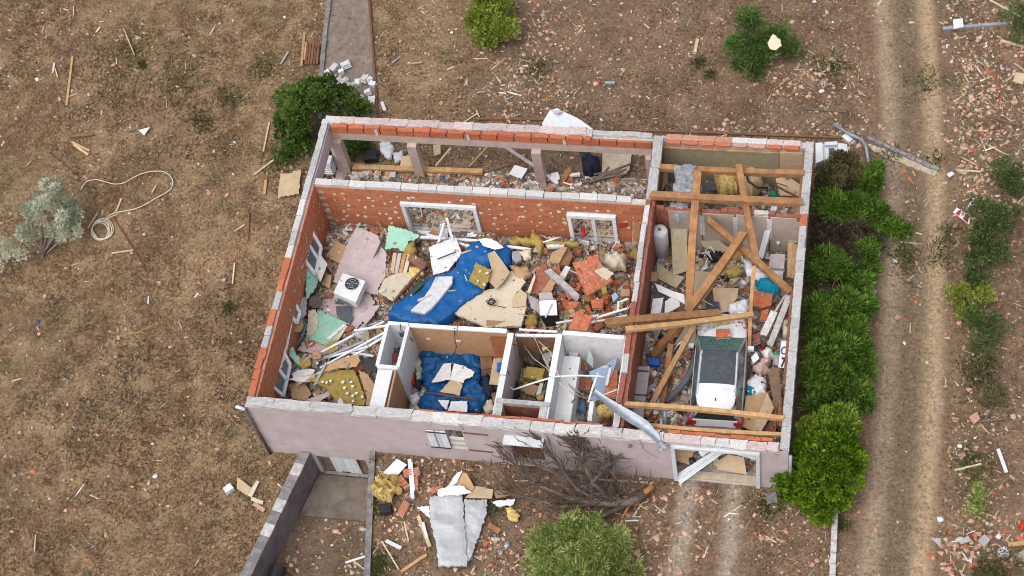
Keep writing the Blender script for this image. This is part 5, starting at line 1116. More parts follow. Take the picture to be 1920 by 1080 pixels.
for k in range(70):          # small junk left and right of the car
    if k < 44: p = at(R.uniform(1214, 1300), R.uniform(640, 800), .4)
    else: p = at(R.uniform(1402, 1460), R.uniform(640, 800), .4)
    if CARBOX[0] < p.x < CARBOX[1]: continue
    m = R.choice([WHITE, WHITEP, BLACK, DGREY, TERRAD, WHITEC, CARDL, BLUEP, RED, GREYC, STEEL, BLACK])
    s = R.uniform(.14, .3); side = 'left' if k < 44 else 'right'
    bit('junk_piece', R.choice(['shard', 'lump', 'block']), m, R.randrange(6), (p.x, p.y, roomz(p.x, p.y) + .08), (s, s * R.uniform(.5, .9), s * .3), (R.uniform(-.4, .4), R.uniform(-.4, .4), R.uniform(0, 6)), None, f'small household junk scattered {side} of the car', 'junk', f'household junk {side} of the car')

# ================================================================== THE CAR
def build_car():
    a = at(1341, 806, .55); b_ = at(1356, 602, .95); ax = Vector((b_.x - a.x, b_.y - a.y, 0)).normalized()
    L = 4.35; e = empty('white_car', (a.x, a.y, .12), 'white crossover car with dark roof parked in the rubble filled garage', 'car')
    e.rotation_euler = (0, 0, math.atan2(ax.y, ax.x) - math.pi / 2); 
    base = Vector((a.x, a.y, .12))
    def add(name, mb, m, smooth=False, parent=None):
        o = mk(name, mb.v, mb.f, m, None, smooth=smooth, origin=(0, 0, 0)); o.parent = parent or e; return o
    PAINT = mat('white_car_paint', (.70, .72, .74), rough=.3, var=.06, dirt=.4, dirtcol=(.36, .335, .31), bump=0, spec=.6)
    GREYP = mat('grey_cladding', (.22, .225, .235), rough=.5, var=.15, dirt=.4, dirtcol=(.35, .33, .31), bump=.05)
    ROOFG = mat('dusty_dark_roof', (.075, .088, .105), rough=.35, var=.15, scale=14, dirt=.4, dirtcol=(.2, .2, .2), bump=.05)
    LAMP = mat('red_lamp', (.42, .01, .02), rough=.25, var=.1, dirt=.1, bump=0)
    # lower body stations: y, half width, sill z, shoulder z, centre z
    st = [(0, .70, .40, .62, .66), (.06, .80, .30, .80, .86), (.35, .85, .24, .93, .97), (.9, .865, .22, .97, 1.0), (1.8, .86, .22, .95, .98), (2.9, .86, .22, .94, .97), (3.25, .85, .24, .93, 1.0), (3.7, .82, .26, .88, .97), (4.0, .74, .30, .78, .88), (4.2, .60, .36, .66, .74), (4.3, .40, .42, .56, .60)]
    V = []; F = []
    prof = lambda w, s, h, c: [(-w * .92, s), (-w, s + .12), (-w * 1.0, (s + h) / 2), (-w * .985, h - .06), (-w * .93, h), (-w * .55, c - .01), (0, c), (w * .55, c - .01), (w * .93, h), (w * .985, h - .06), (w, (s + h) / 2), (w, s + .12), (w * .92, s)]
    for y, w, s, h, c in st: V += [(x, y, z) for x, z in prof(w, s, h, c)]
    k = 13
    for i in range(len(st) - 1):
        for j in range(k - 1): F.append((i * k + j, i * k + j + 1, (i + 1) * k + j + 1, (i + 1) * k + j))
    F += [tuple(range(k)), tuple(range((len(st) - 1) * k, len(st) * k))[::-1]]
    mb = MB(); mb.add(V, F); o = add('body', mb, PAINT, True)
    mb = MB()
    for sx in (-1, 1): mb.box((sx * .855, 2.15, .32), (.06, 3.7, .22))
    add('side_cladding', mb, GREYP)
    # greenhouse
    def ring(y, w, z): return [(-w, y, z), (w, y, z)]
    shell = [(.10, .74, 1.02, .60, 1.02), ]
    rb, rf = .55, 2.35     # roof rear and front
    wb, wf_ = .60, .585
    R0 = [Vector((-wb, rb, 1.55)), Vector((wb, rb, 1.55)), Vector((wf_, rf, 1.53)), Vector((-wf_, rf, 1.53))]
    B0 = [Vector((-.80, .14, .97)), Vector((.80, .14, .97)), Vector((.80, 3.18, .99)), Vector((-.80, 3.18, .99))]
    mb = MB().prism(R0, .04); 
    # roof: white rear third with spoiler, dark glass front part, both slightly domed and rounded in plan
    def roofpt(u, y, inset=1.0, lift=0.0):
        hw = .63 - .13 * max(0, (.62 - y) / .36) ** 2 - .02 * max(0, (y - 1.6) / .75); z = 1.575 - .085 * abs(u * inset) ** 3 - .10 * max(0, (.72 - y) / .5) ** 2 - .05 * max(0, (y - 1.7) / .65) ** 2
        return Vector((u * hw * inset, y, z + lift))
    def roofgrid(y0, y1, inset, lift, nx=12, ny=10):
        V = [roofpt(-1 + 2 * j / nx, y0 + (y1 - y0) * i / ny, inset, lift) for i in range(ny + 1) for j in range(nx + 1)]
        return V, [(i * (nx + 1) + j, i * (nx + 1) + j + 1, (i + 1) * (nx + 1) + j + 1, (i + 1) * (nx + 1) + j) for i in range(ny) for j in range(nx)]
    ys = rb + (rf - rb) * .36
    mb = MB(); mb.add(*roofgrid(.22, rf + .02, 1.0, 0)); add('roof', mb, PAINT, True)
    mb = MB(); mb.add(*roofgrid(ys - .1, rf + .03, .90, .014)); add('dark_roof', mb, ROOFG, True)
    mb = MB().box((0, .52, 1.575), (.03, .09, .05)); add('aerial', mb, BLACK)
    TRIM = mat('grey_trim', (.21, .225, .245), rough=.35, var=.1, dirt=.4, dirtcol=(.3, .28, .27))
    for s in (-1, 1):
        for p_, q_, w_, h_ in (((s * .635, rb + .1, 1.46), (s * .62, rf, 1.45), .05, .05), ((s * .61, rf, 1.47), (s * .81, 3.18, .99), .07, .06), ((s * .55, rb - .2, 1.44), (s * .81, .1, .97), .10, .07)):
            add('pillar', MB().bar(p_, q_, w_, h_), TRIM)
    for s in (-1, 1): add('roof_rail', MB().tube([(s * .60, rb + .15, 1.52), (s * .61, 1.4, 1.55), (s * .59, rf - .1, 1.51)], .018, 6), STEELL)
    SG = mat('side_glass', (.10, .115, .12), rough=.12, var=.15, dirt=.35, dirtcol=(.3, .3, .3), bump=0, spec=.6)
    for s in (-1, 1):
        mb = MB(); mb.add([(s * .625, rb + .02, 1.48), (s * .605, rf - .02, 1.46), (s * .815, 3.12, .985), (s * .825, .22, .965)], [(0, 1, 2, 3)]); add('side_window', mb, SG)
        mb = MB().box((s * .99, 2.75, 1.05), (.2, .13, .14)); add('wing_mirror', mb, PAINT)
        for zz, yy in ((.38, .82), (.38, 3.42)):
            mb = MB().tube([(s * .66, yy, zz), (s * .88, yy, zz)], .34, 24); w = add('wheel', mb, BLACK)
            mb = MB().tube([(s * .875, yy, zz), (s * .89, yy, zz)], .2, 12); add('rim', mb, STEEL, parent=w)
        mb = MB(); mb.add([(s * .62, -.015, .98), (s * .84, .02, .98), (s * .88, .12, .96), (s * .91, .30, .90), (s * .90, .28, .66), (s * .80, .0, .66), (s * .66, -.03, .68)], [(0, 1, 2, 3, 4, 5, 6)])
        mb.prism([(s * .60, -.02, 1.0), (s * .86, .0, 1.0), (s * .92, .26, 1.0), (s * .84, .26, 1.0), (s * .66, .08, 1.0)], .3); add('tail_light', mb, LAMP)
        mb = MB().box((s * .6, 4.2, .74), (.3, .16, .12)); add('headlight', mb, PVC)
    # windscreen: cracked greenish glass, dark gap on the left
    CR = bpy.data.materials.new('cracked_glass'); t, b2 = nt(CR); tc = N(t, 'ShaderNodeTexCoord'); v = N(t, 'ShaderNodeTexVoronoi', feature='DISTANCE_TO_EDGE', i_Scale=9.0); nd = N(t, 'ShaderNodeTexNoise', i_Scale=4.0, i_Detail=4.0); t.links.new(tc.outputs['Object'], nd.inputs['Vector']); va = N(t, 'ShaderNodeVectorMath', operation='ADD'); t.links.new(tc.outputs['Object'], va.inputs[0]); t.links.new(nd.outputs['Color'], va.inputs[1]); t.links.new(va.outputs[0], v.inputs['Vector'])
    r = ramp(t, [(.0, (.20, .34, .30)), (.05, (.06, .15, .135)), (.3, (.022, .065, .06))]); t.links.new(v.outputs[0], r.inputs[0]); t.links.new(r.outputs[0], b2.inputs['Base Color']); b2.inputs['Roughness'].default_value = .2
    bp = N(t, 'ShaderNodeBump', i_Strength=.6, i_Distance=.03); nn = N(t, 'ShaderNodeTexNoise', i_Scale=5.0); t.links.new(tc.outputs['Object'], nn.inputs['Vector']); t.links.new(nn.outputs[0], bp.inputs['Height']); t.links.new(bp.outputs[0], b2.inputs['Normal'])
    V = []; F = []
    for i in range(9):
        for j in range(9):
            u, w_ = i / 8, j / 8; y = rf + (3.17 - rf) * w_; hw = .585 + (.775 - .585) * w_; z = 1.515 - .53 * w_
            sag = -.10 * math.sin(math.pi * u) * math.sin(math.pi * w_) * (.6 + .6 * mnoise.noise(Vector((u * 3, w_ * 3, 1))))
            V.append((-hw + 2 * hw * u, y, z + sag + .02))
    F = [(i * 9 + j, i * 9 + j + 1, (i + 1) * 9 + j + 1, (i + 1) * 9 + j) for i in range(8) for j in range(8)]
    mb = MB(); mb.add(V, F); add('windscreen', mb, CR, True)
    mb = MB(); mb.add([(-.47, .225, 1.40), (.47, .225, 1.40), (.70, .06, 1.05), (-.70, .06, 1.05)], [(0, 1, 2, 3)]); add('rear_window', mb, GLASSD if False else BLACK)
    mb = MB().prism([(-.72, .02, 1.03), (.72, .02, 1.03), (.66, -.03, .74), (-.66, -.03, .74)], .05); add('tailgate', mb, PAINT)
    mb = MB().box((0, -.04, .5), (1.66, .2, .26)); add('rear_bumper', mb, GREYP)
    mb = MB().box((0, .155, 1.23), (.5, .02, .02)); add('wiper', mb, BLACK)
    mb = MB().box((0, .20, 1.47), (.22, .03, .03)); add('brake_light', mb, LAMP)
    WOR[e.name] = base
build_car()
for lab, m, pts, z in (('plaster and brick rubble heaped over the front left of the car bonnet', MORTAR, [(1312, 606), (1334, 598), (1340, 612), (1322, 622), (1312, 618)], 1.12), ('dusty cardboard rubble heaped over the nose of the car', CARDL, [(1335, 596), (1372, 594), (1376, 606), (1340, 610)], 1.12)):
    cloth('rubble_heap', lab, 'rubble', m, pts, z, .16, .4, 5, cell=.06, flat=True)
# ================================================================== VEGETATION
def dirs(n):
    v = NP.normal(size=(n, 3)); return v / np.linalg.norm(v, axis=1, keepdims=True)
def outside_house(p, pad=.02): return ~((p[:, 0] > HX0 - pad) & (p[:, 0] < HX1 + pad) & (p[:, 1] > HY0 - pad) & (p[:, 1] < HY1 + pad) & (p[:, 2] < 3.4))
def foliage(name, parent, m, blobs, n, ls, lw, up=.35, outw=.8, rnd=.7, sub=9, subr=.38, shell=.55, tintvar=.22, curl=.0):
    """many leaf or needle-spray faces in uneven clumps; blobs: (centre, rx, ry, rz)"""
    B = np.array([[*c, rx, ry, rz] for c, rx, ry, rz in blobs]); w = (B[:, 3] * B[:, 4] * B[:, 5]) ** .75; w /= w.sum()
    subs = []; 
    for k in range(len(B)):
        d = dirs(sub); d[:, 2] = np.abs(d[:, 2]) * .9 - .25
        q = NP.uniform(.55, .95, (sub, 1)); c = B[k, :3] + d * B[k, 3:6] * q
        t_ = NP.uniform(-.5, .5, sub)
        for j in range(sub): subs.append((*c[j], *(B[k, 3:6] * subr * NP.uniform(.7, 1.35)), t_[j], w[k]))
    subs = np.array(subs); pw = subs[:, 7] / subs[:, 7].sum()
    idx = NP.choice(len(subs), n, p=pw); s = subs[idx]
    d = dirs(n); r = NP.uniform(0, 1, (n, 1)) ** (1 / 3.) * (1 - shell) + shell * NP.uniform(.6, 1, (n, 1))
    p = s[:, :3] + d * s[:, 3:6] * r
    ax = d * outw + np.array([0, 0, up]) + NP.normal(size=(n, 3)) * rnd * .5; ax /= np.linalg.norm(ax, axis=1, keepdims=True)
    sd_ = np.cross(ax, dirs(n)); sd_ /= np.linalg.norm(sd_, axis=1, keepdims=True) + 1e-9
    nr = np.cross(ax, sd_)
    l = ls * NP.uniform(.6, 1.3, (n, 1)); wd = lw * NP.uniform(.7, 1.3, (n, 1))
    keep = outside_house(p + ax * l) & outside_house(p) & (p[:, 2] > -.9)
    a0 = p; a1 = p + ax * l * .5 + sd_ * wd * .5 + nr * curl * l; a2 = p + ax * l; a3 = p + ax * l * .5 - sd_ * wd * .5 + nr * curl * l
    co = np.stack([a0, a1, a2, a3], 1)[keep]; nf = len(co)
    t_ = np.clip(.5 + s[keep, 6] * .75 + NP.normal(size=nf) * tintvar, 0, 1)
    return npmesh(name, co.reshape(-1, 3), np.arange(nf * 4).reshape(nf, 4), 4, m, parent, tint=t_, origin=tuple(WOR[parent.name]) if parent else (0, 0, 0))
L_DARK = leafmat('leaf_dark_green', (.032, .065, .012), (.095, .165, .03), (.20, .29, .06))
L_YEL = leafmat('leaf_yellow_green', (.11, .15, .022), (.27, .34, .045), (.48, .52, .12))
L_MID = leafmat('leaf_mid_green', (.045, .09, .02), (.12, .21, .05), (.24, .34, .10))
L_OLIVE = leafmat('leaf_grey_olive', (.24, .25, .17), (.54, .56, .42), (.82, .83, .70))
L_CYP = leafmat('needle_bright', (.030, .072, .012), (.125, .24, .030), (.26, .40, .07))
L_CYPD = leafmat('needle_brown', (.055, .042, .030), (.13, .098, .068), (.22, .17, .12))
L_BRO = leafmat('needle_olive', (.07, .068, .03), (.15, .14, .06), (.25, .22, .10))
L_THU = leafmat('needle_round', (.032, .085, .005), (.14, .26, .012), (.29, .42, .04))
L_LIME = leafmat('needle_lime', (.08, .15, .010), (.24, .37, .04), (.40, .52, .10))
L_PINE = leafmat('needle_pine', (.11, .15, .035), (.33, .42, .11), (.60, .66, .28))
L_RSH = leafmat('leaf_right_shrub', (.035, .06, .02), (.11, .165, .05), (.21, .28, .10))
def blob(px, py, z, rx, ry=None, rz=None): return (at(px, py, z), rx, ry or rx, rz or rx * .9)
def plant(name, label, cat, base, m, blobs, n, ls, lw, trunk=None, tm=BARK, group=None, crown='crown', **k):
    b = atg(*base); e = empty(name, b, label, cat, group)
    tr = MB(); bs = [bb[0] for bb in blobs]
    st = trunk or 3; tf = 1.0 if st < 6 else .5
    for i in range(st):
        a = b + Vector((R.uniform(-.12, .12), R.uniform(-.12, .12), -.05)); c = bs[i % len(bs)]
        mid = a.lerp(c, .5) + Vector((R.uniform(-.15, .15), R.uniform(-.15, .15), .1)); tr.tube([a, mid, c], [.07 * tf, .05 * tf, .02], 6)
    tr.build('trunk', tm, e, smooth=True)
    foliage(crown, e, m, blobs, n, ls, lw, **k); return e
plant('dark_bush', 'dark green bush at the back left corner of the house', 'bush', (590, 265), L_DARK,
      [blob(575, 208, 1.5, 1.15, 1.1, 1.1), blob(543, 240, 1.0, .75), blob(600, 172, 1.7, .8), blob(640, 190, .9, .65), blob(675, 206, .5, .5), blob(552, 278, .6, .75), blob(668, 268, .4, .6), blob(545, 185, 1.0, .6)], 17000, .13, .08, sub=14, subr=.33)
plant('yellow_green_shrub', 'yellow green shrub at the top edge of the yard', 'shrub', (925, 80), L_YEL,
      [blob(920, 18, .95, .85), blob(898, 48, .8, .62), blob(947, 52, .8, .55), blob(925, 66, .5, .62), blob(905, -10, 1.1, .6)], 6500, .16, .07, sub=14, subr=.36)
plant('green_shrub', 'loose green shrub with a cream board caught in it', 'shrub', (1420, 125), L_MID,
      [blob(1415, 42, 1.3, .68), blob(1392, 85, .8, .62), blob(1432, 98, .7, .7), blob(1455, 66, .9, .5), blob(1486, 95, .35, .42), blob(1408, 112, .45, .7)], 7500, .19, .05, sub=12, subr=.36, outw=.6)
plant('olive_shrub', 'silvery grey olive shrub with bare stems in the left field', 'shrub', (80, 482), L_OLIVE,
      [blob(95, 365, 1.2, .6), blob(126, 398, 1.0, .55), blob(62, 402, 1.0, .5), blob(112, 432, .7, .5), blob(52, 436, .7, .42), blob(142, 432, .5, .35)], 10500, .13, .045, trunk=7, sub=12, subr=.34, tm=mat('pale_bark', (.32, .28, .24), var=.3))
plant('grey_shrub', 'low grey shrub at the left edge beside the olive shrub', 'shrub', (20, 485), L_OLIVE, [blob(18, 460, .4, .45), blob(40, 475, .2, .4), blob(2, 488, .2, .45)], 1600, .11, .03, sub=10)
# the hedge along the right wall
plant('olive_bush', 'brownish olive bush by the white unit at the back right corner', 'bush', (1578, 345), L_BRO, [blob(1572, 318, 1.0, .72, .7, .7), blob(1600, 330, .7, .5), blob(1555, 340, .7, .5)], 8000, .12, .05, sub=16, subr=.3)
HG = 'conifers along the right wall'
kw = dict(up=.6, outw=1.0, rnd=.5, sub=26, subr=.30, shell=.4, tintvar=.28)
plant('conifer', 'small bright conifer right of the brownish olive bush', 'conifer', (1632, 362), L_CYP, [blob(1632, 340, .7, .42, .4, .5), blob(1640, 318, .9, .3), blob(1625, 368, .4, .4)], 5000, .21, .045, group=HG, **kw)
plant('conifer', 'leaning conifer with a long green branch over the dirt track', 'conifer', (1570, 430), L_CYP, [blob(1556, 382, 1.1, .55, .5, .5), blob(1600, 388, 1.0, .55), blob(1640, 402, .7, .5), blob(1668, 425, .4, .38), blob(1696, 432, .2, .24)], 9800, .23, .045, group=HG, **kw)
plant('brown_conifer', 'dead brown conifer between green ones along the right wall', 'conifer', (1580, 450), L_CYPD, [blob(1565, 430, .5, .8, .6, .5), blob(1610, 440, .4, .7, .5, .4), blob(1600, 478, .4, .7, .6, .4), blob(1562, 510, .4, .6, .5, .4), blob(1545, 452, .5, .5), blob(1600, 520, .35, .6, .5, .35), blob(1555, 560, .7, .35), blob(1640, 455, .3, .4), blob(1605, 425, .9, .35)], 7500, .22, .03, trunk=12, tm=WOODD, group=HG, **kw)
plant('conifer', 'conifer with drooping branches below the dead brown one', 'conifer', (1560, 520), L_CYP, [blob(1548, 486, 1.0, .5, .4, .5), blob(1580, 505, .9, .45, .4, .4), blob(1612, 530, .6, .42), blob(1625, 470, .5, .42), blob(1532, 505, .9, .4), blob(1632, 500, .4, .35)], 8000, .23, .045, group=HG, **kw)
plant('conifer', 'broad conifer halfway along the right wall', 'conifer', (1575, 610), L_CYP, [blob(1540, 582, 1.1, .55), blob(1580, 572, 1.1, .6), blob(1615, 572, .8, .5), blob(1595, 615, .9, .6), blob(1545, 625, 1.0, .5)], 12500, .23, .045, group=HG, **kw)
plant('conifer', 'tall dense conifer above the lime green one', 'conifer', (1570, 720), L_CYP, [blob(1545, 668, 1.2, .6), blob(1590, 660, 1.1, .65), blob(1540, 715, 1.1, .55), blob(1585, 715, 1.0, .65), blob(1618, 690, .7, .45), blob(1610, 745, .7, .5), blob(1530, 755, .9, .45)], 16500, .23, .045, group=HG, **kw)
plant('conifer', 'lime green arching conifer above the round tree', 'conifer', (1570, 830), L_LIME, [blob(1550, 790, 1.5, .5, .45, .4), blob(1580, 780, 1.5, .45, .4, .4), blob(1522, 805, 1.3, .45), blob(1590, 805, 1.2, .4), blob(1515, 840, 1.0, .4)], 5600, .17, .06, group=HG, **kw)
plant('round_conifer', 'dense round bright green tree at the front right corner', 'tree', (1545, 935), L_THU, [blob(1540, 885, 1.2, 1.15, 1.05, 1.0), blob(1500, 905, .9, .75), blob(1578, 868, 1.2, .7), blob(1560, 835, 1.5, .75), blob(1590, 850, 1.2, .5), blob(1520, 850, 1.4, .6), blob(1545, 935, .6, .9, .8, .6)], 26000, .14, .07, sub=26, subr=.27, up=.45, outw=.9, rnd=.4)
plant('light_green_bush', 'light green feathery bush at the bottom edge before the fallen tree', 'bush', (1092, 1065), L_PINE, [blob(1090, 1010, 1.0, .8), blob(1030, 1028, .8, .7), blob(1150, 1025, .8, .7), blob(1090, 1060, .8, .9), blob(1020, 1068, .5, .65), blob(1168, 1072, .5, .65), blob(1080, 980, 1.1, .4), blob(1120, 985, 1.0, .4)], 13500, .2, .04, sub=18, subr=.3, up=.6, outw=.9, rnd=.5)
RG = 'shrubs along the right edge'
for lab, base, bl, n, m in (
    ('tall dark green shrub right of the red and white sign', (1850, 450), [blob(1842, 395, 1.3, .6), blob(1865, 425, 1.0, .6), blob(1840, 445, .6, .6), blob(1885, 400, .9, .5)], 5200, L_RSH),
    ('dark shrub below the tall one right of the sign', (1840, 530), [blob(1835, 490, .9, .5), blob(1835, 520, .6, .5), blob(1870, 475, .6, .5)], 3600, L_RSH),
    ('light green low shrub right of the track', (1810, 575), [blob(1800, 552, .5, .5), blob(1840, 545, .5, .5), blob(1815, 578, .3, .5)], 2600, L_YEL),
    ('sparse shrub with bare stems right of the track', (1840, 640), [blob(1835, 605, .6, .6), blob(1865, 612, .5, .5), blob(1848, 640, .3, .6)], 2000, L_RSH),
    ('grey green shrub at the right edge above the sign', (1880, 345), [blob(1885, 320, .6, .6), blob(1900, 345, .4, .5)], 1800, L_RSH),
    ('small pale green weed clump near the bottom right', (1835, 940), [blob(1832, 925, .4, .34), blob(1830, 950, .2, .3)], 1000, L_PINE),
    ('dry shrub heap at the bottom right corner', (1885, 1070), [blob(1880, 1060, .3, .6), blob(1860, 1075, .2, .5)], 1700, L_BRO),
    ('dark shrub at the top right corner', (1905, 45), [blob(1905, 30, .5, .6), blob(1915, 60, .4, .5)], 1800, L_RSH),
    ('low brown shrub between the right edge shrubs', (1850, 730), [blob(1845, 700, .3, .6), blob(1860, 740, .2, .5)], 1500, L_BRO)):
    plant('shrub', lab, 'shrub', base, m, bl, int(n * .8), .13, .045, trunk=7, group=RG, sub=14, subr=.3, shell=.3)
# the uprooted bare tree in front of the house
ft = empty('fallen_tree', atg(1150, 935, .1), 'uprooted bare brown tree lying against the front wall', 'tree')
def stem_(pts, r0, r1, m=BARK, name='branch'):
    P = [at(*p) for p in pts]; n = len(P); MB().tube(P, [r0 + (r1 - r0) * i / (n - 1) for i in range(n)], 7).build(name, m, ft, smooth=True); return P
main = [([(1212, 922, .2), (1180, 942, .5), (1130, 945, .6), (1070, 935, .6), (1000, 905, .7), (965, 870, .8)], .17, .03), ([(1170, 940, .5), (1120, 925, .9), (1060, 895, 1.1), (1000, 870, 1.0), (955, 862, 1.0)], .11, .02), ([(1150, 940, .6), (1110, 905, 1.2), (1085, 850, 1.7), (1075, 815, 2.2)], .09, .02),
        ([(1130, 943, .6), (1080, 915, 1.0), (1040, 860, 1.6), (1010, 815, 2.2)], .08, .015), ([(1120, 945, .5), (1050, 950, .5), (1000, 935, .5), (950, 925, .4)], .08, .015), ([(1110, 905, 1.2), (1140, 870, 1.3), (1148, 866, 1.2), (1152, 890, .8), (1160, 915, .5)], .06, .03), ([(1090, 930, .7), (1075, 890, 1.2), (1100, 850, 1.8), (1090, 808, 2.6)], .06, .012), ([(1150, 935, .5), (1060, 945, .3), (1070, 965, .2)], .06, .02)]
tw = []
for pts, r0, r1 in main: tw.append((stem_(pts, r0, r1, name='trunk' if r0 > .15 else 'branch'), r0))
stem_([(1224, 912, .35), (1205, 926, .3), (1188, 945, .2)], .1, .13, HEART, 'split_wood'); stem_([(1185, 940, .4), (1160, 952, .25), (1125, 970, .15)], .10, .08, BARK, 'root'); stem_([(1200, 935, .4), (1178, 950, .2), (1166, 972, .05)], .05, .04, HEART, 'split_wood')
stem_([(1126, 969, .16), (1122, 973, .14)], .085, .07, HEART, 'split_wood')
mb = MB()
for P, r0 in tw:
    for i in range(len(P) - 1):
        for k in range(10):
            p = P[i].lerp(P[i + 1], R.random()); d = (P[min(i + 1, len(P) - 1)] - P[i]).normalized()
            for g in range(2 if k % 3 else 3):
                v = (d * .7 + Vector((R.uniform(-1, .5), R.uniform(-.5, .8), R.uniform(-.3, .9)))).normalized(); l = R.uniform(.35, 1.0) * (.75 ** g); q = [p]
                for s_ in range(3): v = (v + Vector((R.uniform(-.4, .4), R.uniform(-.4, .4), R.uniform(-.2, .3)))).normalized(); q.append(q[-1] + v * l / 3)
                q = [Vector((x.x, min(x.y, -.05), max(x.z, .04))) for x in q]
                mb.tube(q, [.024, .019, .014, .008], 4, cap=False); p = q[R.choice([1, 2, 3])]; d = v
mb.build('twig', mat('twig_bark', (.115, .082, .066), var=.3, bump=0), ft, kind='stuff')
# ================================================================== GRASS AND SMALL STONES OUTDOORS
def proj(co):
    q = (co - np.array(CAM)) @ RM; return np.stack([960 + FPX * q[:, 0] / -q[:, 2], 540 - FPX * q[:, 1] / -q[:, 2]], 1)
def scatter(n, dens):
    out = []
    tot = 0
    while tot < n:
        p = np.stack([NP.uniform(-18, 27, n * 2), NP.uniform(-9, 23, n * 2), np.zeros(n * 2)], 1); px = proj(p)
        ok = outside_house(p, .05) & (px[:, 0] > -60) & (px[:, 0] < 1980) & (px[:, 1] > -60) & (px[:, 1] < 1140)
        ok &= NP.uniform(0, 1, len(p)) < dens(p, px); p = p[ok]; out.append(p); tot += len(p)
    return np.concatenate(out)[:n, :2]
def near(poly, p): return np.abs(p[:, 0] - np.polyval(poly, p[:, 1]))
def inpath(p): return (p[:, 1] > 13.5) & (p[:, 0] > np.polyval(PTHL, p[:, 1]) - .1) & (p[:, 0] < np.polyval(PTHR, p[:, 1]) + .1)
def vnoise(p, s, o=0):
    return np.array([mnoise.noise(Vector((x * s + o, y * s, 3.3))) for x, y in p[:, :2]])
def gd(p, px):
    d = np.where(p[:, 0] < 1.5, 1.0, .42); d *= np.clip(.65 + 1.1 * vnoise(p, 1.7) + .6 * vnoise(p, .5, 9), .1, 1); d *= np.clip((np.minimum(near(RUT1, p), near(RUT2, p)) - .25) * 1.6, .02, 1)
    drv = (p[:, 1] < 0) & (np.minimum(near(DRV1, p), near(DRV2, p)) < .4); d[drv] *= .05; d[inpath(p)] *= .12
    ramp_ = (p[:, 1] < .1) & (p[:, 0] > 1.22 + p[:, 1] * .205) & (p[:, 0] < 3.72 - p[:, 1] * .17); d[ramp_] = 0
    return d
def blades(name, label, xy, hmin, hmax, w, m, tint, zf=gzn, lean=.9):
    n = len(xy); a = NP.uniform(0, 6.283, n); h = NP.uniform(hmin, hmax, n); z = np.array([zf(x, y) for x, y in xy])
    b = np.stack([xy[:, 0], xy[:, 1], z], 1); s = np.stack([np.cos(a), np.sin(a), np.zeros(n)], 1) * (w * NP.uniform(.6, 1.5, n))[:, None]
    ln = NP.normal(size=(n, 2)) * lean; tip = b + np.stack([ln[:, 0] * h, ln[:, 1] * h, h], 1)
    co = np.stack([b - s, b + s, tip], 1).reshape(-1, 3)
    o = npmesh(name, co, np.arange(n * 3).reshape(n, 3), 3, m, kind='stuff', tint=tint); o['label'] = label; o['category'] = 'grass'; return o
GRS = leafmat('dry_grass', (.092, .058, .035), (.215, .142, .080), (.385, .278, .163), rough=.9)
xy = scatter(150000, gd); tn = np.clip(.45 + .5 * vnoise(xy, .33) + .35 * vnoise(xy, 1.6, 4) + NP.normal(size=len(xy)) * .17, 0, 1)
blades('dry_grass', 'short dry brown grass covering field and yard', xy, .04, .11, .017, GRS, tn)
GGR = leafmat('green_grass', (.03, .045, .012), (.075, .10, .03), (.15, .17, .06), rough=.9)
spots = [(430, 578, 14), (267, 122, 10), (1700, 490, 45), (1690, 470, 30), (1775, 440, 30), (1770, 480, 30), (712, 1055, 30), (700, 1065, 28), (697, 955, 22), (700, 935, 14), (430, 185, 30), (340, 150, 60), (250, 90, 50), (1580, 985, 18), (1330, 140, 10), (1310, 118, 16), (1660, 288, 18), (1600, 880, 20), (1755, 300, 20), (1680, 290, 16), (700, 862, 12), (1820, 870, 40), (1440, 950, 35), (560, 250, 40), (520, 300, 40), (1740, 150, 40), (1560, 130, 40), (1830, 700, 40), (925, 950, 25), (1010, 130, 30), (500, 130, 30), (380, 230, 25)]
pp = []
for x, y, r in spots:
    k = int(55 + r * 9)
    for _ in range(k):
        q = atg(x + R.gauss(0, r * .5), y + R.gauss(0, r * .45)); pp.append((q.x, q.y))
pp = np.array(pp); p3 = np.concatenate([pp, np.zeros((len(pp), 1))], 1); pp = pp[outside_house(p3, .1)]
blades('green_weeds', 'scattered small green weed patches on the dry ground', pp, .05, .16, .02, GGR, np.clip(NP.normal(size=len(pp)) * .25 + .5, 0, 1))
def gauss(px, x, y, sx, sy): return np.exp(-((px[:, 0] - x) / sx) ** 2 - ((px[:, 1] - y) / sy) ** 2)
HOT = [(1560, 150, 90, 35, 1), (1480, 150, 60, 30, 1), (1830, 300, 80, 160, 1.2), (1850, 120, 70, 130, 1), (1830, 1030, 90, 60, 1.6), (1800, 840, 60, 90, .6), (1690, 380, 60, 90, .5), (1000, 60, 60, 60, .8), (990, 150, 60, 50, .8), (1010, 195, 90, 30, .6), (1250, 1000, 60, 80, 1.0), (1180, 1060, 100, 40, .6), (930, 1040, 80, 50, 1.0), (800, 890, 70, 40, 1.0), (1330, 930, 120, 25, .6), (1500, 990, 80, 60, .5), (1600, 250, 60, 20, 1), (1640, 520, 20, 120, .9), (1400, 245, 200, 12, .8), (750, 960, 60, 80, .7), (1100, 920, 120, 50, .6), (1700, 480, 30, 90, .5), (560, 330, 40, 30, .6), (1770, 640, 20, 100, .6)]
def cdn(p, px):
    d = np.where(px[:, 0] > 700, .05, .028) + np.where(px[:, 0] > 1760, .06, 0)
    for x, y, sx, sy, a in HOT: d = d + .5 * a * gauss(px, x, y, sx, sy)
    d *= np.clip((np.minimum(near(RUT1, p), near(RUT2, p)) - .2) * 1.5, .08, 1)
    ramp_ = (p[:, 1] < .1) & (p[:, 0] > 1.0 + p[:, 1] * .205) & (p[:, 0] < 3.8 - p[:, 1] * .17); d[ramp_] *= .15
    return np.clip(d, 0, 1)
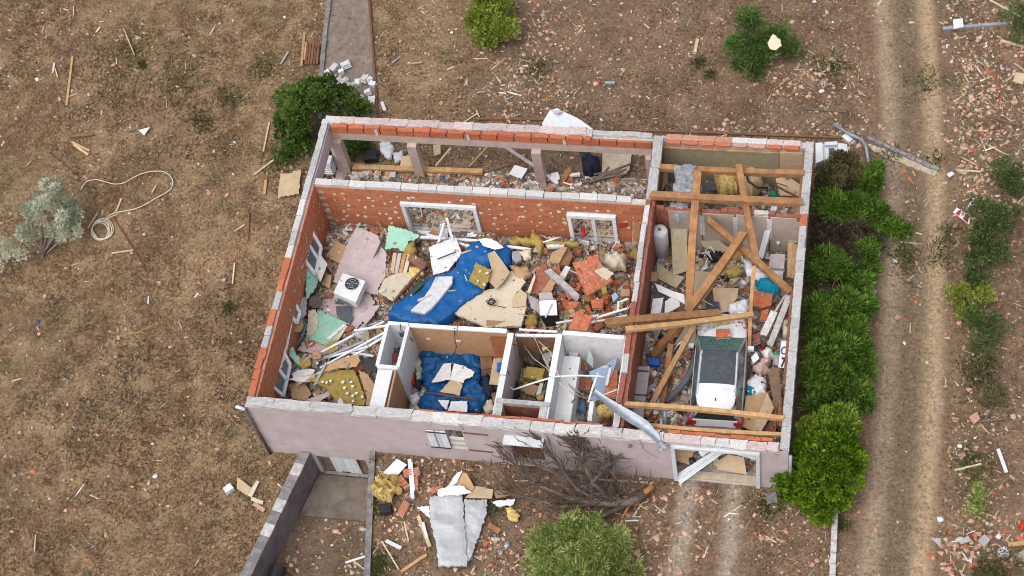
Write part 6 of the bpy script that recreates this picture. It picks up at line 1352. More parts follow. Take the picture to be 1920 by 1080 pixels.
REDW = [.7, .6, 7, .35, .2, 3, 2.4, .3, .3, .7, 1.6, .04]
chips('tile_chips', 'small terracotta and plaster chips strewn over the ground', scatter(5600, cdn), gzn, .035, .105, REDW, .22)
chips('pale_chips', 'tiny pale stones and straw bits on the ground', scatter(6500, lambda p, px: np.where(px[:, 0] > 700, .5, .3) * np.clip(np.minimum(near(RUT1, p), near(RUT2, p)) * 1.2, .1, 1)), gzn, .02, .05, [1, .5, 3, 1.6, 1, 3, 3, .5, 1, 1.5, 4, .06], .25)
# ================================================================== THINGS OUTSIDE
G = lambda p, dz=.04: (p[0], p[1], gz0(*at(p[0], p[1], 0).xy) + dz)
def gsheet(name, label, cat, m, pts, dz=.1, th=.03, tilt=(0, 0), jag=.4, group=None):
    cx = sum(p[0] for p in pts) / len(pts); cy = sum(p[1] for p in pts) / len(pts)
    return sheet(name, label, cat, m, pts, atg(cx, cy, dz).z, th, tilt, jag, group)
def stick(label, a, b_, m=STRAW, w=.07, h=.05, name='plank', cat='plank', group=None, dz=.05):
    return MB().bar(atg(*a, dz), atg(*b_, dz + .02), w, h).build(name, m, None, label, cat, group)
# left field
stick('long tan plank lying alone in the upper left field', (136, 106), (125, 198), WOODL, .09)
stick('thin pale lath in the upper left field', (232, 54), (252, 103), STRAW, .05, name='lath', cat='lath')
stick('short pale plank left of the long tan plank', (102, 118), (99, 137), PINKB, .08)
stick('thin pale stick between the short plank and the long tan plank', (103, 128), (108, 144), STRAW, .05, name='stick', cat='stick')
stick('thin vertical pale stick near the top left corner', (138, 12), (138, 28), STRAW, .04, name='stick', cat='stick')
stick('upper of two pale planks in a narrow V above the hose', (134, 266), (168, 283), WOODL, .09)
stick('lower of two pale planks in a narrow V above the hose', (138, 271), (165, 290), STRAW, .09)
stick('dark fallen stick with bark left of the V of planks', (130, 256), (176, 252), WOODD, .14, .1, 'log', 'log')
stick('thin dark rod above the white hose', (92, 285), (148, 331), WIRE, .025, .025, 'rod', 'rod')
stick('long brown rod crossing the hose coil', (203, 391), (263, 489), RUST, .05, .03, 'rod', 'rod')
stick('pale stick touching the hose where it leaves the coil', (228, 372), (217, 399), STRAW, .06, name='stick', cat='stick')
stick('pale stick left of the hose coil', (183, 400), (165, 428), STRAW, .05, name='stick', cat='stick')
stick('short pale stick inside the loop of the hose', (293, 348), (285, 361), STRAW, .05, name='stick', cat='stick')
stick('small broken branch at the lower end of the brown rod', (209, 475), (250, 469), STRAW, .04, name='stick', cat='stick')
stick('pale stick standing out left of the house, near the mid left wall', (440, 493), (436, 532), STRAW, .05, name='stick', cat='stick')
stick('bent pale stick near the left wall', (459, 421), (440, 434), STRAW, .06, name='stick', cat='stick')
stick('dark thin stick beside the bent pale stick', (467, 400), (465, 450), WOODD, .04, name='stick', cat='stick')
stick('pale thin stick in the lower left field', (67, 1003), (65, 1034), STRAW, .04, name='stick', cat='stick')
stick('pinkish short stick left of the gravel path', (541, 97), (526, 121), MAUVE, .06, name='stick', cat='stick')
stick('left pale board standing by the brown pallet', (571, 62), (565, 124), WOODL, .10, .06)
stick('right pale board standing by the brown pallet', (574, 80), (571, 112), WOODL, .08, .06)
stick('white stick left of the dark green bush', (505, 230), (494, 284), STRAW, .06, name='stick', cat='stick')
stick('pale stick running from the dark bush to the tan board', (476, 328), (520, 295), STRAW, .06, name='stick', cat='stick')
stick('tan stake left of the tan square board', (499, 338), (496, 365), WOODL, .10, .08, 'stake', 'stake')
gsheet('white_triangle', 'white triangular scrap in the left field', 'board', WHITE, [(260, 244), (281, 238), (270, 254)], .12, .02, (.1, 0), 0)
gsheet('tan_board', 'tan square board with torn top edge outside the left wall', 'board', CARDL, [(526, 325), (540, 325), (564, 318), (561, 363), (520, 370)], .2, .04, (-.1, .1), 1)
gsheet('tan_board', 'tan board lying beside the retaining wall', 'board', CARDL, [(445, 894), (471, 914), (463, 929), (444, 916)], .16, .03, (0, .1), .4)
gsheet('cream_strip', 'cream strip between the tan board and the retaining wall', 'board', CREAM, [(463, 928), (481, 901), (486, 903), (472, 932)], .14, .04, (.1, 0), .4)
gsheet('cream_strip', 'cream piece below the cream strip by the retaining wall', 'board', CREAM, [(471, 931), (494, 939), (492, 946), (470, 938)], .12, .05, (0, 0), .4)
stick('pink brick sliver by the retaining wall', (476, 944), (496, 958), TILEP, .14, .06, 'brick_sliver', 'brick')
bit('white_block', 'block', WHITEP, 2, atg(429, 917, .1), (.3, .24, .2), (0, .1, .8), None, 'white block left of the tan board in the lower left field', 'block')
bit('white_lump', 'lump', WHITEP, 4, atg(291, 893, .08), (.24, .22, .16), (0, 0, 0), None, 'rounded white lump alone in the lower left field', 'lump')
bit('white_lump', 'lump', WHITEP, 1, atg(286, 832, .06), (.12, .14, .1), (0, 0, 0), None, 'small white lump above the rounded one in the lower left field', 'lump')
bit('grey_lump', 'lump', CONC, 1, atg(270, 439, .06), (.18, .2, .12), (0, 0, 0), None, 'grey lump below the hose loop', 'lump')
bit('grey_lump', 'lump', CONC, 3, atg(420, 525, .06), (.22, .14, .12), (0, 0, .7), None, 'grey lump left of the stick near the left wall', 'lump')
plp = atg(587, 98, .08); pl = empty('brown_pallet', plp, 'dark brown slatted pallet by the left kerb of the gravel path', 'pallet')
for k in range(5): MB().bar(atg(577 + k * 5.2, 80, .16), atg(573 + k * 5.2, 120, .16), .085, .03).build('slat', RUST, pl)
for yy in (84, 116): MB().bar(atg(575, yy, .1), atg(598, yy + 1, .1), .08, .06).build('bearer', RUST, pl)
hp = [(151, 357), (158, 345), (166, 339), (182, 337), (198, 341), (214, 345), (232, 343), (250, 333), (268, 325), (288, 321), (306, 322), (318, 329), (324, 339), (322, 351), (312, 361), (295, 370), (275, 382), (255, 391), (232, 396), (216, 399), (205, 404), (198, 412)]
cc = [(189 + 16 * math.cos(a) * (1 + .08 * k) + k * 2.0 - 2, 434 + 16.5 * math.sin(a) * (1 + .06 * k) - k * 1.6) for k in range(4) for a in [i / 14 * 6.2832 + k for i in range(15)]]
def smooth(pts, n=6):
    out = []
    for i in range(len(pts) - 1):
        p0 = pts[max(i - 1, 0)]; p1 = pts[i]; p2 = pts[i + 1]; p3 = pts[min(i + 2, len(pts) - 1)]
        for k in range(n):
            t = k / n; out.append(tuple(.5 * (2 * b + (c - a) * t + (2 * a - 5 * b + 4 * c - d) * t * t + (3 * b - a - 3 * c + d) * t ** 3) for a, b, c, d in zip(p0, p1, p2, p3)))
    return out + [pts[-1]]
MB().tube([atg(x, y, .05 + .01 * (i % 5)) for i, (x, y) in enumerate(smooth(hp + [(204, 418)], 4) + cc)], .021, 5).build('garden_hose', mat('cream_hose', (.58, .52, .42), var=.15), None, 'cream garden hose with a long loop and a coil in the left field', 'hose', smooth=True)
# back yard
stick('grey pipe bit lying in the middle of the back yard', (1135, 156), (1153, 156), STEEL, .1, .1, 'pipe', 'pipe')
stick('pale wooden splinter left of the green shrub', (1308, 73), (1303, 98), STRAW, .12, .05)
stick('bare branch lying right of the green shrub', (1508, 204), (1587, 210), BARK, .07, .06, 'branch', 'branch')
stick('grey stick right of the gravel path', (752, 105), (735, 119), STEEL, .07, .04, 'stick', 'stick')
stick('pale pink stick right of the gravel path', (768, 120), (792, 117), TILEP, .08, .04, 'stick', 'stick')
stick('thin pale stick under the yellow green shrub', (887, 110), (915, 110), STRAW, .03, .03, 'stick', 'stick')
stick('long brown pole lying behind the porch', (888, 223), (1030, 224), WOODD, .07, .06, 'pole', 'pole')
stick('long thin pole lying behind the garage store', (1166, 243), (1598, 259), WOODD, .08, .06, 'pole', 'pole')
stick('pale crossed stick behind the porch', (870, 229), (895, 213), STRAW, .05, .03, 'stick', 'stick')
stick('short pale stick crossing behind the porch', (893, 207), (899, 220), STRAW, .05, .03, 'stick', 'stick')
stick('slim pale stick leaning behind the porch pole', (945, 212), (957, 231), STRAW, .06, .03, 'stick', 'stick')
stick('white short plank at the top of the yard', (1653, 0), (1646, 10), STRAW, .07, .04)
sm1 = empty('bent_sheet_metal', at(1060, 228, .6), 'bent white sheet metal panel leaning behind the back wall', 'sheet metal')
S('panel', None, None, STEELL, [(1016, 232), (1030, 208), (1044, 203), (1062, 212), (1084, 222), (1112, 242), (1100, 246), (1020, 240)], 1.0, .02, (.1, .4), .3, parent=sm1)
S('folded_edge', None, None, STEELL, [(1034, 206), (1046, 203), (1054, 209), (1042, 213)], 1.15, .03, (.1, -.6), parent=sm1)
MB().tube([at(p[0], p[1], z) for p, z in (((1563, 233), .2), ((1592, 251), .25), ((1616, 262), .3), ((1624, 275), .3), ((1629, 310), .25))], .06, 10).build('bent_gutter', STEEL, None, 'long bent grey gutter pipe behind the white unit', 'gutter', smooth=True)
stick('short white pipe piece beside the bent gutter', (1582, 255), (1596, 266), WHITEP, .2, .16, 'pipe', 'pipe')
ou = empty('white_outdoor_unit', at(1560, 290, .5), 'white broken outdoor unit standing at the back right corner', 'unit')
S('side', None, None, WHITE, [(1529, 268), (1542, 267), (1544, 300), (1530, 306)], .95, .8, parent=ou); S('cover', None, None, WHITE, [(1571, 268), (1588, 270), (1590, 285), (1584, 291), (1570, 290)], .9, .7, (-.1, 0), parent=ou)
S('tray', None, None, STEELL, [(1543, 270), (1570, 269), (1569, 294), (1544, 305)], .75, .5, parent=ou); S('motor', None, None, DGREY, [(1554, 278), (1564, 277), (1565, 285), (1555, 287)], .88, .1, parent=ou)
S('bracket', None, None, PVC, [(1546, 266), (1570, 265), (1570, 271), (1546, 272)], .95, .08, parent=ou); MB().box(at(1556, 297, .2), (.9, .5, .5)).build('stand', CONC, ou)
gsheet('cream_board', 'torn cream board caught in the loose green shrub', 'board', CREAM, [(1439, 80), (1449, 63), (1462, 73), (1466, 86), (1455, 94), (1444, 92)], 1.35, .03, (0, .3), 1)
bit('white_stone', 'lump', WHITEP, 2, atg(1540, 171, .08), (.26, .18, .14), (0, 0, .2), None, 'white stone right of the terracotta patch in the back yard', 'stone')
bit('grey_stone', 'lump', CONC, 3, atg(1362, 225, .08), (.22, .14, .12), (0, 0, .5), None, 'pale grey stone behind the garage store', 'stone')
bit('white_stone', 'lump', WHITE, 1, atg(847, 61, .08), (.16, .2, .12), (0, 0, 0), None, 'white stone left of the yellow green shrub', 'stone')
bit('white_stone', 'lump', WHITEP, 5, atg(1527, 3, .08), (.24, .16, .12), (0, 0, 0), None, 'white stone at the top edge of the yard', 'stone')
# broken stones at the end of the gravel path
for k, (x, y, s) in enumerate(((627, 127, .34), (648, 122, .36), (615, 137, .26), (684, 148, .34), (671, 155, .26), (699, 158, .26), (676, 185, .3), (690, 173, .24), (697, 189, .34), (664, 160, .2), (640, 135, .2), (693, 150, .22))):
    bit('white_stone_block', 'block', WHITE if k % 3 else MORTARW, k % 6, atg(x, y, .14), (s, s * .75, .2), (R.uniform(-.3, .3), R.uniform(-.3, .3), R.uniform(0, 3)), None, 'broken white stone block at the house end of the gravel path', 'stone', 'white blocks at the end of the gravel path')
for k in range(12): stick('grey slab splinter beside the gravel path end', (R.uniform(622, 655), R.uniform(140, 160)), (R.uniform(618, 660), R.uniform(142, 168)), CONC, .1, .06, 'slab_splinter', 'splinter', 'grey splinters at the end of the gravel path', .06 + .02 * (k % 4))
stick('white plastic pipe stub behind the porch near the path', (716, 192), (722, 208), WHITE, .12, .1, 'pipe', 'pipe')
# things on the porch
MB().bar(at(662, 314, .3), at(905, 322, .3), .2, .13).build('long_timber', WOODL, None, 'long pale timber lying along the porch floor', 'timber')
stick('thin brown lath leaning on the porch right of the long timber', (916, 273), (880, 312), WOODL, .06, .05, 'lath', 'lath', None, .5)
stick('grey plank slanting to the third porch post', (942, 272), (1003, 312), MAUVE, .12, .06, 'plank', 'plank', None, .4)
stick('short pale stick between first and second porch post', (845, 278), (817, 311), STRAW, .07, .05, 'stick', 'stick', None, .3)
stick('dark branch on the porch between the posts', (905, 325), (975, 302), WOODD, .05, .05, 'branch', 'branch', None, .2)
gsheet('white_tile', 'white square tile with green rim on the porch', 'tile', WHITE, [(965, 309), (989, 316), (978, 335), (954, 326)], .3, .03)
gsheet('black_cushion', 'black square seat by the dark bush on the porch', 'seat', BLACK, [(680, 281), (704, 277), (706, 297), (682, 300)], .4, .2)
cloth('striped_cloth', 'white cloth with red stripes beside the black seat', 'cloth', WHITEC, [(710, 268), (728, 263), (737, 276), (730, 298), (715, 286)], .3, .12, .2, 4)
cloth('white_bag_heap', 'white plastic bag heap on the porch left of the second post', 'bag', WHITEC, [(738, 286), (754, 282), (756, 300), (740, 304)], .25, .1, .15, 5)
gsheet('tan_board', 'rounded tan board under the second porch post', 'board', CARDL, [(752, 294), (770, 290), (776, 310), (750, 312)], .3, .03, (0, .1))
gsheet('tan_board', 'small rounded tan board on the porch centre', 'board', CARDL, [(812, 272), (826, 270), (826, 288), (814, 292)], .25, .03)
cloth('navy_cover', 'crumpled navy cover heaped on the porch', 'cover', NAVY, [(1090, 296), (1106, 290), (1126, 302), (1122, 318), (1108, 325), (1092, 318)], .35, .2, .4, 3, dome=.3)
gsheet('black_chair_back', 'black chair back behind the navy cover', 'chair', BLACK, [(1082, 278), (1104, 278), (1110, 292), (1090, 296)], .7, .1, (0, .3))
gsheet('paving_slab', 'pale beige paving slab at the right end of the porch', 'slab', SAND, [(1130, 282), (1185, 284), (1180, 318), (1165, 330), (1128, 332)], .22, .05)
gsheet('white_disc', 'white round lid among debris right of the third post', 'lid', WHITE, [(1033, 325), (1046, 322), (1050, 334), (1042, 342), (1032, 338)], .35, .05, (.1, .1))
stick('white pipe at the foot of the third porch post', (1026, 329), (1046, 345), WHITE, .12, .1, 'pipe', 'pipe', None, .3)
stick('white pipe lying right of the wooden chair piece', (1068, 329), (1088, 327), WHITE, .12, .1, 'pipe', 'pipe', None, .3)
gsheet('wooden_chair_remnant', 'brown wooden seat piece on the porch', 'seat', WOOD, [(1056, 322), (1068, 312), (1072, 320), (1058, 340)], .4, .08, (.2, .1))
for k in range(7): stick('dry branch on the right end of the porch', (R.uniform(1090, 1130), R.uniform(325, 350)), (R.uniform(1140, 1195), R.uniform(305, 348)), BARK, .06, .05, 'branch', 'branch', 'dry branches on the porch right end', .25)
for k in range(16):
    x = R.uniform(662, 745); bit('rubble_stone', 'block', R.choice([MORTARW, TILEP, MORTAR, SAND]), k % 6, at(x, R.uniform(326, 336), .25), (R.uniform(.18, .3), .2, .16), (R.uniform(-.3, .3), R.uniform(-.3, .3), R.uniform(0, 3)), None, 'rubble stone in the row along the porch edge', 'stone', 'rubble stones along the porch edge')
for k in range(6):          # stacked white chairs in the porch corner
    b0 = at(624, 330, .1); ch = empty('plastic_chair', b0 + Vector((0, 0, .2 + .1 * k)), 'white plastic chair in the stack in the porch corner', 'chair', 'stacked chairs in the porch corner'); c0 = b0 + Vector((-.02, 0, .42 + .13 * k))
    MB().box(c0, (.42, .42, .03)).build('seat', WHITE, ch); MB().box(c0 + Vector((0, .2, .24)), (.40, .04, .42)).build('backrest', WHITE, ch)
    for sx in (-.18, .18):
        for sy in (-.18, .18): MB().box(c0 + Vector((sx, sy, -.2)), (.035, .035, .38)).build('leg', WHITE, ch)
# front yard
ps = empty('plastic_sheet', atg(850, 985, .3), 'large grey translucent plastic sheet lying folded in the front yard', 'sheet')
c1 = cloth('main_fold', None, None, SHEETP, [(805, 931), (838, 928), (867, 928), (869, 960), (873, 1000), (875, 1061), (850, 1060), (822, 1062), (815, 1010), (806, 970)], .3, .07, .12, .75, (0, 0), .12, parent=ps, flat=True)
c2 = cloth('side_fold', None, None, SHEETP, [(870, 936), (895, 938), (914, 937), (912, 965), (895, 1010), (884, 1045), (876, 1058), (872, 990)], .2, .10, .1, 1.0, (-.15, 0), .12, parent=ps, flat=True)
gsheet('cardboard_sheet', 'brown folded cardboard above the plastic sheet, left half', 'cardboard', CARD, [(845, 912), (862, 886), (875, 887), (890, 915), (884, 921), (862, 917)], .35, .03, (.1, .2))
gsheet('cardboard_sheet', 'brown cardboard strip right of the folded cardboard', 'cardboard', CARDL, [(872, 933), (892, 911), (925, 916), (922, 935)], .3, .03, (0, .1))
gsheet('cardboard_sheet', 'small brown cardboard near the fallen tree tips', 'cardboard', CARD, [(925, 920), (953, 919), (955, 929), (930, 934)], .2, .03)
gsheet('white_foam', 'white torn foam piece at the top of the plastic sheet', 'foam', WHITE, [(820, 918), (850, 911), (868, 911), (884, 924), (862, 928), (822, 930)], .45, .06, (0, .2), 1)
gsheet('white_foil', 'white foil shard left of the folded cardboard', 'foil', STEELL, [(838, 912), (856, 888), (866, 882), (858, 902), (850, 910)], .4, .02, (.2, .2), 1)
gsheet('white_foil', 'white shard at the left of the plastic sheet', 'foil', WHITE, [(781, 950), (805, 949), (806, 972), (798, 966)], .2, .02, (0, .1), 1)
gsheet('grey_shutter', 'grey ribbed shutter panel leaning near the front wall', 'shutter', STEELL, [(718, 887), (744, 860), (763, 871), (742, 895)], .3, .05, (0, .2), 0)
stick('white square post lying before the front wall', (768, 862), (774, 935), WHITE, .12, .1, 'post', 'post', None, .2)
stick('thin white batten parallel to the white square post', (772, 866), (777, 920), WHITE, .05, .05, 'batten', 'batten', None, .25)
cloth('yellow_wool', 'bright yellow insulation wool heap in front of the house', 'insulation', YELLOW, [(697, 915), (704, 895), (722, 890), (738, 895), (750, 905), (752, 920), (735, 940), (715, 942), (700, 928)], .2, .42, .2, 3.4, cell=.055, dome=.18, flat=True)
cloth('yellow_wool', 'small dirty yellow wool scrap near the fallen tree', 'insulation', YELLOW, [(948, 952), (962, 950), (975, 968), (968, 978), (952, 974)], .12, .14, .1, 4)
for k, (q, lab) in enumerate((([(755, 880), (785, 876), (787, 890), (758, 894)], 'pink hollow brick right of the ribbed shutter'), ([(742, 898), (752, 890), (768, 910), (758, 917)], 'hollow brick right of the yellow wool heap'), ([(776, 895), (783, 890), (784, 917), (777, 918)], 'upright hollow brick right of the white post'), ([(745, 961), (757, 938), (768, 944), (755, 970)], 'hollow brick lying below the yellow wool heap'), ([(806, 915), (828, 910), (832, 916), (810, 926)], 'red brick chunk left of the white foam'))):
    Q = onplane(q, .25); e = empty('hollow_brick', sum(Q, Vector()) / 4, lab, 'brick'); MB().prism(Q, .2).build('body', TILEP, e)
    for j in range(3): MB().prism([onq(Q, .06, .1 + j * .3, .012), onq(Q, .94, .1 + j * .3, .012), onq(Q, .94, .28 + j * .3, .012), onq(Q, .06, .28 + j * .3, .012)], .03).build('rib', TERRA, e)
stick('tan pole with white band left of the plastic sheet', (784, 968), (806, 1025), STRAW, .12, .08, 'pole', 'pole')
stick('white paint worn batten on the tan pole', (793, 980), (801, 1010), WHITE, .09, .07, 'batten', 'batten', None, .12)
stick('silver grey plank lying near the ramp kerb', (724, 1014), (752, 1028), STEELL, .12, .05)
stick('thin stick in front of the yellow wool', (758, 978), (766, 1015), STRAW, .05, .04, 'stick', 'stick')
stick('long orange splinter near the bottom of the yard', (752, 1072), (800, 1040), WOODL, .1, .05, 'splinter', 'splinter')
stick('orange plank piece right of the plastic sheet', (916, 984), (937, 998), WOOD, .18, .05)
stick('thin forked twig right of the ramp kerb', (716, 1015), (748, 1068), STRAW, .05, .04, 'twig', 'twig')
stick('white branch across the ramp kerb', (648, 1055), (686, 1043), WHITEP, .06, .05, 'branch', 'branch', None, .0)
stick('thin lath leaning on the ramp kerb', (660, 1050), (684, 1068), STRAW, .05, .04, 'lath', 'lath', None, .0)
stick('tan lath leaning before the split trunk', (1188, 968), (1203, 945), STRAW, .05, .04, 'lath', 'lath')
stick('white thin rod beneath the tan lath near the split trunk', (1172, 977), (1198, 976), WHITE, .04, .04, 'rod', 'rod')
stick('pale pole lying along the foot of the front wall', (1062, 896), (1215, 905), STRAW, .05, .05, 'pole', 'pole')
bit('black_box', 'block', BLACK, 1, atg(724, 955, .12), (.36, .32, .24), (0, 0, .2), None, 'black box below the yellow wool heap', 'box')
bit('grey_stone', 'lump', CONC, 1, atg(680, 992, .05), (.3, .22, .2), (0, 0, 0), None, 'pale grey stone on the ramp kerb', 'stone')
bit('white_stone', 'lump', CONC, 2, atg(932, 1011, .08), (.26, .18, .16), (0, 0, 0), None, 'grey white stone right of the plastic sheet', 'stone')
bit('white_stone', 'lump', STEEL, 2, atg(950, 1022, .08), (.22, .3, .16), (0, 0, 0), None, 'grey stone left of the light green bush', 'stone')
gsheet('foil_scraps', 'crumpled silver foil near the fallen tree tips', 'foil', STEELL, [(920, 940), (945, 938), (965, 935), (962, 946), (935, 950)], .15, .04, (.1, .1), 1.5)
MB().tube([at(522, 1065, -1.3), at(516, 1090, -1.3)], .28, 20).build('black_barrel', BLACK, None, 'black barrel lying in the basement ramp at the bottom edge', 'barrel', smooth=False)
gsheet('dark_plate', 'flat grey green plate in the grass at the front right corner', 'plate', CONCD, [(1433, 925), (1455, 922), (1458, 942), (1440, 944)], .05, .03)
mb = MB()
for k in range(7): mb.bar(at(1566 - k * .9, 955 + k * 21, .1), at(1565 - k * .9, 975 + k * 21, .1), .18, .28)
mb.build('boundary_kerb', MORTARW, None, 'white worn boundary kerb running down from the round tree', 'kerb')
# crumpled garage door in the opening
gdp = empty('crumpled_garage_door', atg(1310, 880, .6), 'crumpled ribbed metal garage door fallen out of its opening', 'garage door')
a = [at(1264, 892, .15), at(1276, 908, .12), at(1367, 842, 2.0), at(1350, 838, 2.1)]
for k in range(5):
    u0, u1 = k / 5, (k + .93) / 5; MB().prism([a[0].lerp(a[1], u0), a[0].lerp(a[1], u1), a[3].lerp(a[2], u1), a[3].lerp(a[2], u0)], .05).build('panel_rib', STEELL, gdp)
MB().bar(at(1366, 842, 2.1), at(1418, 857, 1.9), .12, .22).build('bent_rail', STEELL, gdp)
MB().bar(at(1352, 838, 2.2), at(1412, 845, 2.15), .1, .12).build('bent_rail', STEEL, gdp)
S('white_carton', 'white carton inside the garage opening behind the crumpled door', 'carton', WHITE, [(1309, 848), (1324, 836), (1333, 845), (1317, 857)], 1.2, .1, (0, .5))
S('cardboard_sheet', 'brown cardboard sheet inside the left of the garage opening', 'cardboard', CARD, [(1262, 838), (1310, 839), (1300, 850), (1292, 872), (1262, 860)], 1.0, .03, (0, .8))
S('cardboard_sheet', 'tan folded cardboard inside the middle of the garage opening', 'cardboard', CARDL, [(1340, 868), (1365, 852), (1395, 858), (1400, 890), (1345, 880)], .6, .03, (0, .6))
bit('black_rag', 'lump', BLACK, 3, at(1298, 864, .9), (.3, .25, .25), (0, 0, 0), None, 'black rag on the upper edge of the crumpled door', 'rag')
# right side of the track
sg = empty('striped_sign', at(1803, 404, .8), 'white road sign board with two red stripes beside the track', 'sign')
q = onplane([(1787, 398), (1794, 389), (1820, 404), (1817, 421)], .9, (-.2, .5)); nn = (q[1] - q[0]).cross(q[3] - q[0]).normalized(); nn = nn if nn.z > 0 else -nn
MB().prism(q, .03).build('board', WHITE, sg)
for u0, u1, sl_ in ((.10, .36, 1), (.62, .92, 0)):
    P = [q[0].lerp(q[3], u0), q[0].lerp(q[3], u1), q[1].lerp(q[2], u1), q[1].lerp(q[2], u0 + (.12 if sl_ else 0))]
    P = [p.lerp(sum(P, Vector()) / 4, .12) + nn * .008 for p in P]; MB().prism(P, .006).build('red_stripe', RED, sg)
MB().bar(at(1818, 424, .6), at(1817, 478, .1), .1, .06).build('post', WOODL, sg)
stick('pale pipe standing out of the shrub above the sign', (1826, 372), (1813, 394), STEELL, .08, .06, 'pipe', 'pipe', None, .5)
gsheet('grey_tile', 'pale grey tile beside the diagonal kerb', 'tile', STEELL, [(1775, 326), (1785, 321), (1790, 326), (1780, 332)], .1, .04)
stick('long grey pipe at the top right', (1768, 54), (1888, 44), STEEL, .12, .1, 'pipe', 'pipe')
gsheet('grey_plate', 'pale grey square plate on the long grey pipe', 'plate', STEELL, [(1787, 36), (1805, 34), (1807, 50), (1788, 54)], .25, .03)
gsheet('tan_board', 'tan square board at the right edge', 'board', CARDL, [(1905, 135), (1922, 138), (1918, 158), (1899, 152)], .15, .03)
stick('long pale branch from the top right corner', (1856, 0), (1922, 36), STRAW, .06, .05, 'branch', 'branch')
stick('pale plank pointing right below the corner branch', (1876, 76), (1922, 88), STRAW, .1, .05)
stick('dark curved branch right of the track near the top', (1848, 217), (1915, 236), BARK, .09, .06, 'branch', 'branch')
stick('pale branch above the diagonal kerb', (1850, 270), (1890, 292), STRAW, .05, .04, 'branch', 'branch')
stick('pale stick above the grey tile', (1795, 319), (1840, 322), STRAW, .06, .04, 'stick', 'stick')
stick('light blue grey strip standing beside the track hedge', (1657, 434), (1646, 456), SKYB, .13, .05, 'strip', 'strip')
stick('pale blue strip near the middle of the track hedge', (1641, 546), (1630, 566), SKYB, .12, .05, 'strip', 'strip')
stick('white plastic strip in the lower right field', (1871, 842), (1887, 886), WHITE, .11, .06, 'strip', 'strip')
stick('long pale stick in the lower right field', (1790, 882), (1840, 870), STRAW, .06, .05, 'stick', 'stick')
stick('thin branch leaning to the pinkish slab', (1880, 728), (1845, 790), BARK, .06, .05, 'branch', 'branch')
stick('bare branch lying right of the pinkish slab', (1828, 792), (1895, 784), BARK, .06, .05, 'branch', 'branch')
stick('pale branch at the bottom right above the brick heap', (1890, 1022), (1922, 1018), WOODL, .14, .06, 'branch', 'branch')
gsheet('pink_slab', 'pinkish square slab in the right field', 'slab', TILEP, [(1817, 782), (1832, 772), (1838, 785), (1826, 795)], .15, .06)
gsheet('white_shard', 'pale slab leaning at the top of the brick heap bottom right', 'slab', MAUVE, [(1798, 1015), (1815, 1004), (1822, 1014), (1802, 1020)], .2, .05)
gsheet('white_shard', 'square pale slab in the brick heap at the bottom right', 'slab', MAUVE, [(1833, 1014), (1846, 1001), (1857, 1012), (1846, 1026)], .2, .05)
gsheet('white_shard', 'pale shard at the left end of the brick heap', 'slab', MAUVE, [(1744, 1008), (1764, 1009), (1763, 1028), (1756, 1018)], .2, .05)
gsheet('olive_board', 'olive board at the right edge near the bottom', 'board', OSB, [(1900, 1040), (1922, 1030), (1922, 1052), (1910, 1052)], .15, .03)
bit('blue_white_box', 'block', STEELL, 2, atg(1880, 1036, .1), (.3, .26, .2), (0, 0, .3), None, 'pale blue grey box in the brick heap bottom right', 'box')
bit('red_pot', 'lump', mat('bright_red', (.5, .04, .02)), 2, atg(1917, 985, .12), (.25, .4, .3), (0, 0, 0), None, 'bright red broken pot at the right edge', 'pot')
bit('white_stone', 'lump', WHITE, 3, atg(1763, 974, .1), (.26, .2, .16), (0, 0, 0), None, 'white stone beside the track above the brick heap', 'stone')
bit('white_stone', 'lump', WHITEP, 4, atg(1872, 1006, .1), (.2, .24, .16), (0, 0, 0), None, 'white stone right of the pale square slab', 'stone')
bit('white_stone', 'lump', WHITEP, 0, atg(1800, 837, .1), (.2, .16, .14), (0, 0, 0), None, 'white stone in the middle of the right field', 'stone')
bit('white_stone', 'lump', WHITE, 1, atg(1829, 705, .1), (.2, .42, .16), (0, 0, .2), None, 'tall white stone beside the right field track', 'stone')
mb = MB()
for k in range(9): mb.bar(at(1626 + k * 15, 259 + k * 6.8, .06), at(1640 + k * 15, 265.4 + k * 6.8, .06), .12 + .05 * (k % 2), .16)
mb.build('diagonal_kerb', CONCD, None, 'dark broken kerb running diagonally over the track', 'kerb')
gsheet('sand_strip', 'pale sandy slab strip along the diagonal kerb', 'slab', SAND, [(1622, 268), (1650, 276), (1760, 318), (1752, 330), (1700, 310), (1640, 284)], .045, .03, (0, 0), 1)
# ------------------------------------------------------------------ single tile and plaster fragments (what shows at 10 px or more)
ANCH = [('the brick heap bottom right', 1820, 1040, 60, 34, 70), ('the right edge of the dirt track', 1790, 640, 35, 160, 30), ('the top right corner pipe', 1830, 90, 70, 60, 30), ('the grey tile by the diagonal kerb', 1800, 300, 60, 70, 44), ('the loose green shrub', 1490, 150, 60, 28, 30), ('the yellow green shrub', 990, 90, 60, 60, 22),
        ('the garage driveway', 1250, 1010, 60, 55, 44), ('the light green front bush', 960, 1045, 60, 30, 22), ('the plastic sheet', 780, 930, 60, 50, 16), ('the sandy strip left of the track', 1620, 250, 50, 25, 16), ('the hedge beside the track', 1650, 560, 16, 90, 18), ('the split trunk of the fallen tree', 1150, 930, 90, 40, 16), ('the boundary kerb', 1540, 1010, 70, 40, 16), ('the pole behind the garage store', 1400, 240, 120, 9, 16), ('the hose in the left field', 260, 420, 160, 120, 16), ('the long tan plank in the upper left', 200, 130, 140, 80, 14), ('the yard behind the porch', 820, 150, 90, 70, 16), ('the right field shrubs', 1840, 800, 50, 100, 18)]
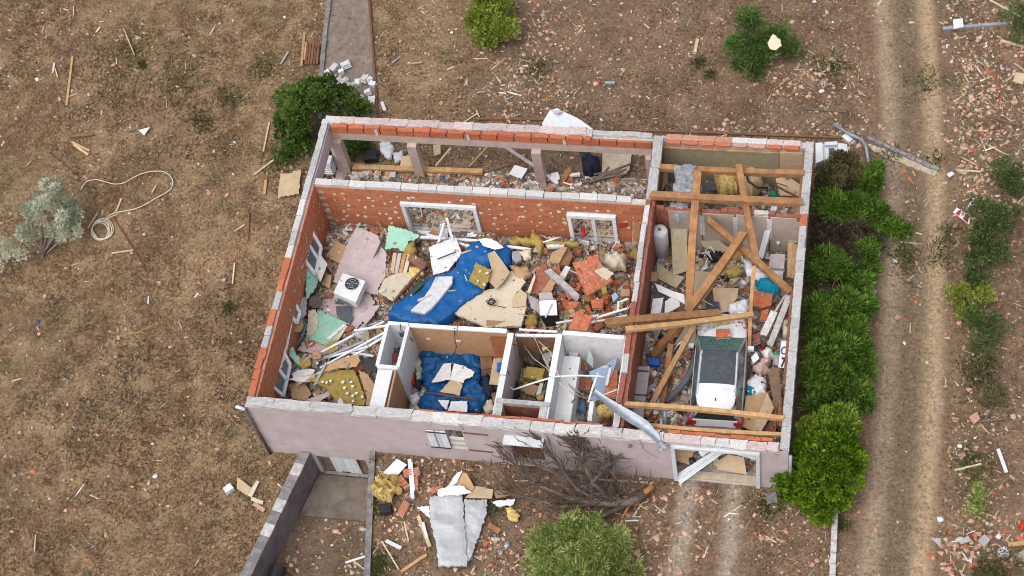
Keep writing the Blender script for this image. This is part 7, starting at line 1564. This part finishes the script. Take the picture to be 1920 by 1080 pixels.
for nm, x, y, sx, sy, n in ANCH:
    for k in range(int(n * .62)):
        px, py = R.gauss(x, sx), R.gauss(y, sy); p = atg(px, py)
        if HX0 - .1 < p.x < HX1 + .1 and HY0 - .15 < p.y < HY1 + .15 or in_ramp(p.x, p.y): continue
        hot = 'brick heap' in nm; mm, mn = R.choices([(TERRA, 'red'), (TILEP, 'pale pink'), (MORTARW, 'white'), (CARDL, 'tan')], [4 if hot else .7, 6, .7, 1.4])[0]
        s = R.uniform(.2, .36) if hot else R.uniform(.13, .26)
        bit('tile_fragment', R.choice(['shard', 'shard', 'lump']), mm, R.randrange(7), (p.x, p.y, gzn(p.x, p.y) + .05), (s, s * R.uniform(.55, .9), R.uniform(.03, .07)), (R.uniform(-.3, .3), R.uniform(-.3, .3), R.uniform(0, 6.3)), None, f'{mn} broken tile fragment lying near {nm}', 'tile fragment', f'tile fragments near {nm}')

# cracks in the front render
for k, pts in enumerate(([(12.9, 2.6), (13.05, 2.3), (13.0, 2.1), (13.2, 1.8), (13.45, 1.5)], [(7.2, 2.65), (7.25, 2.4), (7.15, 2.25)], [(7.95, 1.25), (8.2, 1.2), (8.4, 1.28), (8.6, 1.15)], [(5.75, 1.0), (5.8, .85)], [(11.6, 2.6), (11.7, 2.3), (11.65, 2.1)])):
    MB().tube([Vector((x, .0, z)) for x, z in pts], .011, 4).build('crack', DGREY, fw)
DIRTP = mat('bare_block', (.36, .30, .28), var=.3, scale=6, dirt=.5, dirtcol=(.45, .40, .36), bump=.5)
for x, z, w, h in ((5.72, 2.62, .3, .1), (9.95, 2.60, .4, .12), (13.6, 2.2, .1, .3), (.5, .05, .5, .12), (7.6, .1, .9, .1), (12.0, .12, 1.4, .12), (4.6, .08, .8, .1), (17.2, 2.45, .2, .2)):
    bit('render_chip', 'shard', DIRTP, R.randrange(7), (x, -.003, z), (w, h * 1.3, .012), (math.pi / 2, 0, 0), fw)
# ------------------------------------------------------------------ fine debris dropped from above on whatever lies there
bpy.context.view_layer.update(); DG = bpy.context.evaluated_depsgraph_get()
LOOSE = ('board_scrap', 'plaster_scrap', 'brick_fragment', 'insulation_scrap', 'cardboard_scrap', 'cloth_scrap', 'plastic_scrap', 'wood_scrap', 'concrete_lump', 'tile_fragment', 'junk_piece')
def drop(xy, zmax=2.2, top=4.0):
    P = []
    for x, y in xy:
        h, loc, nrm_, i_, ob, mx_ = scene.ray_cast(DG, Vector((x, y, top)), Vector((0, 0, -1)))
        if not (h and loc.z < zmax and nrm_.z > .45): continue
        nm = ob.name.split('.')[0]
        if nm not in LOOSE and nm not in ('rubble', 'rubble_bits', 'floor_slab') and R.random() > .05: continue
        P.append((x, y, loc.z))
    return np.array(P)
for rn, n in (('living', 330), ('west', 60), ('garage', 170), ('bath', 26), ('hall', 14), ('store', 26)):
    for x, y, z in drop(inroom(rn, n)):
        ob = scene.ray_cast(DG, Vector((x, y, 4.0)), Vector((0, 0, -1)))[4].name.split('.')[0]
        if ob not in LOOSE and ob not in ('rubble', 'rubble_bits') or R.random() < .35: continue
        i_ = R.choices(range(len(KINDS)), [5, 3, 3, 4, 4, 3, 6, 5, 4, 6, 2, 2, 1.5, 12, 4, 3, .3, .5])[0]; nm, m = KINDS[i_]; s = R.uniform(.16, .36)
        k, sz = {'brick_fragment': ('block', (s, s * .6, .13)), 'concrete_lump': ('block', (s * .7, s * .5, .13)), 'wood_scrap': ('brick', (s * R.uniform(2, 4.5), .05, .04)), 'cloth_scrap': ('lump', (s, s * .6, s * .4)), 'insulation_scrap': ('block', (s, s * .7, .1))}.get(nm, ('shard', (s * 1.3, s, .02)))
        bit(nm, k, m, R.randrange(7), (x, y, z + s * .16), sz, (R.uniform(-.6, .6), R.uniform(-.5, .5), R.uniform(0, 6.28)), None, KLAB[nm] + ' ' + RLAB[rn], nm.split('_')[-1], nm.replace('_', ' ') + 's ' + RLAB[rn])
for rn, n, lab in (('living', 3600, 'fine dust and crumbs on top of the living room debris'), ('west', 1000, 'fine crumbs on top of the corner room debris'), ('bedroom', 420, 'crumbs on the bedroom tarp'), ('hall', 250, 'crumbs over the hall junk'), ('bath', 450, 'crumbs over the bathroom junk'), ('garage', 2300, 'fine crumbs over the garage junk and car'), ('store', 500, 'crumbs over the store junk'), ('porch', 800, 'crumbs on the porch')):
    P = drop(inroom(rn, n)); keep = NP.uniform(0, 1, len(P)) < np.where(P[:, 2] > 1.25, .35, 1); P = P[keep]
    chips('crumbs', lab, P[:, :2], P[:, 2], .02, .075, [1.5, 1.5, 2, 2, 1.6, 3, 4, 1.5, 3, 3, 2.5, .3], .3)
    P = drop(inroom(rn, int(n * .12)))
    chips('splinters', lab.replace('crumbs', 'splinters').replace('fine dust and ', 'thin '), P[:, :2], P[:, 2] + .02, .02, .045, [.3, .3, .5, 2, 2, 4, 4, .4, 2, 2, 4, .1], .5, elr=(5, 16))
xy = scatter(1500, lambda p, px: np.clip(cdn(p, px) + .02, 0, 1)); chips('splinters', 'thin wood splinters and straws on the ground outside', xy, gzn, .015, .035, [.2, .2, .5, 1, 1, 3, 4, .3, 2, 1, 5, .1], .5, elr=(5, 16))
xy = np.stack([NP.uniform(1.0, 3.6, 130), NP.uniform(-5.5, -.3, 130)], 1); xy = np.array([q for q in xy if RETL(q[1]) + .25 < q[0] < RETR(q[1]) - .1]); chips('ramp_chips', 'small chips lying on the basement ramp', xy, gzn, .04, .12, REDW, .25)
# ================================================================== LABELS: single out the look-alikes by what they lie beside
LM = [('the fan unit', 655, 545), ('the large pink board', 680, 490), ('the upper mint board', 752, 450), ('the lower mint board', 612, 612), ('the fallen white door', 838, 480), ('the narrow white mattress', 810, 550), ('the bright blue tarp', 870, 520), ('the cream speckled slab', 930, 580), ('the olive square', 900, 515),
      ('the large window frame', 835, 410), ('the small window frame', 1115, 425), ('the large brick chunk', 1110, 520), ('the fallen lintel', 1055, 535), ('the white topped cabinet', 1030, 590), ('the crumpled cream insulation', 1153, 488), ('the iron bed frame', 770, 530), ('the round stool', 591, 567), ('the dark broken cabinet', 1060, 480),
      ('the olive dabbed mat', 645, 728), ('the flat black screen', 692, 682), ('the white closet', 738, 650), ('the dark blue tarp', 845, 710), ('the pale dresser', 930, 715), ('the brown slatted door', 935, 652), ('the olive hall block', 1000, 700), ('the black bucket', 1003, 666), ('the blue shower screen', 1135, 705), ('the bathroom brick heap', 1092, 720),
      ('the water heater', 1240, 455), ('the overturned white cabinet', 1250, 565), ('the turquoise cloth', 1440, 535), ('the mauve carton', 1455, 495), ('the car bonnet', 1350, 615), ('the car roof', 1345, 690), ('the car tail', 1340, 790), ('the blue crate', 1226, 678), ('the blue ringed board', 1470, 665), ('the long leaning lintel', 1462, 600), ('the tan cardboard sheet', 1425, 770), ('the pale grey boards', 1200, 740),
      ('the yellow store wool', 1362, 340), ('the tan travel bag', 1412, 340), ('the draped grey cloth', 1283, 335), ('the first porch post', 648, 325), ('the second porch post', 788, 330), ('the third porch post', 1016, 345), ('the navy cover', 1108, 310), ('the beige paving slab', 1155, 308), ('the white porch tile', 970, 322),
      ('the bottom right brick heap', 1810, 1030), ('the striped sign', 1803, 404), ('the long grey pipe', 1825, 49), ('the green shrub', 1425, 85), ('the yellow green shrub', 920, 45), ('the plastic sheet', 850, 990), ('the yellow yard wool', 722, 915), ('the light green bush', 1090, 1030), ('the fallen tree', 1080, 900), ('the round tree', 1545, 885), ('the boundary kerb', 1562, 1030), ('the diagonal kerb', 1690, 288),
      ('the bent gutter', 1610, 265), ('the pinkish field slab', 1827, 784), ('the white field strip', 1880, 864), ('the hose coil', 192, 432), ('the olive shrub', 95, 400), ('the long tan plank', 130, 150), ('the white triangle', 270, 247), ('the brown pallet', 586, 100), ('the tan square board', 541, 345), ('the dark corner bush', 575, 220), ('the bent sheet metal', 1060, 225), ('the garage opening', 1340, 875), ('the gravel path', 655, 80), ('the broad conifer', 1575, 600), ('the leaning conifer', 1600, 395), ('the grey tile', 1780, 327), ('the dirt track', 1720, 700)]
COLN = {'terracotta': 'red', 'terracotta_old': 'dark red', 'pale_tile': 'pink', 'mortar': 'grey', 'white_mortar': 'off white', 'concrete': 'grey', 'pink_board': 'pale pink', 'mint_board': 'mint', 'white_paint': 'white', 'white_plaster': 'dull white', 'cream_board': 'cream', 'cardboard': 'brown', 'pale_cardboard': 'tan', 'orange_panel': 'orange', 'olive_insulation': 'olive', 'olive_foam_board': 'drab',
        'timber': 'brown', 'navy_cloth': 'navy', 'black_plastic': 'black', 'mauve_board': 'mauve', 'red_stuff': 'dark red', 'dark_grey_panel': 'dark grey', 'white_cloth': 'soft white', 'grey_cloth': 'soft grey', 'galvanised_steel': 'steel grey', 'blue_plastic': 'blue', 'sandstone': 'sandy', 'pale_sheet_metal': 'pale metal', 'pale_stick': 'pale', 'grey_bark': 'bark brown'}
ORD = ['closest', 'second closest', 'third closest', 'fourth closest', 'fifth closest', 'sixth closest', 'seventh closest', 'eighth closest', 'ninth closest', 'tenth closest', 'eleventh closest', 'twelfth closest']
FROM = ['leftmost', 'second from left', 'third from left', 'fourth from left', 'fifth from left', 'sixth from left', 'seventh from left', 'eighth from left', 'ninth from left', 'tenth from left', 'eleventh from left', 'twelfth from left', 'thirteenth from left', 'fourteenth from left', 'fifteenth from left', 'sixteenth from left']
same = {}
for o in COL.objects:
    if o.parent is None and o.get('label') and not o.get('kind') and o.get('category'): same.setdefault(o['label'], []).append(o)
def pxof(o):
    p = WOR.get(o.name, o.location); return proj(np.array([tuple(p)]))[0]
fam = {}
LOOSE = ('board_scrap', 'plaster_scrap', 'brick_fragment', 'insulation_scrap', 'cardboard_scrap', 'cloth_scrap', 'plastic_scrap', 'wood_scrap', 'concrete_lump', 'tile_fragment', 'junk_piece')
for lab, os_ in same.items():
    nm = os_[0].name.split('.')[0]
    if nm in LOOSE:
        for o in os_:
            x, y = pxof(o); d, l = min((math.hypot(x - q[1], (y - q[2]) * 1.1), q) for q in LM)
            dx, dy = x - l[1], y - l[2]; side = ('right of' if dx > 0 else 'left of') if abs(dx) > abs(dy) else ('below' if dy > 0 else 'above')
            c = COLN.get(o.data.materials[0].name, ''); noun = nm.replace('_', ' ')
            sz = 'small' if max(o.scale) < .3 else ('large' if max(o.scale) > .5 else 'middling')
            fam.setdefault(f'{sz} {c} {noun} {side} {l[0]}', []).append((d, o))
    elif len(os_) > 1:
        os_.sort(key=lambda o: pxof(o)[0]); nn_ = len(os_)
        if nn_ <= 16:
            for i, o in enumerate(os_):
                w = FROM[i] if i < nn_ - 1 else 'rightmost'
                if nm == 'plastic_chair': w = ['lowest', 'second lowest', 'third lowest', 'fourth lowest', 'fifth lowest', 'topmost'][sorted(os_, key=lambda q: q.location.z).index(o)]
                o['label'] = f'{w} {lab}'
for lab, L in fam.items():
    L.sort(key=lambda q: q[0])
    for i, (d, o) in enumerate(L): o['label'] = lab if len(L) == 1 else (f'{ORD[i]} {lab}' if i < 12 else lab)
